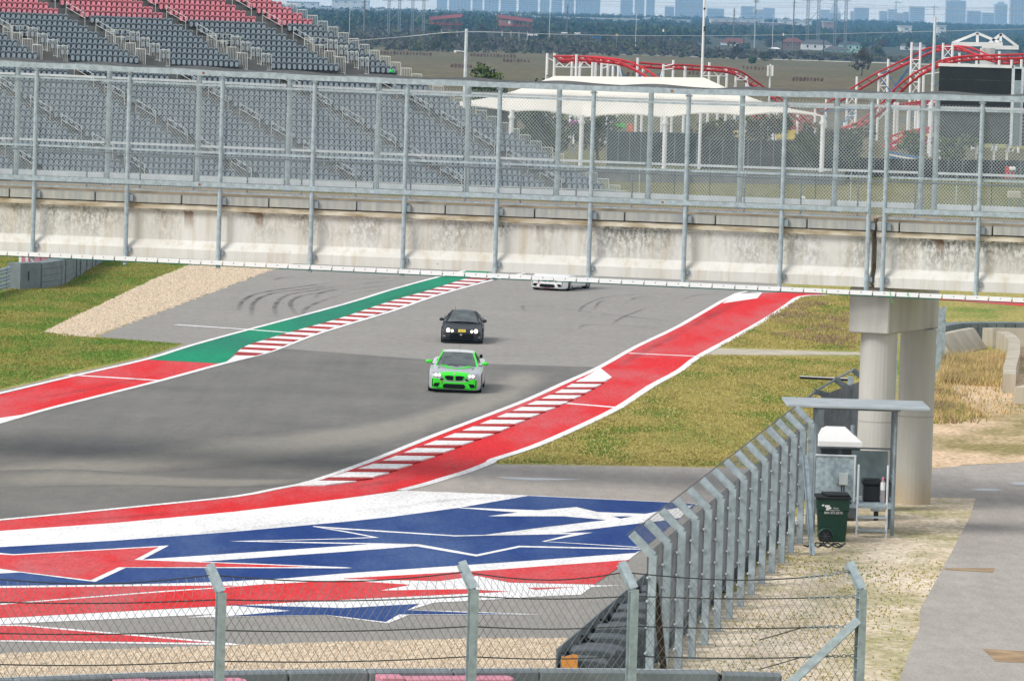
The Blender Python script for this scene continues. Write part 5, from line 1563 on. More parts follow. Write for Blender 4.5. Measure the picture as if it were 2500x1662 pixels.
    def mirror(s, x, y, z, m, w=.13, h=.075):
        sg = 1 if x > 0 else -1
        vs, fs = [], []
        prof = [(-1, .2), (-.6, .8), (0, 1), (.6, .95), (1, .5)]
        n = 10
        for t, r in prof:
            for k in range(n):
                a = 2 * math.pi * k / n
                vs.append((x + sg * t * w, y + math.sin(a) * .06 * r, z + math.cos(a) * h * r))
        for i in range(len(prof) - 1):
            for k in range(n): fs.append((i * n + k, i * n + (k + 1) % n, (i + 1) * n + (k + 1) % n, (i + 1) * n + k))
        fs += [list(range(n))[::-1], [(len(prof) - 1) * n + k for k in range(n)]]
        o = MB().add(vs, fs).build('mirror', m, s.root, smooth=True, fix=True, local=True)
        MB().beam((x - sg * .08, y + .05, z - .08), (x - sg * .22, y + .1, z - .10), .05, .03).build('mirror_arm', M['grille'], o, local=True)
        return o

ST_M = [(0.0, .66, .20, .54, .61), (.025, .75, .15, .60, .665), (.10, .83, .115, .65, .715), (.32, .905, .11, .70, .77), (.80, .935, .12, .765, .83), (1.3, .94, .13, .81, .875), (1.62, .93, .14, .85, .90),
        (2.6, .925, .14, .92, .96), (3.4, .94, .14, .95, .98), (4.0, .92, .16, .97, 1.03), (4.35, .86, .25, .95, 1.02), (4.46, .76, .36, .91, .97)]

def mirr(pts): return [(-x, z) for x, z in pts][::-1]

def coupe(name, label, loc, yaw, body, trim, lower_green, nosem, tow):
    c = Car(name, label, loc, yaw, ST_M, body, 4.46)
    c.cabin([(.71, 1.50, .875), (.78, 2.6, .92), (.70, 4.0, 1.01)], [(.545, 2.28, 1.265), (.53, 3.35, 1.285)], trim, body, M['glass'])
    for x in (-.928, .928):
        for y in (.86, 3.55):
            c.arch(x, y, .335, .372)
            c.wheel(x + (.007 if x > 0 else -.007), y, .335, .26)
    # nose colour panels
    if lower_green:
        c.front('bumper_panel', [(-.77, .495), (-.46, .43), (-.36, .365), (0, .350), (.36, .365), (.46, .425), (.77, .495), (.81, .30), (.79, .165), (.60, .13), (.40, .14), (.30, .155), (-.30, .155), (-.40, .14), (-.60, .13), (-.79, .165), (-.81, .30)], lower_green, .006, .004, cuts=4)
        c.front('nose_panel', [(-.56, .665), (-.26, .70), (0, .708), (.26, .70), (.56, .665), (.40, .50), (.34, .415), (.12, .40), (-.12, .40), (-.34, .415), (-.40, .50)], nosem, .006, .004, cuts=4)
        c.top('bonnet_stripe', [(-.36, 1.44), (-.60, 1.44), (-.32, .72), (0, .62), (.32, .72), (.60, 1.44), (.36, 1.44), (.20, .90), (0, .80), (-.20, .90)], lower_green, cuts=4)
    for sg in (1, -1):
        K = [(.035, .565), (.20, .575), (.335, .560), (.315, .48), (.25, .425), (.045, .415)]
        c.front('kidney_grille', [(sg * x, z) for x, z in K], M['grille'], .014, .008)
        H = [(.44, .615), (.62, .650), (.80, .665), (.775, .585), (.70, .52), (.50, .525), (.445, .56)]
        hl = c.front('headlight', [(sg * x, z) for x, z in H], M['head_shell'], .012, .006)
        for hx in (.53, .645):
            ring = [(sg * hx + .052 * math.cos(a), .575 + .046 * math.sin(a)) for a in [2 * math.pi * k / 10 for k in range(10)]]
            c.front('lamp_ring', ring, M['head_lit'], .022, .006, parent=hl, cuts=1)
            ring = [(sg * hx + .024 * math.cos(a), .585 + .020 * math.sin(a)) for a in [2 * math.pi * k / 8 for k in range(8)]]
            c.front('lamp_core', ring, M['head_shell'], .032, .004, parent=hl, cuts=1)
        ov = [(sg * .44 + .065 * math.cos(a), .445 + .035 * math.sin(a) + .018 * math.cos(a) * -sg) for a in [2 * math.pi * k / 10 for k in range(10)]]
        c.front('air_duct', ov, M['grille'], .016, .006)
        c.front('side_intake', [(sg * x, z) for x, z in [(.735, .205), (.685, .305), (.50, .310), (.575, .190)]], M['grille'], .014, .008)
        c.front('air_blade', [(sg * x, z) for x, z in [(.750, .44), (.770, .44), (.765, .20), (.745, .20)]], M['grille'], .014, .008)
        c.top('bonnet_pin', [(sg * .60 + .03 * math.cos(a), .82 + .06 * math.sin(a)) for a in [2 * math.pi * k / 8 for k in range(8)]], M['grille'], cuts=1)
        c.mirror(sg * .985, 1.72, .97, trim, w=.125, h=.068)
        MB().path([(sg * .60, 1.72, .88), (sg * .50, 2.22, 1.21), (sg * .44, 2.40, 1.24)], .022, 6).build('roll_cage', M['white'], c.root, local=True)
    MB().path([(-.50, 2.36, 1.225), (0, 2.34, 1.255), (.50, 2.36, 1.225)], .016, 6).build('roll_cage', M['white'], c.root, local=True)
    c.front('centre_intake', [(-.41, .225), (-.33, .290), (.33, .290), (.41, .225), (.35, .165), (-.35, .165)], M['grille'], .014, .008)
    c.front('badge', [(.032 * math.cos(a), .635 + .032 * math.sin(a)) for a in [2 * math.pi * k / 10 for k in range(10)]], M['mono'], .016, .004, cuts=1)
    c.front('tow_strap', [(-.47, .385), (-.41, .385), (-.43, .33), (-.48, .30), (-.46, .35)], tow, .022, .01)
    MB().box((-.80, .12, .085), (.80, .55, .112)).build('splitter', M['grille'], c.root, local=True)
    c.top('bonnet_vent', [(-.10, 1.12), (.10, 1.12), (.06, 1.20), (-.06, 1.20)], M['grille'], cuts=1)
    MB().path([(-.55, 1.56, .895), (-.1, 1.44, .90), (.05, 1.50, .91)], .012, 4).build('wiper', M['grille'], c.root, local=True)
    MB().tube((.02, 3.1, 1.33), (.02, 3.16, 1.52), .006, 4).build('aerial', M['grille'], c.root, local=True)
    MB().box((-.70, 4.30, 1.16), (.70, 4.50, 1.18)).build('rear_wing', M['grille'], c.root, local=True) if False else None
    return c
gl = G(1105, 955.5, 0)
green = coupe('race_car', 'silver coupe with bright lime green nose and mirrors leading on the track', gl - Vector((-.05, .86, 0)), math.radians(1.8), M['silver'], M['lime'], M['lime'], M['lime'], M['tow'])
MB().obox((.80, 2.75, 1.16), (.05, 0, 0), (0, .10, 0), (0, 0, .06)).build('window_duct', M['grille'], green.root, local=True)
wl = G(1350, 708, 0)
white = coupe('race_car', 'white coupe half hidden behind the white edge of the bridge', wl - Vector((.30, .82, 0)), math.radians(19.0), M['car_white'], M['car_white'], None, None, M['tow_red'])
white.front('sponsor_strip', [(-.16, .158), (.16, .158), (.15, .115), (-.15, .115)], M['pink'], .012, .004)

# black hatchback coupe
ST_B = [(0.0, .58, .17, .40, .455), (.03, .68, .13, .455, .50), (.12, .76, .11, .50, .545), (.40, .82, .11, .555, .60), (.85, .845, .12, .63, .68), (1.25, .85, .13, .70, .755), (1.5, .85, .14, .745, .80),
        (2.4, .85, .14, .80, .84), (3.3, .85, .15, .84, .87), (3.9, .84, .18, .87, .93), (4.2, .79, .28, .86, .92), (4.32, .70, .38, .83, .88)]
bl = G(1127, 836.3, 0)
black = Car('race_car', 'matt black hatchback with glowing headlights and yellow plate following on the track', bl - Vector((0, .80, 0)), math.radians(0.4), ST_B, M['matt_black'], 4.32)
bk = black
bk.cabin([(.66, 1.40, .79), (.74, 2.4, .83), (.66, 3.95, .93)], [(.475, 2.18, 1.175), (.46, 3.1, 1.18)], M['matt_black'], M['matt_black'], M['glass'], crown=.05, pr=.030)
for x in (-.842, .842):
    for y in (.80, 3.4):
        bk.arch(x, y, .30, .335)
        bk.wheel(x + (.007 if x > 0 else -.007), y, .30, .22)
for sg in (1, -1):
    hl = bk.front('headlight', [(sg * .56 + .072 * math.cos(a), .475 + .062 * math.sin(a)) for a in [2 * math.pi * k / 12 for k in range(12)]], M['head_glow'], .014, .01, cuts=1)
    il = bk.front('inner_lamp', [(sg * .395 + .055 * math.cos(a), .460 + .050 * math.sin(a)) for a in [2 * math.pi * k / 12 for k in range(12)]], M['head_lit'], .014, .008, cuts=1)
    bk.front('lamp_core', [(sg * .395 + .026 * math.cos(a), .460 + .024 * math.sin(a)) for a in [2 * math.pi * k / 8 for k in range(8)]], M['head_shell'], .026, .004, parent=il, cuts=1)
    bk.front('side_lamp', [(sg * x, z) for x, z in [(.66, .27), (.74, .275), (.73, .235), (.65, .235)]], M['head_shell'], .012, .006)
    bk.mirror(sg * .86, 1.62, .87, M['matt_black'], w=.105, h=.065)
    MB().path([(sg * .56, 1.6, .80), (sg * .43, 2.12, 1.13)], .022, 6).build('roll_cage', M['cage_red'], bk.root, local=True)
MB().path([(-.42, 2.0, .815), (0, 1.85, .83), (.10, 1.9, .84)], .03, 6).build('dash_bar', M['cage_red'], bk.root, local=True)
bk.front('bonnet_gap', [(-.62, .525), (.62, .525), (.62, .512), (-.62, .512)], M['grille'], .010, .004)
bk.front('plate', [(-.15, .515), (.15, .515), (.15, .425), (-.15, .425)], M['plate'], .020, .006)
pl = MB()
bk.front('plate_mark', [(-.10, .478), (.11, .478), (.11, .462), (-.10, .462)], mat('plate_ink', (.35, .27, .05), rough=.5), .029, .002)
bk.front('grille_opening', [(-.46, .36), (-.30, .375), (.30, .375), (.46, .36), (.50, .22), (.44, .14), (-.44, .14), (-.50, .22)], M['grille'], .012, .006)
bk.front('emblem', [(-.10, .335), (-.04, .360), (.03, .352), (.015, .325), (-.02, .325), (-.02, .29), (-.04, .275), (-.045, .315)], M['mono'], .022, .004)
MB().box((-.80, .02, .07), (.80, .50, .092)).build('splitter', M['matt_black'], bk.root, local=True)
MB().path([(-.35, 1.42, .80), (-.1, 1.36, .81)], .014, 4).build('wiper', M['grille'], bk.root, local=True)
MB().path([(.15, 1.36, .81), (.42, 1.42, .80)], .014, 4).build('wiper', M['grille'], bk.root, local=True)
MB().tube((-.33, 2.1, 1.22), (-.36, 2.25, 1.40), .006, 4).build('aerial', M['grille'], bk.root, local=True)
# ------------------------------------------------------------------ grandstand
gs_E = P(757, 72, 405.0)
gs_A = P(0, 41, 400.0)
gs_R = (gs_E - gs_A) / (757 / 12.7)              # one seat to the right
gs_D = P(757 - 25, 72 - 14.1, 405.75) - gs_E     # one row up and back
K0, K1 = -28, 8
def gsp(k, j, z=0.0):
    return gs_E + gs_D * k - gs_R * j + Vector((0, 0, z))
gst = thing('grandstand', 'large grandstand of grey and faded red seats rising behind the footbridge at left', 'grandstand', (gsp(K0, 0).x, gsp(K0, 0).y, 0))
M['tier'] = mat('tier_concrete', (0.13, 0.132, 0.128), rough=.9, var=.2, scale=.8)
M['seat_grey'] = mat('grey_seat', (0.285, 0.350, 0.410), rough=.45, var=.10, scale=1.2, spec=.5)
M['seat_red'] = mat('faded_red_seat', (0.86, 0.30, 0.37), rough=.5, var=.12, scale=1.2, spec=.5)
M['seat_bright'] = mat('bright_red_seat', (0.70, 0.06, 0.07), rough=.5, var=.05)
M['alu'] = mat('aluminium_rail', (0.60, 0.62, 0.60), rough=.4, var=.08, scale=1)
Rh = Vector((gs_R.x, gs_R.y, 0)).normalized()
Fh = Vector((Rh.y, -Rh.x, 0))                    # seats look this way
# tiers
for k in range(K0, K1 + 1):
    a, b_ = gsp(k, 118), gsp(k, -1.6)
    d = Vector((gs_D.x, gs_D.y, 0))
    mb = MB()
    lo = -.47
    f0 = -d * .62; f1 = d * .37
    mb.prism([a + f0 + BZ * lo, b_ + f0 + BZ * lo, b_ + f1 + BZ * lo, a + f1 + BZ * lo], BZ * (-lo - .004))
    mb.build('tier', M['tier'], gst, fix=True)
# supporting raker below
a, b_ = gsp(K0, 118), gsp(K0, -1.6); c, d = gsp(K1, -1.6), gsp(K1, 118)
def fl(v, z): return Vector((v.x, v.y, z))
und = MB().add([fl(a, 0), fl(b_, 0), fl(c, 0), fl(d, 0), a - BZ * .9, b_ - BZ * .9, c - BZ * .9, d - BZ * .9], [(0, 1, 5, 4), (1, 2, 6, 5), (2, 3, 7, 6), (3, 0, 4, 7), (4, 5, 6, 7)])
und.build('substructure', M['tier'], gst)
# one seat: shell with a rolled top, folded pan, dark bracket
def seat_mesh(m):
    mb = MB()
    def plate(w, z0, z1, y, t, rt, rb, n=4):
        pts = []
        for cx, cz, a0 in ((w / 2 - rt, z1 - rt, 0), (-w / 2 + rt, z1 - rt, 90), (-w / 2 + rb, z0 + rb, 180), (w / 2 - rb, z0 + rb, 270)):
            r = rt if a0 < 180 else rb
            for q in range(n):
                t_ = math.radians(a0 + 90 * q / (n - 1))
                pts.append((cx + r * math.cos(t_), y, cz + r * math.sin(t_)))
        mb.prism(pts, (0, t, 0))
    mb.cur = 0
    plate(.372, .27, .84, .06, .05, .16, .05)
    # rolled lip, standing forward of the folded pan
    lip = [(.186 * math.cos(t), .725 + .13 * math.sin(t)) for t in [math.pi * q / 6 for q in range(7)]]
    inn = [(.145 * math.cos(t), .69 + .105 * math.sin(t)) for t in [math.pi * q / 6 for q in range(7)]]
    for q in range(6):
        mb.prism([(lip[q][0], -.06, lip[q][1]), (lip[q + 1][0], -.06, lip[q + 1][1]), (inn[q + 1][0], -.06, inn[q + 1][1]), (inn[q][0], -.06, inn[q][1])], (0, .12, 0))
    plate(.27, .24, .655, -.045, .04, .11, .12, 3)
    mb.cur = 1
    plate(.345, .24, .70, .035, .02, .13, .10, 3)  # black plate stands in for the shade between lip and pan
    mb.box((-.215, -.03, .52), (-.170, .05, .585))
    mb.box((-.19, -.01, .16), (.19, .09, .26)); mb.box((-.03, .0, -.004), (.03, .08, .16)); mb.box((-.215, -.10, .42), (-.19, .06, .47))
    me = mb.mesh('seat', [m, M['black']])
    bm = bmesh.new(); bm.from_mesh(me); bmesh.ops.recalc_face_normals(bm, faces=bm.faces[:]); bm.to_mesh(me); bm.free()
    return me
seat_me = {n: seat_mesh(M[n]) for n in ('seat_grey', 'seat_red', 'seat_bright')}
aisles = [(7.0, 10.3), (25.6, 29.0), (44.9, 48.3), (64.2, 67.7), (83.6, 87.0), (103.0, 106.4)]
rs = random.Random(31)
seats = []
def px_of(v):
    w = v - Vector((0, 0, CAMH)); dd_ = w.dot(FWD)
    return 1250 + FPX * w.dot(RGT) / dd_, 831 - FPX * w.dot(UPV) / dd_
for k in range(K0, K1 + 1):
    for j in range(0, 117):
        jj = j + (.0)
        if any(a0 - .3 <= jj <= a1 - .3 for a0, a1 in aisles): continue
        if -9 <= k <= -5 and any(a0 - 2.3 <= jj <= a1 for a0, a1 in aisles): continue
        if k == -9: continue                      # cross walkway
        p = gsp(k, jj)
        x, y = px_of(p)
        if x < -18 or y < -14: continue
        seats.append((k, jj, p, x, y))
ang = math.atan2(Rh.y, Rh.x)
vis = sorted(seats, key=lambda s: (s[4] > 172, s[2].y))      # clear of the bridge first, nearest first
own, rest = vis[:300], vis[300:]
def seat_kind(k):
    if k >= 0: return 'seat_bright' if rs.random() < .025 else 'seat_red'
    return 'seat_grey'
gorg = _org(gst)
for k, j, p, x, y in own:
    o = link('seat', seat_me[seat_kind(k)], gst)
    o.location = p - gorg
    o.rotation_euler = (0, 0, ang + rs.uniform(-.05, .05))
for key in ('grey', 'red'):
    vs, fs, mi, mats = [], [], [], [M['seat_' + key], M['black']]
    src = seat_me['seat_' + key]
    sv = np.array([v.co[:] for v in src.vertices]); sf = [list(p.vertices) for p in src.polygons]; sm = [p.material_index for p in src.polygons]
    nv = 0
    for k, j, p, x, y in rest:
        if (k >= 0) != (key == 'red'): continue
        a = ang + rs.uniform(-.05, .05)
        c_, s_ = math.cos(a), math.sin(a)
        q = sv @ np.array([[c_, s_, 0], [-s_, c_, 0], [0, 0, 1]]) + np.array(p - gorg)
        vs.append(q); fs += [[i + nv for i in f] for f in sf]; mi += sm; nv += len(sv)
    if not vs: continue
    me = bpy.data.meshes.new('seats'); me.from_pydata(np.concatenate(vs).tolist(), [], fs)
    for m in mats: me.materials.append(m)
    me.polygons.foreach_set('material_index', mi)
    o = link('seats', me, gst); o['kind'] = 'stuff'
# railing panels
def panel_mesh(h, n=6):
    mb = MB(); d = Vector((gs_D.x, gs_D.y, 0)) * .92
    a = Vector((0, 0, 0)); r = .016
    mb.beam(a + BZ * h, a + d + BZ * h, .04, .045); mb.beam(a + BZ * .10, a + d + BZ * .10, .03, .03)
    for i in range(n + 1):
        q = a + d * (i / n)
        w = .04 if i in (0, n) else .024
        mb.beam(q + BZ * (.115 if 0 < i < n else -.02), q + BZ * (h - .025), w, w, up=(1, 0, 0))
    return mb.mesh('railing_panel', [M['alu']])
pm = panel_mesh(1.12); pm2 = panel_mesh(1.36)
def put(me, p, name='railing_panel'):
    o = link(name, me, gst); o.location = p - gorg; return o
for k in range(K0, K1 + 1):
    put(pm, gsp(k, -1.35))
for a0, a1 in aisles:
    for i, k in enumerate((-8, -7, -6, -5)):
        put(pm2, gsp(k, a1 - 1.0)); put(pm2, gsp(k, a0 - 2.2))
    mb = MB()
    p, q = gsp(-4.1, a1 - 1.0), gsp(-4.1, a0 - 2.2)
    mb.beam(p + BZ * 1.1, q + BZ * 1.1, .04, .05); mb.beam(p + BZ * .6, q + BZ * .6, .03, .03)
    for t in (0, .33, .66, 1): mb.beam(p.lerp(q, t), p.lerp(q, t) + BZ * 1.08, .04, .04, up=(1, 0, 0))
    mb.build('railing', M['alu'], gst)
    MB().prism([gsp(-9, a1 - 1.2, .02), gsp(-9, a0 - 2.0, .02), gsp(-5, a0 - 2.0, .02 ) - BZ * 1.6, gsp(-5, a1 - 1.2, .02) - BZ * 1.6], BZ * .03).build('stairwell', M['black'], gst)
    # pairs of handrails down the aisle, two rows long, every third row
    for k in list(range(-4, K1, 3)) + list(range(-27, -10, 3)):
        p, q = gsp(k + 1.9, a0 + .45), gsp(k, a0 + .45)
        x, y = px_of(q)
        if x < -60 or x > 1600: continue
        for z in (.98, .58):
            MB().path([p + BZ * z, q + BZ * z], .019, 5).build('handrail', M['alu'], gst)
        for e in (p, q):
            MB().beam(e, e + BZ * .98, .036, .036, up=(1, 0, 0)).build('handrail_post', M['alu'], gst)
    # stair treads between the tiers
    for k in range(K0, K1):
        p, q = gsp(k + .5, a1 - .6), gsp(k + .5, a0 - .2)
        x, y = px_of(p)
        if x < -60: continue
        dd_ = Vector((gs_D.x, gs_D.y, 0))
        MB().prism([p - dd_ * .05 - BZ * .40, q - dd_ * .05 - BZ * .40, q + dd_ * .30 - BZ * .40, p + dd_ * .30 - BZ * .40], BZ * .16).build('step', M['jersey'], gst, fix=True)
# walkway rail along the front
p, q = gsp(K0 - .6, 118), gsp(K0 - .6, -1.4)
mb = MB(); mb.beam(p + BZ * 1.0, q + BZ * 1.0, .05, .06); mb.beam(p + BZ * .1, q + BZ * .1, .04, .04)
for i in range(300): mb.beam(p.lerp(q, i / 299) + BZ * .12, p.lerp(q, i / 299) + BZ * .97, .03, .03, up=(1, 0, 0))
o = mb.build('front_railing', M['alu'], gst); o['kind'] = 'stuff'
# things left on the stand's right edge
lgm = thing('cloth_bundle', 'bright green cloth hanging by the last seats at the right end of the grandstand', 'cloth', gsp(-8, 1.0))
MB().lathe(gsp(-8, .4, .25), [(.12, 0), (.22, .1), (.15, .25), (.02, .3)], 7).build('bundle', M['tie'], lgm)
# ------------------------------------------------------------------ vegetation helpers
def leaves(name, blobs, per, size, mats, seed, parent=None, weights=None, flat=.0):
    """crown of small random leaf faces filling ellipsoids; blobs: (centre, rx, ry, rz)"""
    rg_ = np.random.default_rng(seed)
    C, Rr = [], []
    for (c, rx, ry, rz) in blobs:
        n = per if isinstance(per, int) else max(4, int(per(rx)))
        d = rg_.normal(size=(n, 3)); d /= np.linalg.norm(d, axis=1)[:, None]
        r = rg_.uniform(.25, 1.0, n) ** .5
        C.append(np.array(c) + d * r[:, None] * np.array([rx, ry, rz]))
    C = np.concatenate(C); n = len(C)
    u = rg_.normal(size=(n, 3)); u /= np.linalg.norm(u, axis=1)[:, None]
    w = np.cross(u, rg_.normal(size=(n, 3))); w /= np.linalg.norm(w, axis=1)[:, None]
    s = size * rg_.uniform(.5, 1.3, n)[:, None]
    V = np.empty((n, 4, 3)); V[:, 0] = C - u * s * .5; V[:, 1] = C + w * s * .42; V[:, 2] = C + u * s * .6; V[:, 3] = C - w * s * .42
    me = bpy.data.meshes.new(name)
    me.vertices.add(4 * n); me.vertices.foreach_set('co', V.reshape(-1))
    me.loops.add(4 * n); me.loops.foreach_set('vertex_index', np.arange(4 * n, dtype=np.int32))
    me.polygons.add(n); me.polygons.foreach_set('loop_start', np.arange(0, 4 * n, 4, dtype=np.int32))
    try: me.polygons.foreach_set('loop_total', np.full(n, 4, dtype=np.int32))
    except Exception: pass
    for m in mats: me.materials.append(m)
    me.polygons.foreach_set('material_index', rg_.choice(len(mats), n, p=weights).astype(np.int32))
    me.update(calc_edges=True)
    return link(name, me, parent)

def leafm(name, c, v=.3):
    return mat(name, c, rough=.85, var=v, scale=.35, spec=.15)
M['lf_dark'] = leafm('dark_leaf', (.026, .044, .018)); M['lf_mid'] = leafm('mid_leaf', (.070, .105, .030)); M['lf_light'] = leafm('light_leaf', (.17, .23, .05))
M['lf_olive'] = leafm('olive_leaf', (.085, .085, .033)); M['lf_brown'] = leafm('brown_twig', (.078, .058, .044)); M['lf_grey'] = leafm('grey_twig', (.085, .078, .068)); M['lf_red'] = leafm('rust_leaf', (.13, .05, .04)); M['lf_yel'] = leafm('yellow_leaf', (.22, .17, .04))
M['bark'] = mat('bark', (.06, .05, .042), rough=.95, var=.3, scale=2)
MIX = {'green': (['lf_dark', 'lf_mid', 'lf_olive'], [.4, .4, .2]), 'lush': (['lf_mid', 'lf_light', 'lf_dark'], [.45, .3, .25]), 'bare': (['lf_brown', 'lf_grey', 'lf_olive'], [.4, .45, .15]),
       'olive': (['lf_olive', 'lf_mid', 'lf_brown'], [.45, .25, .3]), 'red': (['lf_red', 'lf_brown'], [.7, .3]), 'yellow': (['lf_yel', 'lf_olive'], [.6, .4]), 'dark': (['lf_dark', 'lf_mid'], [.65, .35])}
def tree(name, label, base, h, w, mix, seed, n=420, size=None, trunk=.35, group=None, cat='tree'):
    t = thing(name, label, cat, base, group)
    rt_ = random.Random(seed)
    b0 = Vector(base)
    mb = MB()
    tp = b0 + Vector((rt_.uniform(-.05, .05) * w, 0, h * (trunk + .25)))
    mb.tube(b0 - BZ * .2, tp, max(.06, h * .028), 7, max(.03, h * .012))
    for i in range(5):
        a = rt_.uniform(0, 6.28); s = b0.lerp(tp, rt_.uniform(.45, .95))
        mb.tube(s, s + Vector((math.cos(a) * w * .32, math.sin(a) * w * .32, h * rt_.uniform(.15, .35))), h * .012, 5, h * .005)
    tr = mb.build('trunk', M['bark'], t)
    bl = []
    for i in range(9):
        a = rt_.uniform(0, 6.28); r = rt_.uniform(0, .32) * w
        zc = h * rt_.uniform(trunk + .08, .84); q = rt_.uniform(.16, .28)
        bl.append((tuple(Vector((math.cos(a) * r, math.sin(a) * r * .8, zc))), w * q, w * q, h * q * .7))
    ms, wt_ = MIX[mix]
    leaves('crown', bl, n // 9, size or w * .10, [M[m] for m in ms], seed, t, wt_)
    return t

# ------------------------------------------------------------------ just beyond the track: wall, windscreen fences, tent
def base_at(px, py):
    return G(px, py, 0)
wl0, wl1 = base_at(1380, 442), base_at(2060, 452)
cw3 = thing('concrete_wall', 'long low grey concrete wall on the grass beyond the bridge below the white canopy', 'wall', wl0.lerp(wl1, .5))
for i in range(9):
    a, b_ = wl0.lerp(wl1, i / 9 + .001), wl0.lerp(wl1, (i + 1) / 9 - .001)
    MB().beam(a + BZ * .55, b_ + BZ * .55, .3, 1.1).build('wall_panel', mat('grey_wall', (.23, .235, .235), rough=.9, var=.12, scale=1.0) if i == 0 else bpy.data.materials['grey_wall'], cw3)
M['screen_cloth'] = mat('black_windscreen', (.022, .020, .024), rough=.9, var=.35, scale=.6)
M['teal_cloth'] = mat('teal_windscreen', (.022, .05, .055), rough=.9, var=.3, scale=.5)
def cloth_fence(label, a, b_, h, n, m):
    t = thing('screen_fence', label, 'fence', a)
    for i in range(n):
        p, q = a.lerp(b_, i / n), a.lerp(b_, (i + 1) / n)
        MB().beam(p + BZ * (h / 2), p.lerp(q, .985) + BZ * (h / 2), .03, h).build('cloth_panel', m, t)
        MB().tube(p, p + BZ * (h + .06), .04, 6).build('post', M['galv_dark'], t)
    return t
cloth_fence('dark teal cloth screen fence under the white canopy', base_at(1480, 404), base_at(1700, 408), 3.2, 8, M['teal_cloth'])
cloth_fence('black cloth screen fence running behind the canopy columns', base_at(1700, 413), base_at(2070, 418), 2.75, 12, M['screen_cloth'])
cloth_fence('low black cloth screen fence below the big video screen', base_at(2060, 432), base_at(2560, 438), 1.72, 14, M['screen_cloth'])
M['pale_post'] = mat('pale_post', (.45, .5, .53), rough=.5, var=.1)
mf = thing('wire_fence', 'thin dark wire fence posts standing on the grass beyond the bridge', 'fence', base_at(1950, 500))
for i in range(12):
    p = base_at(1560 + i * 86, 478 + i * 2.0)
    MB().tube(p, p + BZ * 2.2, .035, 6).build('post', M['black'] if i % 3 else M['pale_post'], mf)
# white canopy
tent = thing('canopy', 'large cream white fabric canopy on white columns beyond the footbridge', 'canopy', base_at(1620, 440))
M['fabric'] = mat('canopy_fabric', (.73, .70, .625), rough=.8, var=.02, scale=.3)
YT = 433.0
cols_px = [(1080, 250), (1250, 268), (1421, 281), (1625, 283), (1815, 281), (2010, 282)]
pts_f = [P(1062, 261, YT + 6), P(1250, 271, YT), P(1421, 286, YT), P(1625, 286, YT), P(1815, 281, YT), P(2010, 283, YT)]
zE = sum(p.z for p in pts_f[1:]) / 5
front = []
for a, b_ in zip(pts_f, pts_f[1:]):
    for i in range(6):
        t = i / 6; q = a.lerp(b_, t); q.z += .32 * math.sin(math.pi * t); front.append(q)
front.append(pts_f[-1])
back = [Vector((q.x + (.6 if i == 0 else 0), q.y + 16 - (6 if i == 0 else 0), q.z)) for i, q in enumerate(front)]
rl0, rl1 = P(1354, 186, YT + 8), P(1719, 190, YT + 8)
n = len(front)
ridge = []
for q in front:
    t = max(0, min(1, (q.x - rl0.x) / (rl1.x - rl0.x))); ridge.append(rl0.lerp(rl1, t))
mb = MB()
m_ = 6
def prow(a, b_):
    out = []
    for i in range(m_ + 1):
        t = i / m_; q = a.lerp(b_, t); q = q - BZ * (.45 * math.sin(math.pi * t)); out.append(q)
    return out
for side in (front, back):
    rows = [prow(a, b_) for a, b_ in zip(side, ridge)]
    for i in range(n - 1):
        for k in range(m_):
            mb.add([rows[i][k], rows[i + 1][k], rows[i + 1][k + 1], rows[i][k + 1]], [(0, 1, 2, 3)])
for q0, q1, rr in ((front[0], back[0], rl0), (front[-1], back[-1], rl1)):
    r0, r1 = prow(q0, rr), prow(q1, rr)
    for k in range(m_):
        mb.add([r0[k], r1[k], r1[k + 1], r0[k + 1]], [(0, 1, 2, 3)])
mb.build('fabric_roof', M['fabric'], tent, smooth=False)
vb = MB()
for a, b_ in zip(front, front[1:]):
    vb.add([a, b_, b_ - BZ * .10, a - BZ * .10], [(0, 1, 2, 3)])
vb.build('valance', M['fabric'], tent)
for (px, py) in cols_px[1:]:
    q = P(px, py, YT); MB().tube((q.x, q.y, 0), (q.x, q.y, q.z), .20, 10).build('column', M['steel_white'], tent)
    MB().tube((q.x, q.y, q.z - .75), (q.x, q.y, q.z - .5), .30, 10).build('column_cap', M['steel_white'], tent)
cp0 = P(1678, 300, 436)
wpb = thing('speaker_mast', 'short white box mast hanging beside the middle canopy column', 'mast', (cp0.x, 436, 0))
MB().box((cp0.x - .15, 435.8, 2.2), (cp0.x + .15, 436.2, cp0.z + .1)).build('mast', M['steel_white'], wpb)
gw = thing('grey_building', 'plain blue grey wall of a small building under the left end of the canopy', 'building', base_at(1205, 420))
a = P(1165, 268, 446); b_ = P(1245, 340, 446)
MB().box((a.x, 446, 0), (b_.x + .6, 454, P(1200, 272, 446).z)).build('wall', mat('blue_grey_wall', (.16, .20, .24), rough=.8, var=.06), gw)
MB().box((a.x - .2, 445.7, P(1200, 272, 446).z + .003), (b_.x + .8, 454.3, P(1200, 272, 446).z + .15)).build('roof', M['galv_dark'], gw)
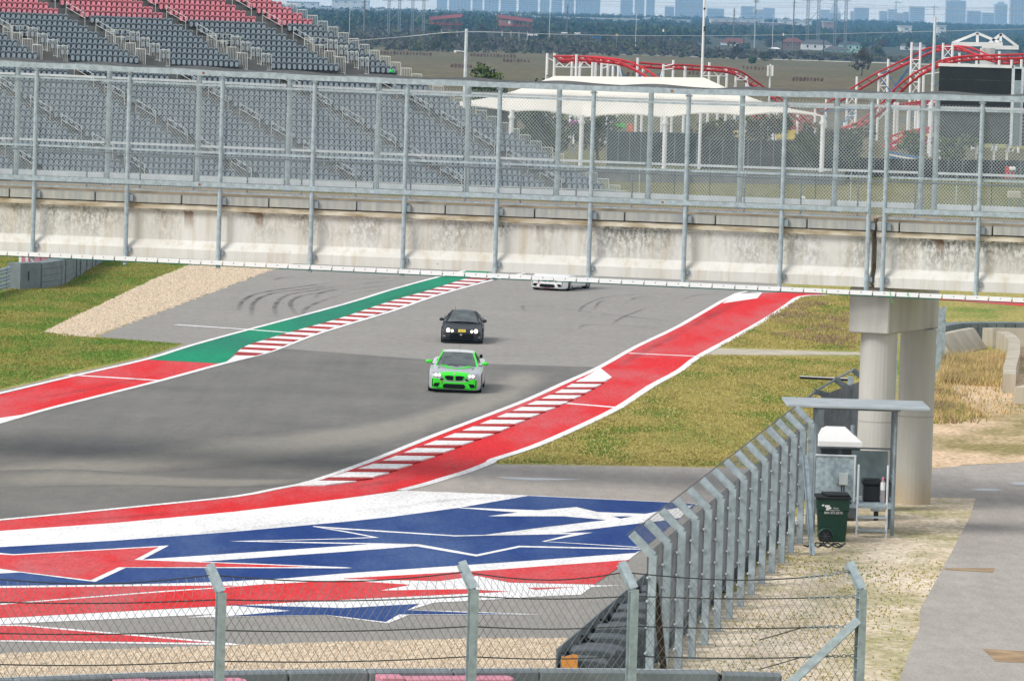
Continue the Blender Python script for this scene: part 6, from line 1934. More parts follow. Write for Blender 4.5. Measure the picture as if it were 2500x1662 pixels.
# trees by the canopy
tl_ = [('bushy dark green tree under the left half of the white canopy', 1345, 480, 6.2, 8.5, 'dark'), ('tall dark tree just left of the second canopy column', 1300, 470, 5.8, 5.5, 'dark'), ('dark green tree behind the middle of the canopy between two columns', 1460, 490, 5.6, 6.0, 'green'),
       ('olive green bush behind the screen fence right of the middle canopy column', 1725, 484, 4.6, 5.5, 'olive'), ('round olive bush rising over the black screen fence between canopy columns', 1770, 482, 4.7, 4.6, 'olive'), ('loose olive tree just left of the last canopy column', 1865, 480, 5.2, 5.8, 'olive'), ('broad olive bush overlapping the black screen fence right of the canopy', 1960, 465, 4.9, 4.8, 'green'),
       ('dark green bush standing in front of the black screen fence by the coaster', 2072, 452, 5.3, 5.2, 'green'), ('small green bush behind the screen fence beside the coaster tracks', 2025, 478, 4.6, 4.2, 'olive'), ('green bush seen under the big video screen', 2330, 520, 3.6, 5.5, 'lush'), ('green bush by the foot of the lamp pole left of the video screen', 2235, 515, 3.4, 4.0, 'lush')]
for i, (lb_, px, Y, h, w, mx) in enumerate(tl_):
    q = P(px, 380, Y); tree('bushy_tree' if h > 5 else 'bush', lb_, (q.x, Y, 0), h, w, mx, 100 + i, n=900, size=.42, trunk=.12)
q = P(1197, 200, 470); tree('leafy_tree', 'light green leafy tree just left of the canopy above the bridge rail', (q.x, 470, 0), P(1197, 152, 470).z, 4.6, 'lush', 140, n=3000, size=.36, trunk=.25)
q = P(1318, 200, 455); tree('leafy_tree', 'sparse dark tree with loose twigs behind the canopy top', (q.x, 455, 0), P(1318, 158, 455).z, 5.2, 'dark', 141, n=420, size=.36, trunk=.35)
# fairground bits glimpsed under the canopy
def bitbox(name, label, cat, px0, py0, px1, py1, Y, m, d=1.0):
    a, b_ = P(px0, py1, Y), P(px1, py0, Y)
    t = thing(name, label, cat, (a.x, Y, 0))
    MB().box((a.x, Y, a.z), (b_.x, Y + d, b_.z)).build('panel', m, t, bevel=.05)
    for x in (a.x + .1, b_.x - .1): MB().box((x - .05, Y + .3, 0), (x + .05, Y + .4, a.z)).build('stand', M['galv_dark'], t)
    return t
M['magenta'] = mat('magenta', (.42, .06, .32), rough=.6, var=.4, scale=3); M['lgreen'] = mat('fair_green', (.05, .42, .05), rough=.6, var=.2); M['fyel'] = mat('fair_yellow', (.62, .48, .10), rough=.6, var=.25, scale=1)
bitbox('fairground_sign', 'magenta patterned fairground sign glimpsed beside a canopy column', 'sign', 1390, 296, 1420, 318, 500, M['magenta'])
bitbox('fairground_sign', 'green fairground panel beside the magenta sign', 'sign', 1402, 306, 1418, 320, 499, M['lgreen'])
bitbox('fairground_stall', 'red and yellow fairground stall seen through the mesh under the canopy', 'stall', 1530, 303, 1548, 325, 498, mat('stall_red', (.52, .14, .06), rough=.6, var=.6, scale=4))
bitbox('fairground_sign', 'bright green slide arch left of the red and yellow stall', 'sign', 1502, 302, 1528, 313, 500, M['lgreen'])
bitbox('fairground_stall', 'orange yellow stall by the fourth canopy column', 'stall', 1780, 320, 1803, 336, 520, M['fyel'])
bitbox('fairground_billboard', 'long pale yellow panel behind the coaster legs right of the canopy', 'panel', 1895, 318, 1945, 340, 600, M['fyel'])
bitbox('fairground_billboard', 'wide olive yellow panel beneath the video screen', 'panel', 2405, 356, 2560, 386, 600, mat('olive_yellow', (.42, .40, .09), rough=.7, var=.15, scale=.5))
bitbox('fairground_billboard', 'ochre panel behind the lower coaster track left of the video screen', 'panel', 2195, 325, 2290, 372, 620, mat('ochre', (.50, .36, .08), rough=.7, var=.3, scale=.6))
bitbox('equipment_box', 'blue machine by the black fence left of the video screen', 'machine', 2155, 392, 2178, 405, 462, M['steel_blue'])
bitbox('equipment_box', 'red machine by the low black fence at the right edge', 'machine', 2455, 408, 2480, 436, 462, M['steel_red'])
bitbox('equipment_box', 'white box beside the red machine at the right edge', 'box', 2466, 408, 2480, 416, 461, M['white'])
bitbox('small_sign', 'small white sign board on the grass beyond the bridge deck', 'sign', 1953, 479, 1966, 488, 395, M['white'], .05)
bitbox('concrete_block', 'pale concrete block on the grass at the right edge beyond the bridge', 'block', 2462, 468, 2494, 484, 392, M['jersey'])

# ------------------------------------------------------------------ roller coaster
rcx = thing('roller_coaster', 'red tracked roller coaster on white steel supports right of the canopy', 'roller coaster', base_at(2050, 400))
def trk(pts, Y0, Y1, gauge=.75, r=.115):
    """two rails with ties between picture points; depth runs from Y0 to Y1"""
    n = len(pts)
    W = [P(x, y, Y0 + (Y1 - Y0) * i / (n - 1)) for i, (x, y) in enumerate(pts)]
    W = smooth_path(W, 5)
    L, Rr, S_ = [], [], []
    for i, w in enumerate(W):
        d = (W[min(i + 1, len(W) - 1)] - W[max(i - 1, 0)]).normalized()
        s = Vector((-d.y, d.x, 0))
        if s.length < .05: s = Vector((0, 1, 0))
        s.normalize()
        L.append(w + s * gauge); Rr.append(w - s * gauge); S_.append(w - BZ * .42)
    for rail in (L, Rr): MB().path(rail, r, 6).build('track_rail', M['steel_red'], rcx)
    MB().path(S_, r * 1.25, 6).build('track_spine', M['steel_red'], rcx)
    tb_ = MB()
    for a, b_, c in zip(L[::2], Rr[::2], S_[::2]):
        tb_.beam(a, c, .09, .09); tb_.beam(b_, c, .09, .09)
    o = tb_.build('track_ties', M['steel_red'], rcx); o['kind'] = 'stuff'
    return W
c2, c3 = C2, C3
trk(c2([(1470, 388), (1600, 388), (1720, 393), (1880, 415), (2000, 462), (2110, 530), (2300, 640)]), 560, 545)
trk(c2([(1480, 400), (1720, 410), (2000, 430), (2200, 445)]) + c3([(0, 446), (200, 458), (320, 470), (400, 497), (480, 552), (560, 605), (700, 700), (800, 790), (900, 870)]), 575, 590)
trk(c3([(520, 782), (620, 815), (740, 858), (860, 892)]), 600, 612)
trk(c3([(720, 872), (820, 832), (910, 788), (1060, 692), (1250, 578), (1400, 490), (1600, 393), (1720, 338), (1850, 316), (1960, 330), (2060, 372), (2160, 402), (2260, 412), (2450, 395)]), 640, 590)
trk(c3([(1080, 892), (1250, 832), (1330, 780), (1410, 712), (1490, 622), (1580, 540), (1700, 462), (1850, 405), (2000, 384), (2200, 378), (2450, 370)]), 585, 570)
trk(c3([(1440, 962), (1520, 918), (1650, 888), (1780, 868), (1900, 870)]), 555, 560)
trk(c3([(1500, 722), (1620, 705), (1760, 690), (1900, 705)]), 600, 610)
trk(c3([(1430, 1000), (1540, 975), (1700, 950), (1850, 930)]), 560, 570)
def post(px, py, Y, r=.155):
    q = P(px, py, Y); MB().tube((q.x, Y, 0), q, r, 7).build('support', M['steel_white'], rcx)
for x, y, Y in [(1390, 365, 562), (1440, 365, 560), (1560, 378, 566), (1590, 374, 556), (1614, 400, 575), (1700, 420, 570), (1722, 415, 560), (1763, 388, 572), (1806, 394, 558), (1840, 432, 575), (1878, 412, 560), (2008, 396, 570), (2046, 455, 582), (2184, 440, 575), (2252, 412, 585), (2334, 442, 580)]:
    q = c2([(x, y)])[0]; post(*q, Y)
for x, y, Y in [(35, 445, 585), (202, 428, 590), (322, 478, 592), (265, 520, 580), (384, 490, 585), (458, 515, 590), (640, 770, 600), (665, 765, 604), (805, 770, 608), (925, 745, 630), (1000, 680, 640), (1145, 612, 632), (1210, 525, 640), (1362, 490, 622), (1425, 405, 628), (1470, 700, 590), (1490, 700, 582),
                (1585, 290, 615), (1645, 292, 612), (1560, 760, 575), (1612, 760, 570), (1635, 770, 580), (1668, 480, 580), (1800, 296, 605), (1864, 305, 600), (1912, 362, 588), (2030, 385, 590), (2185, 352, 585), (2268, 402, 580), (2336, 390, 578), (860, 880, 610), (1125, 840, 590), (1085, 900, 588), (1200, 800, 592), (1710, 700, 560), (1780, 980, 560), (1810, 980, 562), (1875, 980, 566), (1940, 980, 570), (2030, 985, 568)]:
    q = c3([(x, y)])[0]; post(*q, Y)
def brace(pts, m, r=.07):
    W = [P(*q, Y) for q, Y in pts]
    for a, b_ in zip(W, W[1:]): MB().tube(a, b_, r, 5).build('brace', m, rcx)
def br3(a, b_, Y, m='steel_white', r=.07, Y2=None): brace([(c3([a])[0], Y), (c3([b_])[0], Y2 or Y)], M[m], r)
def br2(a, b_, Y, m='steel_white', r=.07, Y2=None): brace([(c2([a])[0], Y), (c2([b_])[0], Y2 or Y)], M[m], r)
# lattice bents
for (xa, xb, yt, Y) in [(1585, 1645, 410, 613), (1362, 1425, 512, 625), (1800, 1864, 320, 602), (1145, 1210, 640, 636)]:
    H_ = 38
    for i in range(4):
        y0 = yt + i * H_ * 2; 
        br3((xa, y0), (xb, y0), Y); br3((xa, y0), (xb, y0 + H_ * 2), Y, r=.05); br3((xb, y0), (xa, y0 + H_ * 2), Y, r=.05)
for a, b_ in [((150, 460), (325, 478)), ((150, 520), (325, 522)), ((150, 520), (202, 462)), ((202, 462), (262, 522)), ((262, 522), (322, 480)), ((385, 510), (458, 548)), ((385, 548), (458, 548)), ((385, 548), (420, 520)), ((385, 540), (370, 600)), ((458, 548), (470, 600)),
              ((1912, 440), (1975, 440)), ((1912, 385), (1975, 398)), ((1668, 485), (1780, 452)), ((1668, 512), (1780, 495)), ((1440, 1045), (1620, 1045)), ((1440, 985), (1625, 985)), ((1500, 900), (1560, 985)), ((1690, 720), (1760, 690)), ((1690, 740), (1760, 740)),
              ((1100, 900), (1200, 870)), ((2000, 985), (1980, 1085)), ((2110, 1085), (2140, 1000)), ((2240, 1085), (2290, 1010)), ((2200, 1060), (2280, 985))]:
    br3(a, b_, 583)
for a, b_ in [((1385, 395), (1440, 420)), ((1440, 385), (1560, 420)), ((1440, 460), (1580, 462)), ((1440, 462), (1470, 430)), ((1470, 430), (1510, 462)), ((1510, 462), (1545, 430)), ((1590, 385), (1720, 430)), ((1590, 462), (1700, 462)), ((1610, 462), (1640, 420)), ((1640, 420), (1690, 462)), ((1765, 440), (1880, 450)),
              ((1880, 430), (1895, 525)), ((1765, 470), (1840, 440)), ((2184, 455), (2252, 440)), ((2184, 478), (2252, 470)), ((2165, 528), (2184, 450))]:
    br2(a, b_, 565)
for a, b_ in [((1830, 430), (1890, 528)), ((1870, 440), (1920, 528)), ((2060, 470), (2130, 528)), ((2130, 528), (2210, 470)), ((2020, 528), (2050, 490)), ((1600, 400), (1590, 520))]:
    br2(a, b_, 578, 'steel_blue', .08)
for a, b_ in [((1370, 530), (1440, 632)), ((1440, 632), (1580, 440)), ((1430, 520), (1500, 620)), ((1460, 610), (1585, 450)), ((1715, 620), (1775, 555)), ((1600, 378), (1790, 345)), ((1380, 505), (1580, 430)), ((960, 765), (1230, 745)), ((980, 770), (1030, 870)), ((1080, 870), (1180, 760)), ((1110, 850), (1200, 770)), ((1560, 790), (1690, 900)), ((1650, 880), (1790, 780)), ((1510, 840), (1600, 760)), ((1790, 990), (1850, 1085)), ((370, 800), (440, 830)), ((1500, 690), (1560, 760))]:
    br3(a, b_, 620, 'steel_blue', .06)
# drop ride cap
dr = thing('drop_ride', 'white round tower with triangular roof trusses rising behind the video screen', 'ride', P(2412, 150, 640))
q = P(2411, 120, 640); dr.location = (q.x, 640, 0); ORG[dr.name] = Vector((q.x, 640, 0))
tt_ = P(2411, 118, 640)
MB().tube((q.x, 640, 0), tt_, .95, 16).build('tower', M['steel_white'], dr)
def t3(a, b_, Y, r=.16): MB().beam(P(*c3([a])[0], Y), P(*c3([b_])[0], Y), r * 2, r * 2).build('truss_bar', M['steel_white'], dr)
t3((1858, 303), (2205, 305), 638, .26); t3((2065, 325), (2315, 328), 642, .24)
for a, b_ in [((1862, 296), (2033, 228)), ((2033, 228), (2195, 296)), ((2033, 226), (2033, 300)), ((2110, 300), (2195, 235)), ((2195, 235), (2310, 322)), ((2192, 232), (2192, 300))]: t3(a, b_, 638.5)
# video screens
vsn = thing('video_screen', 'big black video screen on white steel legs at the right side beyond the bridge', 'screen', P(2378, 430, 520))
a, b_ = P(2294, 162, 520), P(2464, 353, 520)
vsn.location = (a.x, 520, 0); ORG[vsn.name] = Vector((a.x, 520, 0))
M['led'] = mat('led_black', (.014, .015, .014), rough=.75, var=.15, scale=.6)
nx_, nz_ = 6, 6
for i in range(nx_):
    for k in range(nz_):
        x0 = a.x + (b_.x - a.x) * i / nx_; x1 = a.x + (b_.x - a.x) * (i + 1) / nx_
        z0 = b_.z + (a.z - b_.z) * k / nz_; z1 = b_.z + (a.z - b_.z) * (k + 1) / nz_
        MB().box((x0, 520, z0), (x1 - .006, 520.25, z1 - .006)).build('led_panel', M['led'], vsn)
MB().box((a.x - .1, 519.9, a.z + .003), (b_.x + .15, 520.4, a.z + .32)).build('frame_bar', M['steel_white'], vsn)
MB().box((b_.x + .003, 519.9, b_.z - .1), (b_.x + .30, 520.5, a.z + .30)).build('frame_bar', M['galv_light'], vsn)
MB().box((a.x - .1, 519.95, b_.z - .18), (b_.x + .3, 520.3, b_.z - .103)).build('frame_bar', M['galv'], vsn)
for t in (.06, .3, .55, .8, .98):
    x = a.x + (b_.x - a.x) * t; MB().tube((x, 520.6, 0), (x, 520.6, a.z), .13, 7).build('leg', M['steel_white'], vsn)
a2, b2 = P(2470, 168, 523), P(2560, 358, 523)
vs2 = thing('video_screen', 'second dark screen cut off by the right edge, grey framed', 'screen', (a2.x, 523, 0))
MB().box((a2.x, 523, b2.z), (b2.x, 523.4, a2.z)).build('led_panel', M['led'], vs2)
MB().box((a2.x + .35, 522.8, b2.z - .1), (a2.x + 1.05, 522.997, a2.z - 1.2)).build('side_sheet', M['galv'], vs2)
MB().box((P(2493, 200, 523).x, 522.7, b2.z - .1), (P(2499, 200, 523).x, 522.9, a2.z)).build('frame_bar', M['galv_light'], vs2)
MB().box((a2.x - .1, 522.7, a2.z + .003), (b2.x, 523.4, a2.z + .2)).build('frame_bar', M['galv_light'], vs2)
MB().tube((b2.x - .5, 523.6, 0), (b2.x - .5, 523.6, b2.z), .15, 7).build('leg', M['steel_white'], vs2)
# striped platform of the coaster
sp_ = thing('ride_platform', 'sloping blue and white striped ride platform left of the video screen', 'platform', P(2225, 385, 500))
for i, (y0, mm) in enumerate(((372, 'steel_blue'), (378, 'steel_white'), (384, 'steel_blue'), (387, 'steel_white'))):
    a, b_ = P(2172, y0, 500 + i * .01), P(2242, y0 + 13, 500 + i * .01)
    MB().beam(a, b_, 1.0, .16).build('slat', M[mm], sp_)

# ------------------------------------------------------------------ poles and wires nearer than the field
def pole(name, label, cat, px, ytop, Y, r, m, cross=(), r2=None, base=None, group=None):
    q = P(px, ytop, Y)
    z0 = tz(q.x, Y) if base is None else base
    t = thing(name, label, cat, (q.x, Y, z0), group)
    MB().tube((q.x, Y, z0 - .3), q, r, 8, r2 or r * .75).build('shaft', m, t)
    return t, q
M['wood'] = mat('wood_pole', (.040, .036, .034), rough=.9, var=.2)
M['wood_grey'] = mat('grey_wood_pole', (.17, .165, .16), rough=.9, var=.15)
t, q = pole('steel_pole', 'tall pale steel pole with a short side arm left of the canopy', 'pole', 1139, 71, 428, .17, M['galv_light'])
MB().tube(P(1138, 127, 428), P(1112, 125, 428), .05, 6).build('side_arm', M['galv_light'], t)
MB().obox(P(1111, 126, 428), (.1, 0, 0), (0, .1, 0), (0, 0, .1)).build('lamp', M['white'], t)
wire = thing('overhead_wire', 'thin pale overhead wire strung from the steel pole across the fields', 'wire', P(1139, 78, 428))
wp_ = [P(850, 101, 426), P(990, 90, 427), P(1139, 78, 428), P(1350, 84, 500), P(1600, 88, 600), P(1900, 86, 700), P(2200, 79, 740), P(2560, 70, 760)]
wire.location = (wp_[2].x, 428, wp_[2].z); ORG[wire.name] = Vector(wire.location)
MB().path(smooth_path(wp_, 4), .028, 4).build('cable', M['galv_light'], wire)
t, q = pole('flag_pole', 'very tall slim white pole rising behind the canopy into the sky', 'pole', 1721, -40, 470, .16, M['steel_white'], r2=.09)
for y in (22, 68, 74):
    MB().obox(P(1720, y, 469.8), (.09, 0, 0), (0, .06, 0), (0, 0, .09)).build('clamp', M['black'], t)
t, q = pole('antenna_mast', 'pale mast carrying two cream antenna boxes right of the canopy', 'mast', 1881, 157, 480, .11, M['galv_light'])
for dx, mm in ((-6, 'fabric'), (5, 'steel_white')):
    a = P(1881 + dx, 160, 480); b_ = P(1881 + dx, 186, 480)
    MB().box((a.x - .09, 479.8, b_.z), (a.x + .09, 480, a.z)).build('antenna', M[mm], t)
t, q = pole('lamp_post', 'tall pale lamp post standing behind the coaster left of the video screen', 'lamp post', 2283, 41, 545, .20, M['galv_light'])
MB().beam(P(2283, 46, 545), P(2294, 47, 545), .15, .2).build('lamp', M['galv_light'], t)

# ------------------------------------------------------------------ the meadow and its edge
M['hay'] = mat('hay', (.135, .085, .06), rough=.95, var=.3, scale=1.5)
bale = MB(); nb2 = 10
bale.tube((0, -.7, .72), (0, .7, .72), .74, nb2)
bme2 = bale.mesh('hay_bale', [M['hay']])
ORD = ['first', 'second', 'third', 'fourth', 'fifth', 'sixth', 'seventh', 'eighth', 'ninth', 'tenth', 'eleventh', 'twelfth', 'thirteenth', 'fourteenth', 'fifteenth', 'sixteenth']
def bales(label, x0, y0, x1, y1, n, group):
    n = min(16, max(3, int((x1 - x0) / 7.4)))
    for i in range(n):
        t = i / max(1, n - 1)
        q = G(x0 + (x1 - x0) * t, y0 + (y1 - y0) * t, 0)
        o = link('hay_bale', bme2); o.location = (q.x, q.y, 0); o.rotation_euler = (0, 0, rs.uniform(-.5, .5)); k_ = (q.y / 1150) ** .5; o.scale = (.40 * k_, .62 * k_, rs.uniform(.62, .80) * k_)
        tag(o, ORD[i] + ' from the left, ' + label, 'hay bale', group)
bales('bale in the meadow row right of the antenna mast', 1937, 198, 2006, 199, 10, 'hay bales right of the antenna mast')
bales('bale in the upper row right of the white pole', 1815, 169, 1872, 173, 8, 'hay bales in the upper row behind the coaster')
bales('bale in the row behind the falling red track', 1672, 182, 1712, 184, 6, 'hay bales behind the coaster')
bales('bale in the row left of the coaster top', 1230, 152, 1290, 154, 9, 'hay bales left of the coaster')
bales('bale in the row crossing the steel pole', 1103, 165, 1148, 167, 6, 'hay bales by the steel pole')
bales('bale in the hedge row right of the grandstand', 930, 133, 1050, 137, 13, 'hay bales along the hedge')
bales('bale in the hedge row right of the steel pole', 1150, 138, 1255, 142, 11, 'hay bales along the hedge, right of the pole')
bales('bale in the short row under the coaster hump', 1532, 186, 1560, 187, 4, 'hay bales under the coaster hump')
# scrub along the meadow edge: one mass, with single trees standing out
rb_ = random.Random(77)
bl = {'bare': [], 'olive': []}
for i in range(2600):
    Y = 2180 + 1300 * rb_.random() ** 1.2
    X = (rb_.uniform(-520, 1320) / FPX) * Y
    edge = 2230 + 60 * math.sin(X * .02) + 500 * max(0, (X / Y * FPX - 500) / 800)
    if Y < edge: continue
    if 430 < X / Y * FPX < 950 and Y > 2750: continue
    h = rb_.uniform(2.2, 5.5) * (1.0 if Y > edge + 60 else .6)
    if X / Y * FPX > 430: h *= .6
    f = noise.noise(Vector((X * .012, Y * .004, 3)))
    bl['bare' if f + rb_.uniform(-.3, .3) < .12 else 'olive'].append(((X, Y, tz(X, Y) + h * .45), h * .8, h * .8, h * .5))
for kx in bl:
    ms, wt_ = MIX[kx]
    o = leaves('scrub', bl[kx], 16, 1.5, [M[m] for m in ms], 7, None, wt_)
    tag(o, 'grey brown leafless scrub along the far edge of the meadow' if kx == 'bare' else 'olive green scrub mixed into the hedge beyond the meadow', 'scrub', kind='stuff')
ft = [('broad dark olive tree on the hedge left of the steel pole', 1080, 128, 10.5, 13, 'olive'), ('dark green bushy tree right behind the steel pole', 1165, 124, 8.5, 12, 'olive'), ('yellow tinted tree below the second red pavilion', 1310, 112, 5.5, 12, 'yellow'), ('small yellow bush beside the yellow tinted tree', 1345, 110, 4.2, 8, 'yellow'),
      ('green brown tree at the left end of the hedge above the railings', 790, 100, 10, 12, 'green'), ('tall green tree in the hedge beside the railing tops', 845, 92, 11, 10, 'green'), ('brown bare tree below the left lattice pylon', 905, 100, 8, 12, 'bare'), ('grey bare tree between the pylons and the grandstand', 950, 104, 7, 10, 'bare'),
      ('dark green shrub beside the first red pavilion', 1062, 84, 9, 10, 'dark'), ('bare grey tree between the two red pavilions', 1178, 84, 8, 10, 'bare'), ('small dark tree under the second pavilion at right', 1325, 88, 6, 8, 'dark'), ('dark round bush alone by the far road', 1475, 108, 4.5, 5.5, 'dark'),
      ('olive bush on the hedge left of the white pole', 1660, 126, 6.5, 12, 'olive'), ('dark bare tree with a clear trunk right of the white pole', 1790, 146, 8.5, 10, 'bare'), ('green bush tree beside the teal shed', 1730, 118, 7, 9, 'green'), ('dark green tree before the red roofed house', 1822, 130, 7.5, 9, 'dark'), ('bare grey tree right of the red roofed house', 1880, 124, 8.5, 11, 'bare'),
      ('tall dark tree behind the brick house', 1968, 116, 10, 9, 'olive'), ('rust red tree between the white and mint houses', 2045, 118, 8, 7, 'red'), ('dark green tree right of the mint house', 2108, 138, 8, 8, 'dark'), ('rust topped tree far right of the houses', 2153, 116, 8.5, 8, 'red'), ('olive round tree right of the mint house garden', 2142, 146, 8.5, 12, 'olive'),
      ('big bare grey tree standing alone on the meadow edge', 2103, 186, 9.0, 8, 'bare'), ('green brown tree left of the first lift hill post', 2215, 128, 8, 8, 'olive'), ('dark tree right of the first lift hill post', 2265, 122, 7, 7, 'dark'), ('small dark bush on the hedge below the houses', 1836, 156, 3.2, 5, 'dark'),
      ('green bush on the hedge below the white shed', 1865, 150, 4.8, 8, 'olive'), ('dark tree behind the drop ride roof at right', 2385, 118, 6.5, 9, 'dark'), ('dark tree at the right edge behind the coaster', 2490, 130, 7, 8, 'dark'), ('bare tree beside the yellow road sign', 1555, 108, 4.5, 9, 'bare')]
for i, (lb_, px, py, h, w, mx) in enumerate(ft):
    yh = 60 + .03 * (px - 1250)
    if py - yh > 48: Y = CAMH * FPX / (py - yh)
    else: Y = 2750 if px < 1500 else 3350
    q = P(px, py, Y)
    tree('field_tree', lb_, (q.x, Y, min(q.z, tz(q.x, Y) + 2)), h, w, mx, 300 + i, n=520, size=max(.7, w * .085), trunk=.10, group='single trees along the hedge')
# ------------------------------------------------------------------ houses, pavilions, pylons
def house(label, px0, px1, py_base, Y, wall_h, wall_m, roof_m, roof_h=2.6, depth=9, windows=(), garage=False, z=None):
    a, b_ = P(px0, py_base, Y), P(px1, py_base, Y)
    z0 = a.z if z is None else z
    z0 = max(0.0, z0)
    t = thing('house', label, 'house', ((a.x + b_.x) / 2, Y, z0))
    x0, x1 = a.x, b_.x
    MB().box((x0, Y, z0), (x1, Y + depth, z0 + wall_h)).build('wall', wall_m, t)
    e = .5
    rv = [(x0 - e, Y - e, z0 + wall_h + .01), (x1 + e, Y - e, z0 + wall_h + .01), (x1 + e, Y + depth + e, z0 + wall_h + .01), (x0 - e, Y + depth + e, z0 + wall_h + .01)]
    hip = min((x1 - x0) * .3, depth * .45)
    rv += [(x0 + hip, Y + depth / 2, z0 + wall_h + roof_h), (x1 - hip, Y + depth / 2, z0 + wall_h + roof_h)]
    MB().add(rv, [(0, 1, 5, 4), (2, 3, 4, 5), (1, 2, 5), (3, 0, 4), (3, 2, 1, 0)]).build('roof', roof_m, t)
    for (u, zz, w_, h_) in windows:
        xc = x0 + (x1 - x0) * u
        f = MB().box((xc - w_ / 2 - .1, Y - .10, z0 + zz - .1), (xc + w_ / 2 + .1, Y - .003, z0 + zz + h_ + .1)).build('window', M['white'], t)
        MB().box((xc - w_ / 2, Y - .14, z0 + zz), (xc + w_ / 2, Y - .103, z0 + zz + h_)).build('pane', M['glass_dark'], f)
    return t
M['roof_red'] = mat('red_shingle', (.16, .065, .05), rough=.9, var=.15, scale=.6); M['roof_grey'] = mat('grey_shingle', (.10, .10, .105), rough=.9, var=.15, scale=.6)
M['brick'] = mat('brown_brick', (.19, .125, .11), rough=.9, var=.15, scale=.8); M['mint'] = mat('mint_siding', (.36, .58, .52), rough=.8, var=.05, scale=.8); M['siding'] = mat('white_siding', (.62, .64, .65), rough=.8, var=.05, scale=.8)
W4 = [(.2, 3.6, 1.2, 1.6), (.45, 3.6, 1.2, 1.6), (.75, 3.6, 1.4, 1.6), (.25, .8, 1.4, 1.5), (.7, .8, 1.6, 1.5)]
house('white house with red shingle roof half hidden by trees', 1760, 1822, 122, 3350, 5.0, M['siding'], M['roof_red'], 3.2, 9, [(.3, 2.6, 1.2, 1.4), (.7, 2.6, 1.2, 1.4)])
house('two storey brown brick house with a red roof', 1908, 1962, 130, 3300, 6.6, M['brick'], M['roof_red'], 3.0, 9, [(.28, 3.9, 1.3, 1.6), (.7, 3.9, 1.3, 1.6), (.3, .9, 1.4, 1.5)])
house('two storey white house with grey roof beside the brick house', 1956, 2030, 133, 3280, 6.2, M['siding'], M['roof_grey'], 2.6, 9, W4)
house('two storey mint green house with grey roof right of the white house', 2048, 2103, 139, 3250, 6.4, M['mint'], M['roof_grey'], 2.2, 9, [(.25, 3.8, 1.3, 1.6), (.5, 3.8, 1.3, 1.6), (.8, 3.8, 1.3, 1.6)])
house('single storey mint green wing with a grey roof before the mint house', 2012, 2075, 140, 3235, 2.6, M['mint'], M['roof_grey'], 2.4, 8, [(.35, .7, 1.3, 1.3), (.55, .7, 1.3, 1.3), (.8, .7, 1.3, 1.3)])
house('small white garden shed with a pale roof left of the brick house', 1878, 1904, 137, 3200, 2.4, M['siding'], M['white'], .9, 4, [])
house('tiny teal shed with a pointed roof right of the white pole', 1752, 1762, 124, 3250, 1.8, M['mint'], M['steel_blue'], 1.8, 3, [])
house('long low house behind the trees right of the mint house', 2200, 2262, 122, 3600, 3.0, M['siding'], M['roof_grey'], 2.2, 9, [])
# red stilt pavilions
M['roof_mar'] = mat('maroon_roof', (.20, .035, .04), rough=.6, var=.1, scale=.5)
def pavilion(label, px0, px1, yb, yf, Y, enclosed):
    a, b_ = P(px0, yf, Y), P(px1, yf, Y)
    x0, x1 = a.x, b_.x; zf = a.z
    z0 = tz((x0 + x1) / 2, Y)
    t = thing('pavilion', label, 'pavilion', ((x0 + x1) / 2, Y, z0))
    w = x1 - x0
    MB().box((x0, Y, zf - .3), (x1, Y + 7, zf)).build('floor', M['steel_red'], t)
    hl, hr = (1.7, 4.0) if not enclosed else (4.0, 1.9)
    MB().prism([(x0 - .5, Y - .8, zf + hl), (x1 + .5, Y - .8, zf + hr), (x1 + .5, Y - .8, zf + hr + .3), (x0 - .5, Y - .8, zf + hl + .3)], (0, 8.6, 1.9)).build('roof', M['roof_mar'], t, fix=True)
    n = 8
    for i in range(n + 1):
        x = x0 + w * i / n
        for yy in (Y + .1, Y + 6.8):
            MB().box((x - .09, yy - .09, zf), (x + .09, yy + .09, zf + hl + (hr - hl) * i / n)).build('post', M['steel_red'], t)
    for z in (.6, 1.1):
        MB().beam((x0, Y + .1, zf + z), (x1, Y + .1, zf + z), .08, .10).build('rail', M['steel_red'], t)
    for u in (.12, .38, .62, .88):
        x = x0 + w * u
        MB().box((x - .4, Y + 3, z0 - 1), (x + .4, Y + 3.8, zf - 3.2)).build('pier', M['jersey'], t)
        for dx in (-1.6, 1.6):
            MB().beam((x, Y + 3.4, zf - 3.2), (x + dx, Y + 3.4, zf - .3), .3, .3).build('strut', M['steel_red'], t)
    if enclosed:
        MB().box((x0 + .05, Y + .25, zf + .01), (x0 + w * .42, Y + 6.6, zf + 3.2)).build('cabin', mat('tan_cabin', (.34, .31, .26), rough=.8, var=.06), t)
        MB().box((x0 + w * .29, Y + .12, zf + .8), (x0 + w * .36, Y + .247, zf + 2.9)).build('door', M['white'], t)
    return t
pavilion('open red roofed pavilion on tall stilts, left of the two above the hedge', 1049, 1126, 78, 58, 2900, False)
pavilion('red stilt pavilion with a tan cabin at its left end, right of the two', 1217, 1298, 82, 62, 2900, True)
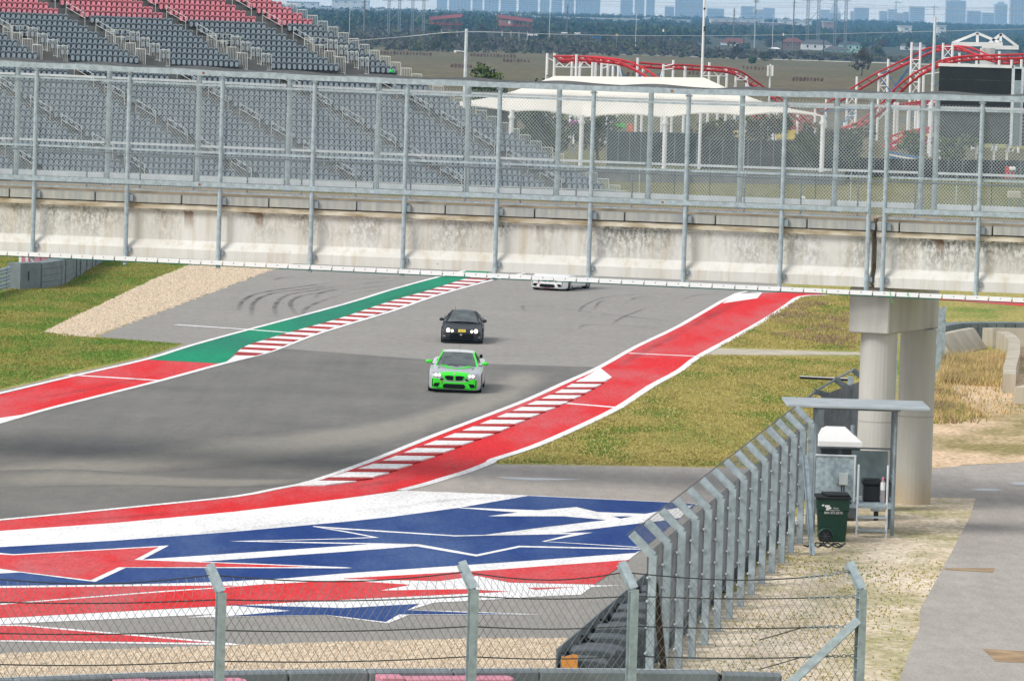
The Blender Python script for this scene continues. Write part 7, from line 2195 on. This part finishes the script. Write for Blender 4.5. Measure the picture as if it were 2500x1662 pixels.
# lattice pylons
def pylon(label, pxs, Y, wpx, htop=-30):
    q = P(sum(pxs) / len(pxs), 80, Y)
    z0 = tz(q.x, Y)
    t = thing('lattice_pylon', label, 'pylon', (q.x, Y, z0))
    for px in pxs:
        mb = MB(); lw = wpx / FPX * Y
        c0_ = P(px, 80, Y); top_ = P(px, htop, Y)
        H = top_.z - z0
        n = int(H / (lw * 1.3))
        for k in range(n):
            za, zb_ = z0 + H * k / n, z0 + H * (k + 1) / n
            cx = c0_.x + (top_.x - c0_.x) * 0
            c = [Vector((cx + sx * lw / 2, Y + sy * lw / 2, 0)) for sx, sy in ((-1, -1), (1, -1), (1, 1), (-1, 1))]
            for i in range(4):
                p, r_ = c[i], c[(i + 1) % 4]
                mb.beam(p + BZ * za, p + BZ * zb_, .30, .30, up=(1, 0, 0))
                mb.beam(p + BZ * za, r_ + BZ * zb_, .18, .18); mb.beam(r_ + BZ * za, p + BZ * zb_, .18, .18)
        o = mb.build('lattice_leg', M['galv_dark'], t); o['kind'] = 'stuff'
    a, b_ = P(pxs[0] + 2, 55, Y), P(pxs[-1], 28, Y)
    MB().tube(a, b_, .16, 5).build('brace', M['galv_dark'], t)
    a, b_ = P(pxs[0] - 14, 2, Y), P(pxs[-1] + 14, 3, Y)
    MB().beam(a, b_, .35, .35).build('cross_arm', M['galv'], t)
    return t
pylon('left lattice pylon of the pair above the grandstand railings', (948, 974), 2850, 5.5)
pylon('right lattice pylon of the pair left of the first red pavilion', (1006, 1033), 2900, 5.5)
pylon('left lattice pylon of the pair standing above the houses', (1971, 1997), 3300, 6)
pylon('right lattice pylon of the pair standing above the houses', (2038, 2064), 3250, 6)
poles = [('dark wooden pole at the left end of the hedge above the railings', 811, 21, 2700, .24, 'wood'), ('grey tall pole with cross pieces left of the left pylons', 891, -5, 2750, .45, 'wood_grey'), ('thin pale pole left of the grey tall pole', 855, 3, 2720, .14, 'galv_light'), ('dark wooden pole left of the left lattice pylon', 925, 25, 2650, .26, 'wood'),
         ('shorter dark pole right beside it, left of the pylons', 938, 33, 2640, .22, 'wood'), ('dark wooden pole between the two left pylons', 998, 37, 2600, .26, 'wood'), ('dark pole left of the second red pavilion', 1210, 39, 2600, .24, 'wood'), ('dark pole right of the second red pavilion', 1304, 53, 2550, .24, 'wood'),
         ('second dark pole right of the second red pavilion', 1334, 48, 2550, .24, 'wood'), ('thin pale street light pole with bent top over the hedge', 1343, 18, 2700, .15, 'galv_light'), ('tall dark pole with short cross arms before the warehouses', 1386, 11, 2800, .32, 'wood_grey'), ('dark wooden pole left of the yellow road sign', 1461, 53, 2500, .24, 'wood'),
         ('pale street light right of the yellow road sign', 1554, 28, 2600, .15, 'galv_light'), ('dark wooden pole left of the white pole', 1579, 55, 2450, .24, 'wood'), ('dark pole with a white transformer left of the white pole', 1618, 62, 2400, .26, 'wood'), ('dark wooden pole just right of the tall white pole', 1723, 64, 2500, .24, 'wood'),
         ('tall wooden power pole with insulators left of the cell tower', 1793, 20, 2900, .40, 'wood_grey'), ('dark wooden pole right of the red roofed house', 1817, 70, 2700, .24, 'wood'), ('pale street light pole right of the cell tower', 1888, 36, 2800, .15, 'galv_light'), ('dark pole with a white transformer at the brick house', 1911, 73, 2650, .26, 'wood'),
         ('very tall wooden power pole left of the right pylons', 1940, -20, 2950, .42, 'wood_grey'), ('dark wooden pole before the white house', 2012, 77, 2500, .26, 'wood'), ('dark wooden pole right of the mint house', 2130, 85, 2600, .24, 'wood'), ('short dark pole above the lift hill', 2226, 90, 2700, .22, 'wood')]
for lb_, px, yt, Y, r, mm in poles:
    t, q = pole('utility_pole', lb_, 'utility pole', px, yt, Y, r, M[mm], group='poles along the far road')
    if mm == 'wood_grey':
        for k in range(4):
            z = q.z - 2 - k * 2.2
            MB().beam((q.x - 1.3, Y - .4, z), (q.x + 1.3, Y - .4, z), .25, .22).build('cross_arm', M[mm], t)
    if 'street light' in lb_:
        MB().tube(q, q + Vector((1.6, 0, 1.4)), .10, 5).build('lamp_arm', M[mm], t)
    if 'transformer' in lb_:
        MB().tube((q.x + .4, Y - .4, q.z - 3.2), (q.x + .4, Y - .4, q.z - 1.9), .4, 8).build('transformer', M['white'], t)
t, q = pole('cell_tower', 'slim grey cell tower with antenna collars left of the right pylons', 'tower', 1846, -15, 3000, .45, M['galv'])
for yy in (3, 27):
    c = P(1846, yy, 3000); MB().tube((c.x, 3000, c.z - .8), (c.x, 3000, c.z + .8), 1.3, 9).build('antenna_ring', M['galv'], t)
    for k in range(6):
        a_ = k * math.pi / 3; MB().obox((c.x + math.cos(a_) * 1.7, 3000 + math.sin(a_) * 1.7, c.z), (.18, 0, 0), (0, .18, 0), (0, 0, 1.1)).build('antenna', M['galv_light'], t)
pw = thing('power_lines', 'bundle of thin power lines crossing the sky between the pylons', 'wires', P(1700, 18, 2900))
pw.location = P(1700, 18, 2900); ORG[pw.name] = Vector(pw.location)
for y0, y1, y2 in ((3, 16, 20), (8, 20, 24), (-6, 9, 17), (30, 34, 36)):
    MB().path(smooth_path([P(1030, y0 - 14, 2870), P(1300, y0 + (y1 - y0) * .3, 2900), P(1500, y0 + (y1 - y0) * .7, 2950), P(1760, y1, 3000), P(1980, y1 - 1, 3280), P(2250, y2, 3000), P(2560, y2 + 3, 2900)], 4), .10, 4).build('cable', M['galv'], pw)
sg_ = thing('road_sign', 'small yellow diamond road sign on the far road', 'sign', P(1506, 100, 2500)); c = P(1506, 86, 2500)
sg_.location = (c.x, 2500, tz(c.x, 2500)); ORG[sg_.name] = Vector(sg_.location)
MB().prism([c + Vector((0, 0, -.75)), c + Vector((.75, 0, 0)), c + Vector((0, 0, .75)), c + Vector((-.75, 0, 0))], (0, .08, 0)).build('plate', M['plate'], sg_, fix=True)
MB().tube((c.x, 2500.1, tz(c.x, 2500)), (c.x, 2500.1, c.z - .7), .08, 5).build('post', M['galv'], sg_)
for lb_, px, py, w_, mm in (('tiny white car parked below the second red pavilion', 1300, 88, 5.4, 'white'), ('tiny blue car on the far road right of the pole', 1457, 94, 4.6, 'steel_blue'), ('tiny white van on the far road by the sign', 1378, 83, 3.2, 'white'), ('second tiny white van on the far road', 1410, 84, 3.2, 'white')):
    c = P(px, py, 2620); z0 = tz(c.x, 2620)
    t = thing('parked_car', lb_, 'car', (c.x, 2620, z0))
    zz = max(z0 + .35, c.z)
    MB().box((c.x - w_ / 2, 2620, zz), (c.x + w_ / 2, 2621.8, zz + .75)).build('body', M[mm], t, bevel=.15)
    MB().box((c.x - w_ * .28, 2620.1, zz + .752), (c.x + w_ * .3, 2621.7, zz + 1.3)).build('cabin', M['glass_dark'], t, bevel=.15)
    for u in (-.3, .3):
        MB().tube((c.x + w_ * u, 2619.95, zz - .02), (c.x + w_ * u, 2620.2, zz - .02), .34, 10).build('wheel', M['rubber'], t)

# ------------------------------------------------------------------ far woods, warehouses, skyline
rf = random.Random(99)
wb_ = []
while len(wb_) < 9500:
    Y = 3600 + 6900 * rf.random() ** 1.15
    u = rf.uniform(-.060, .115)
    X = u * Y
    if Y < 4300 and u > .035: continue
    h = rf.uniform(5, 10) * (1.25 if noise.noise(Vector((X * .004, Y * .002, 1))) > .15 else .9)
    wb_.append(((X, Y, tz(X, Y) + h * .45), h * .62, h * .62, h * .55))
o = leaves('far_woods', wb_, 26, 2.8, [M['lf_dark'], M['lf_mid'], M['lf_brown']], 9, None, [.6, .28, .12])
tag(o, 'wooded blue hazy plain stretching to the city', 'woods', kind='stuff')
M['ware'] = mat('warehouse_white', (.62, .64, .64), rough=.8, var=.05, scale=.02); M['ware_dark'] = mat('dock_dark', (.12, .12, .13), rough=.8, var=.1); M['ware_tan'] = mat('warehouse_brick', (.34, .22, .17), rough=.8, var=.1, scale=.02)
wh = [('long white warehouse roof stretching right of the pylons', 1000, 1300, 33, 50, 7000, 'ware'), ('second white warehouse in front of the long one at right', 1180, 1560, 44, 58, 6400, 'ware'), ('white warehouse above the grandstand railings', 770, 960, 23, 38, 6800, 'ware'), ('pale distribution hall at the far left above the stand', 700, 776, 6, 16, 7800, 'ware'), ('pale stepped hall left of the skyline', 810, 900, 2, 14, 8200, 'ware'),
      ('white warehouse left of the tall grid tower', 1500, 1686, 48, 60, 7200, 'ware'), ('white shed roof with a raised bay before the towers', 1572, 1638, 45, 50, 7300, 'ware'), ('white warehouse with a brick front right of the white pole', 1735, 1866, 48, 61, 7000, 'ware'), ('white warehouse left of the right pylons', 1904, 1982, 51, 60, 7000, 'ware'), ('low brick warehouse before the right pylons', 1740, 1920, 56, 62, 6700, 'ware_tan'), ('low brick hall behind the right pylons', 2012, 2035, 54, 66, 6800, 'ware_tan'),
      ('small white house with a flat roof right of the white pole', 1726, 1747, 69, 78, 5200, 'ware'), ('small white roof in the woods right of the lamp post', 2290, 2310, 64, 70, 6000, 'ware'), ('white roof strip in the woods left of the lamp post', 2200, 2226, 65, 69, 6000, 'ware')]
for lb_, x0, x1, yt, yb, Y, mm in wh:
    a, b_ = P(x0, yb, Y), P(x1, yt + (x1 - x0) * .012, Y)
    z0 = tz(a.x, Y)
    t = thing('warehouse', lb_, 'warehouse', ((a.x + b_.x) / 2, Y, z0))
    MB().box((a.x, Y, z0 - 1), (b_.x, Y + 60, b_.z)).build('hall', M[mm], t)
    MB().box((a.x - 1, Y - 1, b_.z + .01), (b_.x + 1, Y + 61, b_.z + .8)).build('roof', M['ware'], t)
    n = max(1, int((x1 - x0) / 22))
    for i in range(n):
        x = a.x + (b_.x - a.x) * (i + .5) / n
        MB().box((x - 2, Y - .6, b_.z - 3.6), (x + 2, Y - .05, b_.z - 2.2)).build('window', M['ware_dark'], t)
def tower(label, x0, x1, yt, Y, m, floors=True, fins=0, step=None, lit=False):
    a, b_ = P(x0, 50, Y), P(x1, yt, Y)
    z0 = 18
    zt_ = min(b_.z, 150)
    t = thing('office_tower', label, 'building', ((a.x + b_.x) / 2, Y, z0))
    d = 40
    MB().box((a.x, Y, z0), (b_.x, Y + d, zt_)).build('tower_body', m, t)
    mb = MB(); nfl = 0
    if floors:
        z = z0 + 4
        while z < zt_ - 2:
            MB_ = mb.box((a.x + .8, Y - .5, z), (b_.x - .8, Y - .02, z + 2.0)); z += 5.2; nfl += 1
        o = mb.build('window_band', M['city_glass'], t); o['kind'] = 'stuff'
    if fins:
        fb = MB()
        for i in range(fins + 1):
            x = a.x + (b_.x - a.x) * i / fins; fb.box((x - .9, Y - 1.4, z0), (x + .9, Y - .55, zt_))
        o = fb.build('facade_fins', M['city_white'], t); o['kind'] = 'stuff'
    if step:
        MB().box((a.x + (b_.x - a.x) * .25, Y + 5, zt_ + .01), (a.x + (b_.x - a.x) * .75, Y + d - 5, zt_ + step)).build('top_storey', m, t)
    return t
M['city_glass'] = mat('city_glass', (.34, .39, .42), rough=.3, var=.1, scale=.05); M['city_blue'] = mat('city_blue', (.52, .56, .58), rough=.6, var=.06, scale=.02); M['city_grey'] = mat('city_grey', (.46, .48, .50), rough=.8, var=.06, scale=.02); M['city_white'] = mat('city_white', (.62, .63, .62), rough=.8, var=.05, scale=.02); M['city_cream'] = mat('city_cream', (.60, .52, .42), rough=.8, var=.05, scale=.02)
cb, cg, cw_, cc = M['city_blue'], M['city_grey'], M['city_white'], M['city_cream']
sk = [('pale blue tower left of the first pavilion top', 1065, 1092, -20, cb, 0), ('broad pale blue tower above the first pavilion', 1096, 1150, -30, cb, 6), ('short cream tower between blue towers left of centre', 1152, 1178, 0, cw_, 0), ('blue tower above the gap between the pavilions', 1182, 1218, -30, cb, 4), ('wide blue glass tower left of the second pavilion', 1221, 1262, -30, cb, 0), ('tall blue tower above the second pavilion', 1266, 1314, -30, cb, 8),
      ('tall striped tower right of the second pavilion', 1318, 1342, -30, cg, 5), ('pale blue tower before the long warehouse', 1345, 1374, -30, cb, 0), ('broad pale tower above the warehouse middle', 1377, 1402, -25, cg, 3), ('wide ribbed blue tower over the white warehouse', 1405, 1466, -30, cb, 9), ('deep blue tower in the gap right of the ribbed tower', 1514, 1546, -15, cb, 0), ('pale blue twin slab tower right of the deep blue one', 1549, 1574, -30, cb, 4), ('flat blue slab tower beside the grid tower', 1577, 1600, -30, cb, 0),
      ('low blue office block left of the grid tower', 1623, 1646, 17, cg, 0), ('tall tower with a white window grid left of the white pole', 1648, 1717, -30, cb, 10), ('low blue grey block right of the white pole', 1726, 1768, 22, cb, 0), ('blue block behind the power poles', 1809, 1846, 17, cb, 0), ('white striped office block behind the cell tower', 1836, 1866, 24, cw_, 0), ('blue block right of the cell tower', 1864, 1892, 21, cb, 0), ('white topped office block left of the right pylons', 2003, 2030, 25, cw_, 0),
      ('cream office block right of the right pylons', 2077, 2096, 29, cc, 0), ('blue grey block behind the cream block right of the pylons', 2086, 2122, 20, cg, 0), ('grey block left of the tower crane', 2148, 2166, 28, cb, 0), ('pair of pale blocks with cream front at the crane', 2168, 2190, 24, cw_, 0), ('cream block right beside the crane', 2186, 2206, 32, cc, 0), ('pale block behind the second crane', 2206, 2222, 30, cg, 0), ('blue stepped block right of the second crane', 2221, 2258, 17, cb, 0),
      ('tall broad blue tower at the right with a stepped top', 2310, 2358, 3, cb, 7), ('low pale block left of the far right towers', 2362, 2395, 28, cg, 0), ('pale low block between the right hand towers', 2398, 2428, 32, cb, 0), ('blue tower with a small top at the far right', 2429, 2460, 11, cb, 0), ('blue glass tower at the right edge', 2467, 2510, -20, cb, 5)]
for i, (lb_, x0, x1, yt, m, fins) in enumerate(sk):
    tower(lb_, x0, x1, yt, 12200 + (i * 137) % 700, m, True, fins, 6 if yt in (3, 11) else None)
py_ = thing('office_tower', 'pale pyramid topped tower behind the right pylons', 'building', P(2030, 45, 12600))
a, b_ = P(2026, 50, 12600), P(2052, 50, 12600); c = P(2038, 2, 12600); py_.location = (c.x, 12600, 18); ORG[py_.name] = Vector(py_.location)
MB().box((a.x, 12600, 18), (b_.x, 12630, P(2038, 32, 12600).z)).build('tower_body', cg, py_)
zt_ = P(2038, 32, 12600).z
MB().add([(a.x, 12600, zt_), (b_.x, 12600, zt_), (b_.x, 12630, zt_), (a.x, 12630, zt_), (c.x, 12615, c.z)], [(0, 1, 4), (1, 2, 4), (2, 3, 4), (3, 0, 4)]).build('spire', cb, py_)
for lb_, px, yt, arm in (('tower crane left of the pair, over pale blocks', 2188, 3, (2182, 2201)), ('tower crane right of the pair, with a level jib', 2281, 14, (2262, 2291))):
    q = P(px, yt, 11500); t = thing('tower_crane', lb_, 'crane', (q.x, 11500, 20))
    MB().beam((q.x, 11500, 20), q, 2.2, 2.2, up=(0, 1, 0)).build('mast', cg, t)
    MB().beam(P(arm[0], yt + 4, 11500), P(arm[1], yt + 4.5, 11500), 1.6, 1.6).build('jib', cg, t)
    MB().beam(q, P(arm[1], yt + 4.5, 11500), .7, .7).build('stay', cg, t)

# ------------------------------------------------------------------ air
hz = MB().box((-9000, -300, -1.6), (9000, 13500, 175)).build('haze', [], None)
hz['kind'] = 'stuff'
hm = bpy.data.materials.new('haze_air'); hm.use_nodes = True
nt = hm.node_tree
for n in list(nt.nodes): nt.nodes.remove(n)
ho = nt.nodes.new('ShaderNodeOutputMaterial'); hv = nt.nodes.new('ShaderNodeVolumePrincipled')
hv.inputs['Color'].default_value = (.27, .60, 1.0, 1); hv.inputs['Density'].default_value = 8.0e-5; hv.inputs['Anisotropy'].default_value = .25
nt.links.new(hv.outputs[0], ho.inputs['Volume'])
hz.data.materials.append(hm)
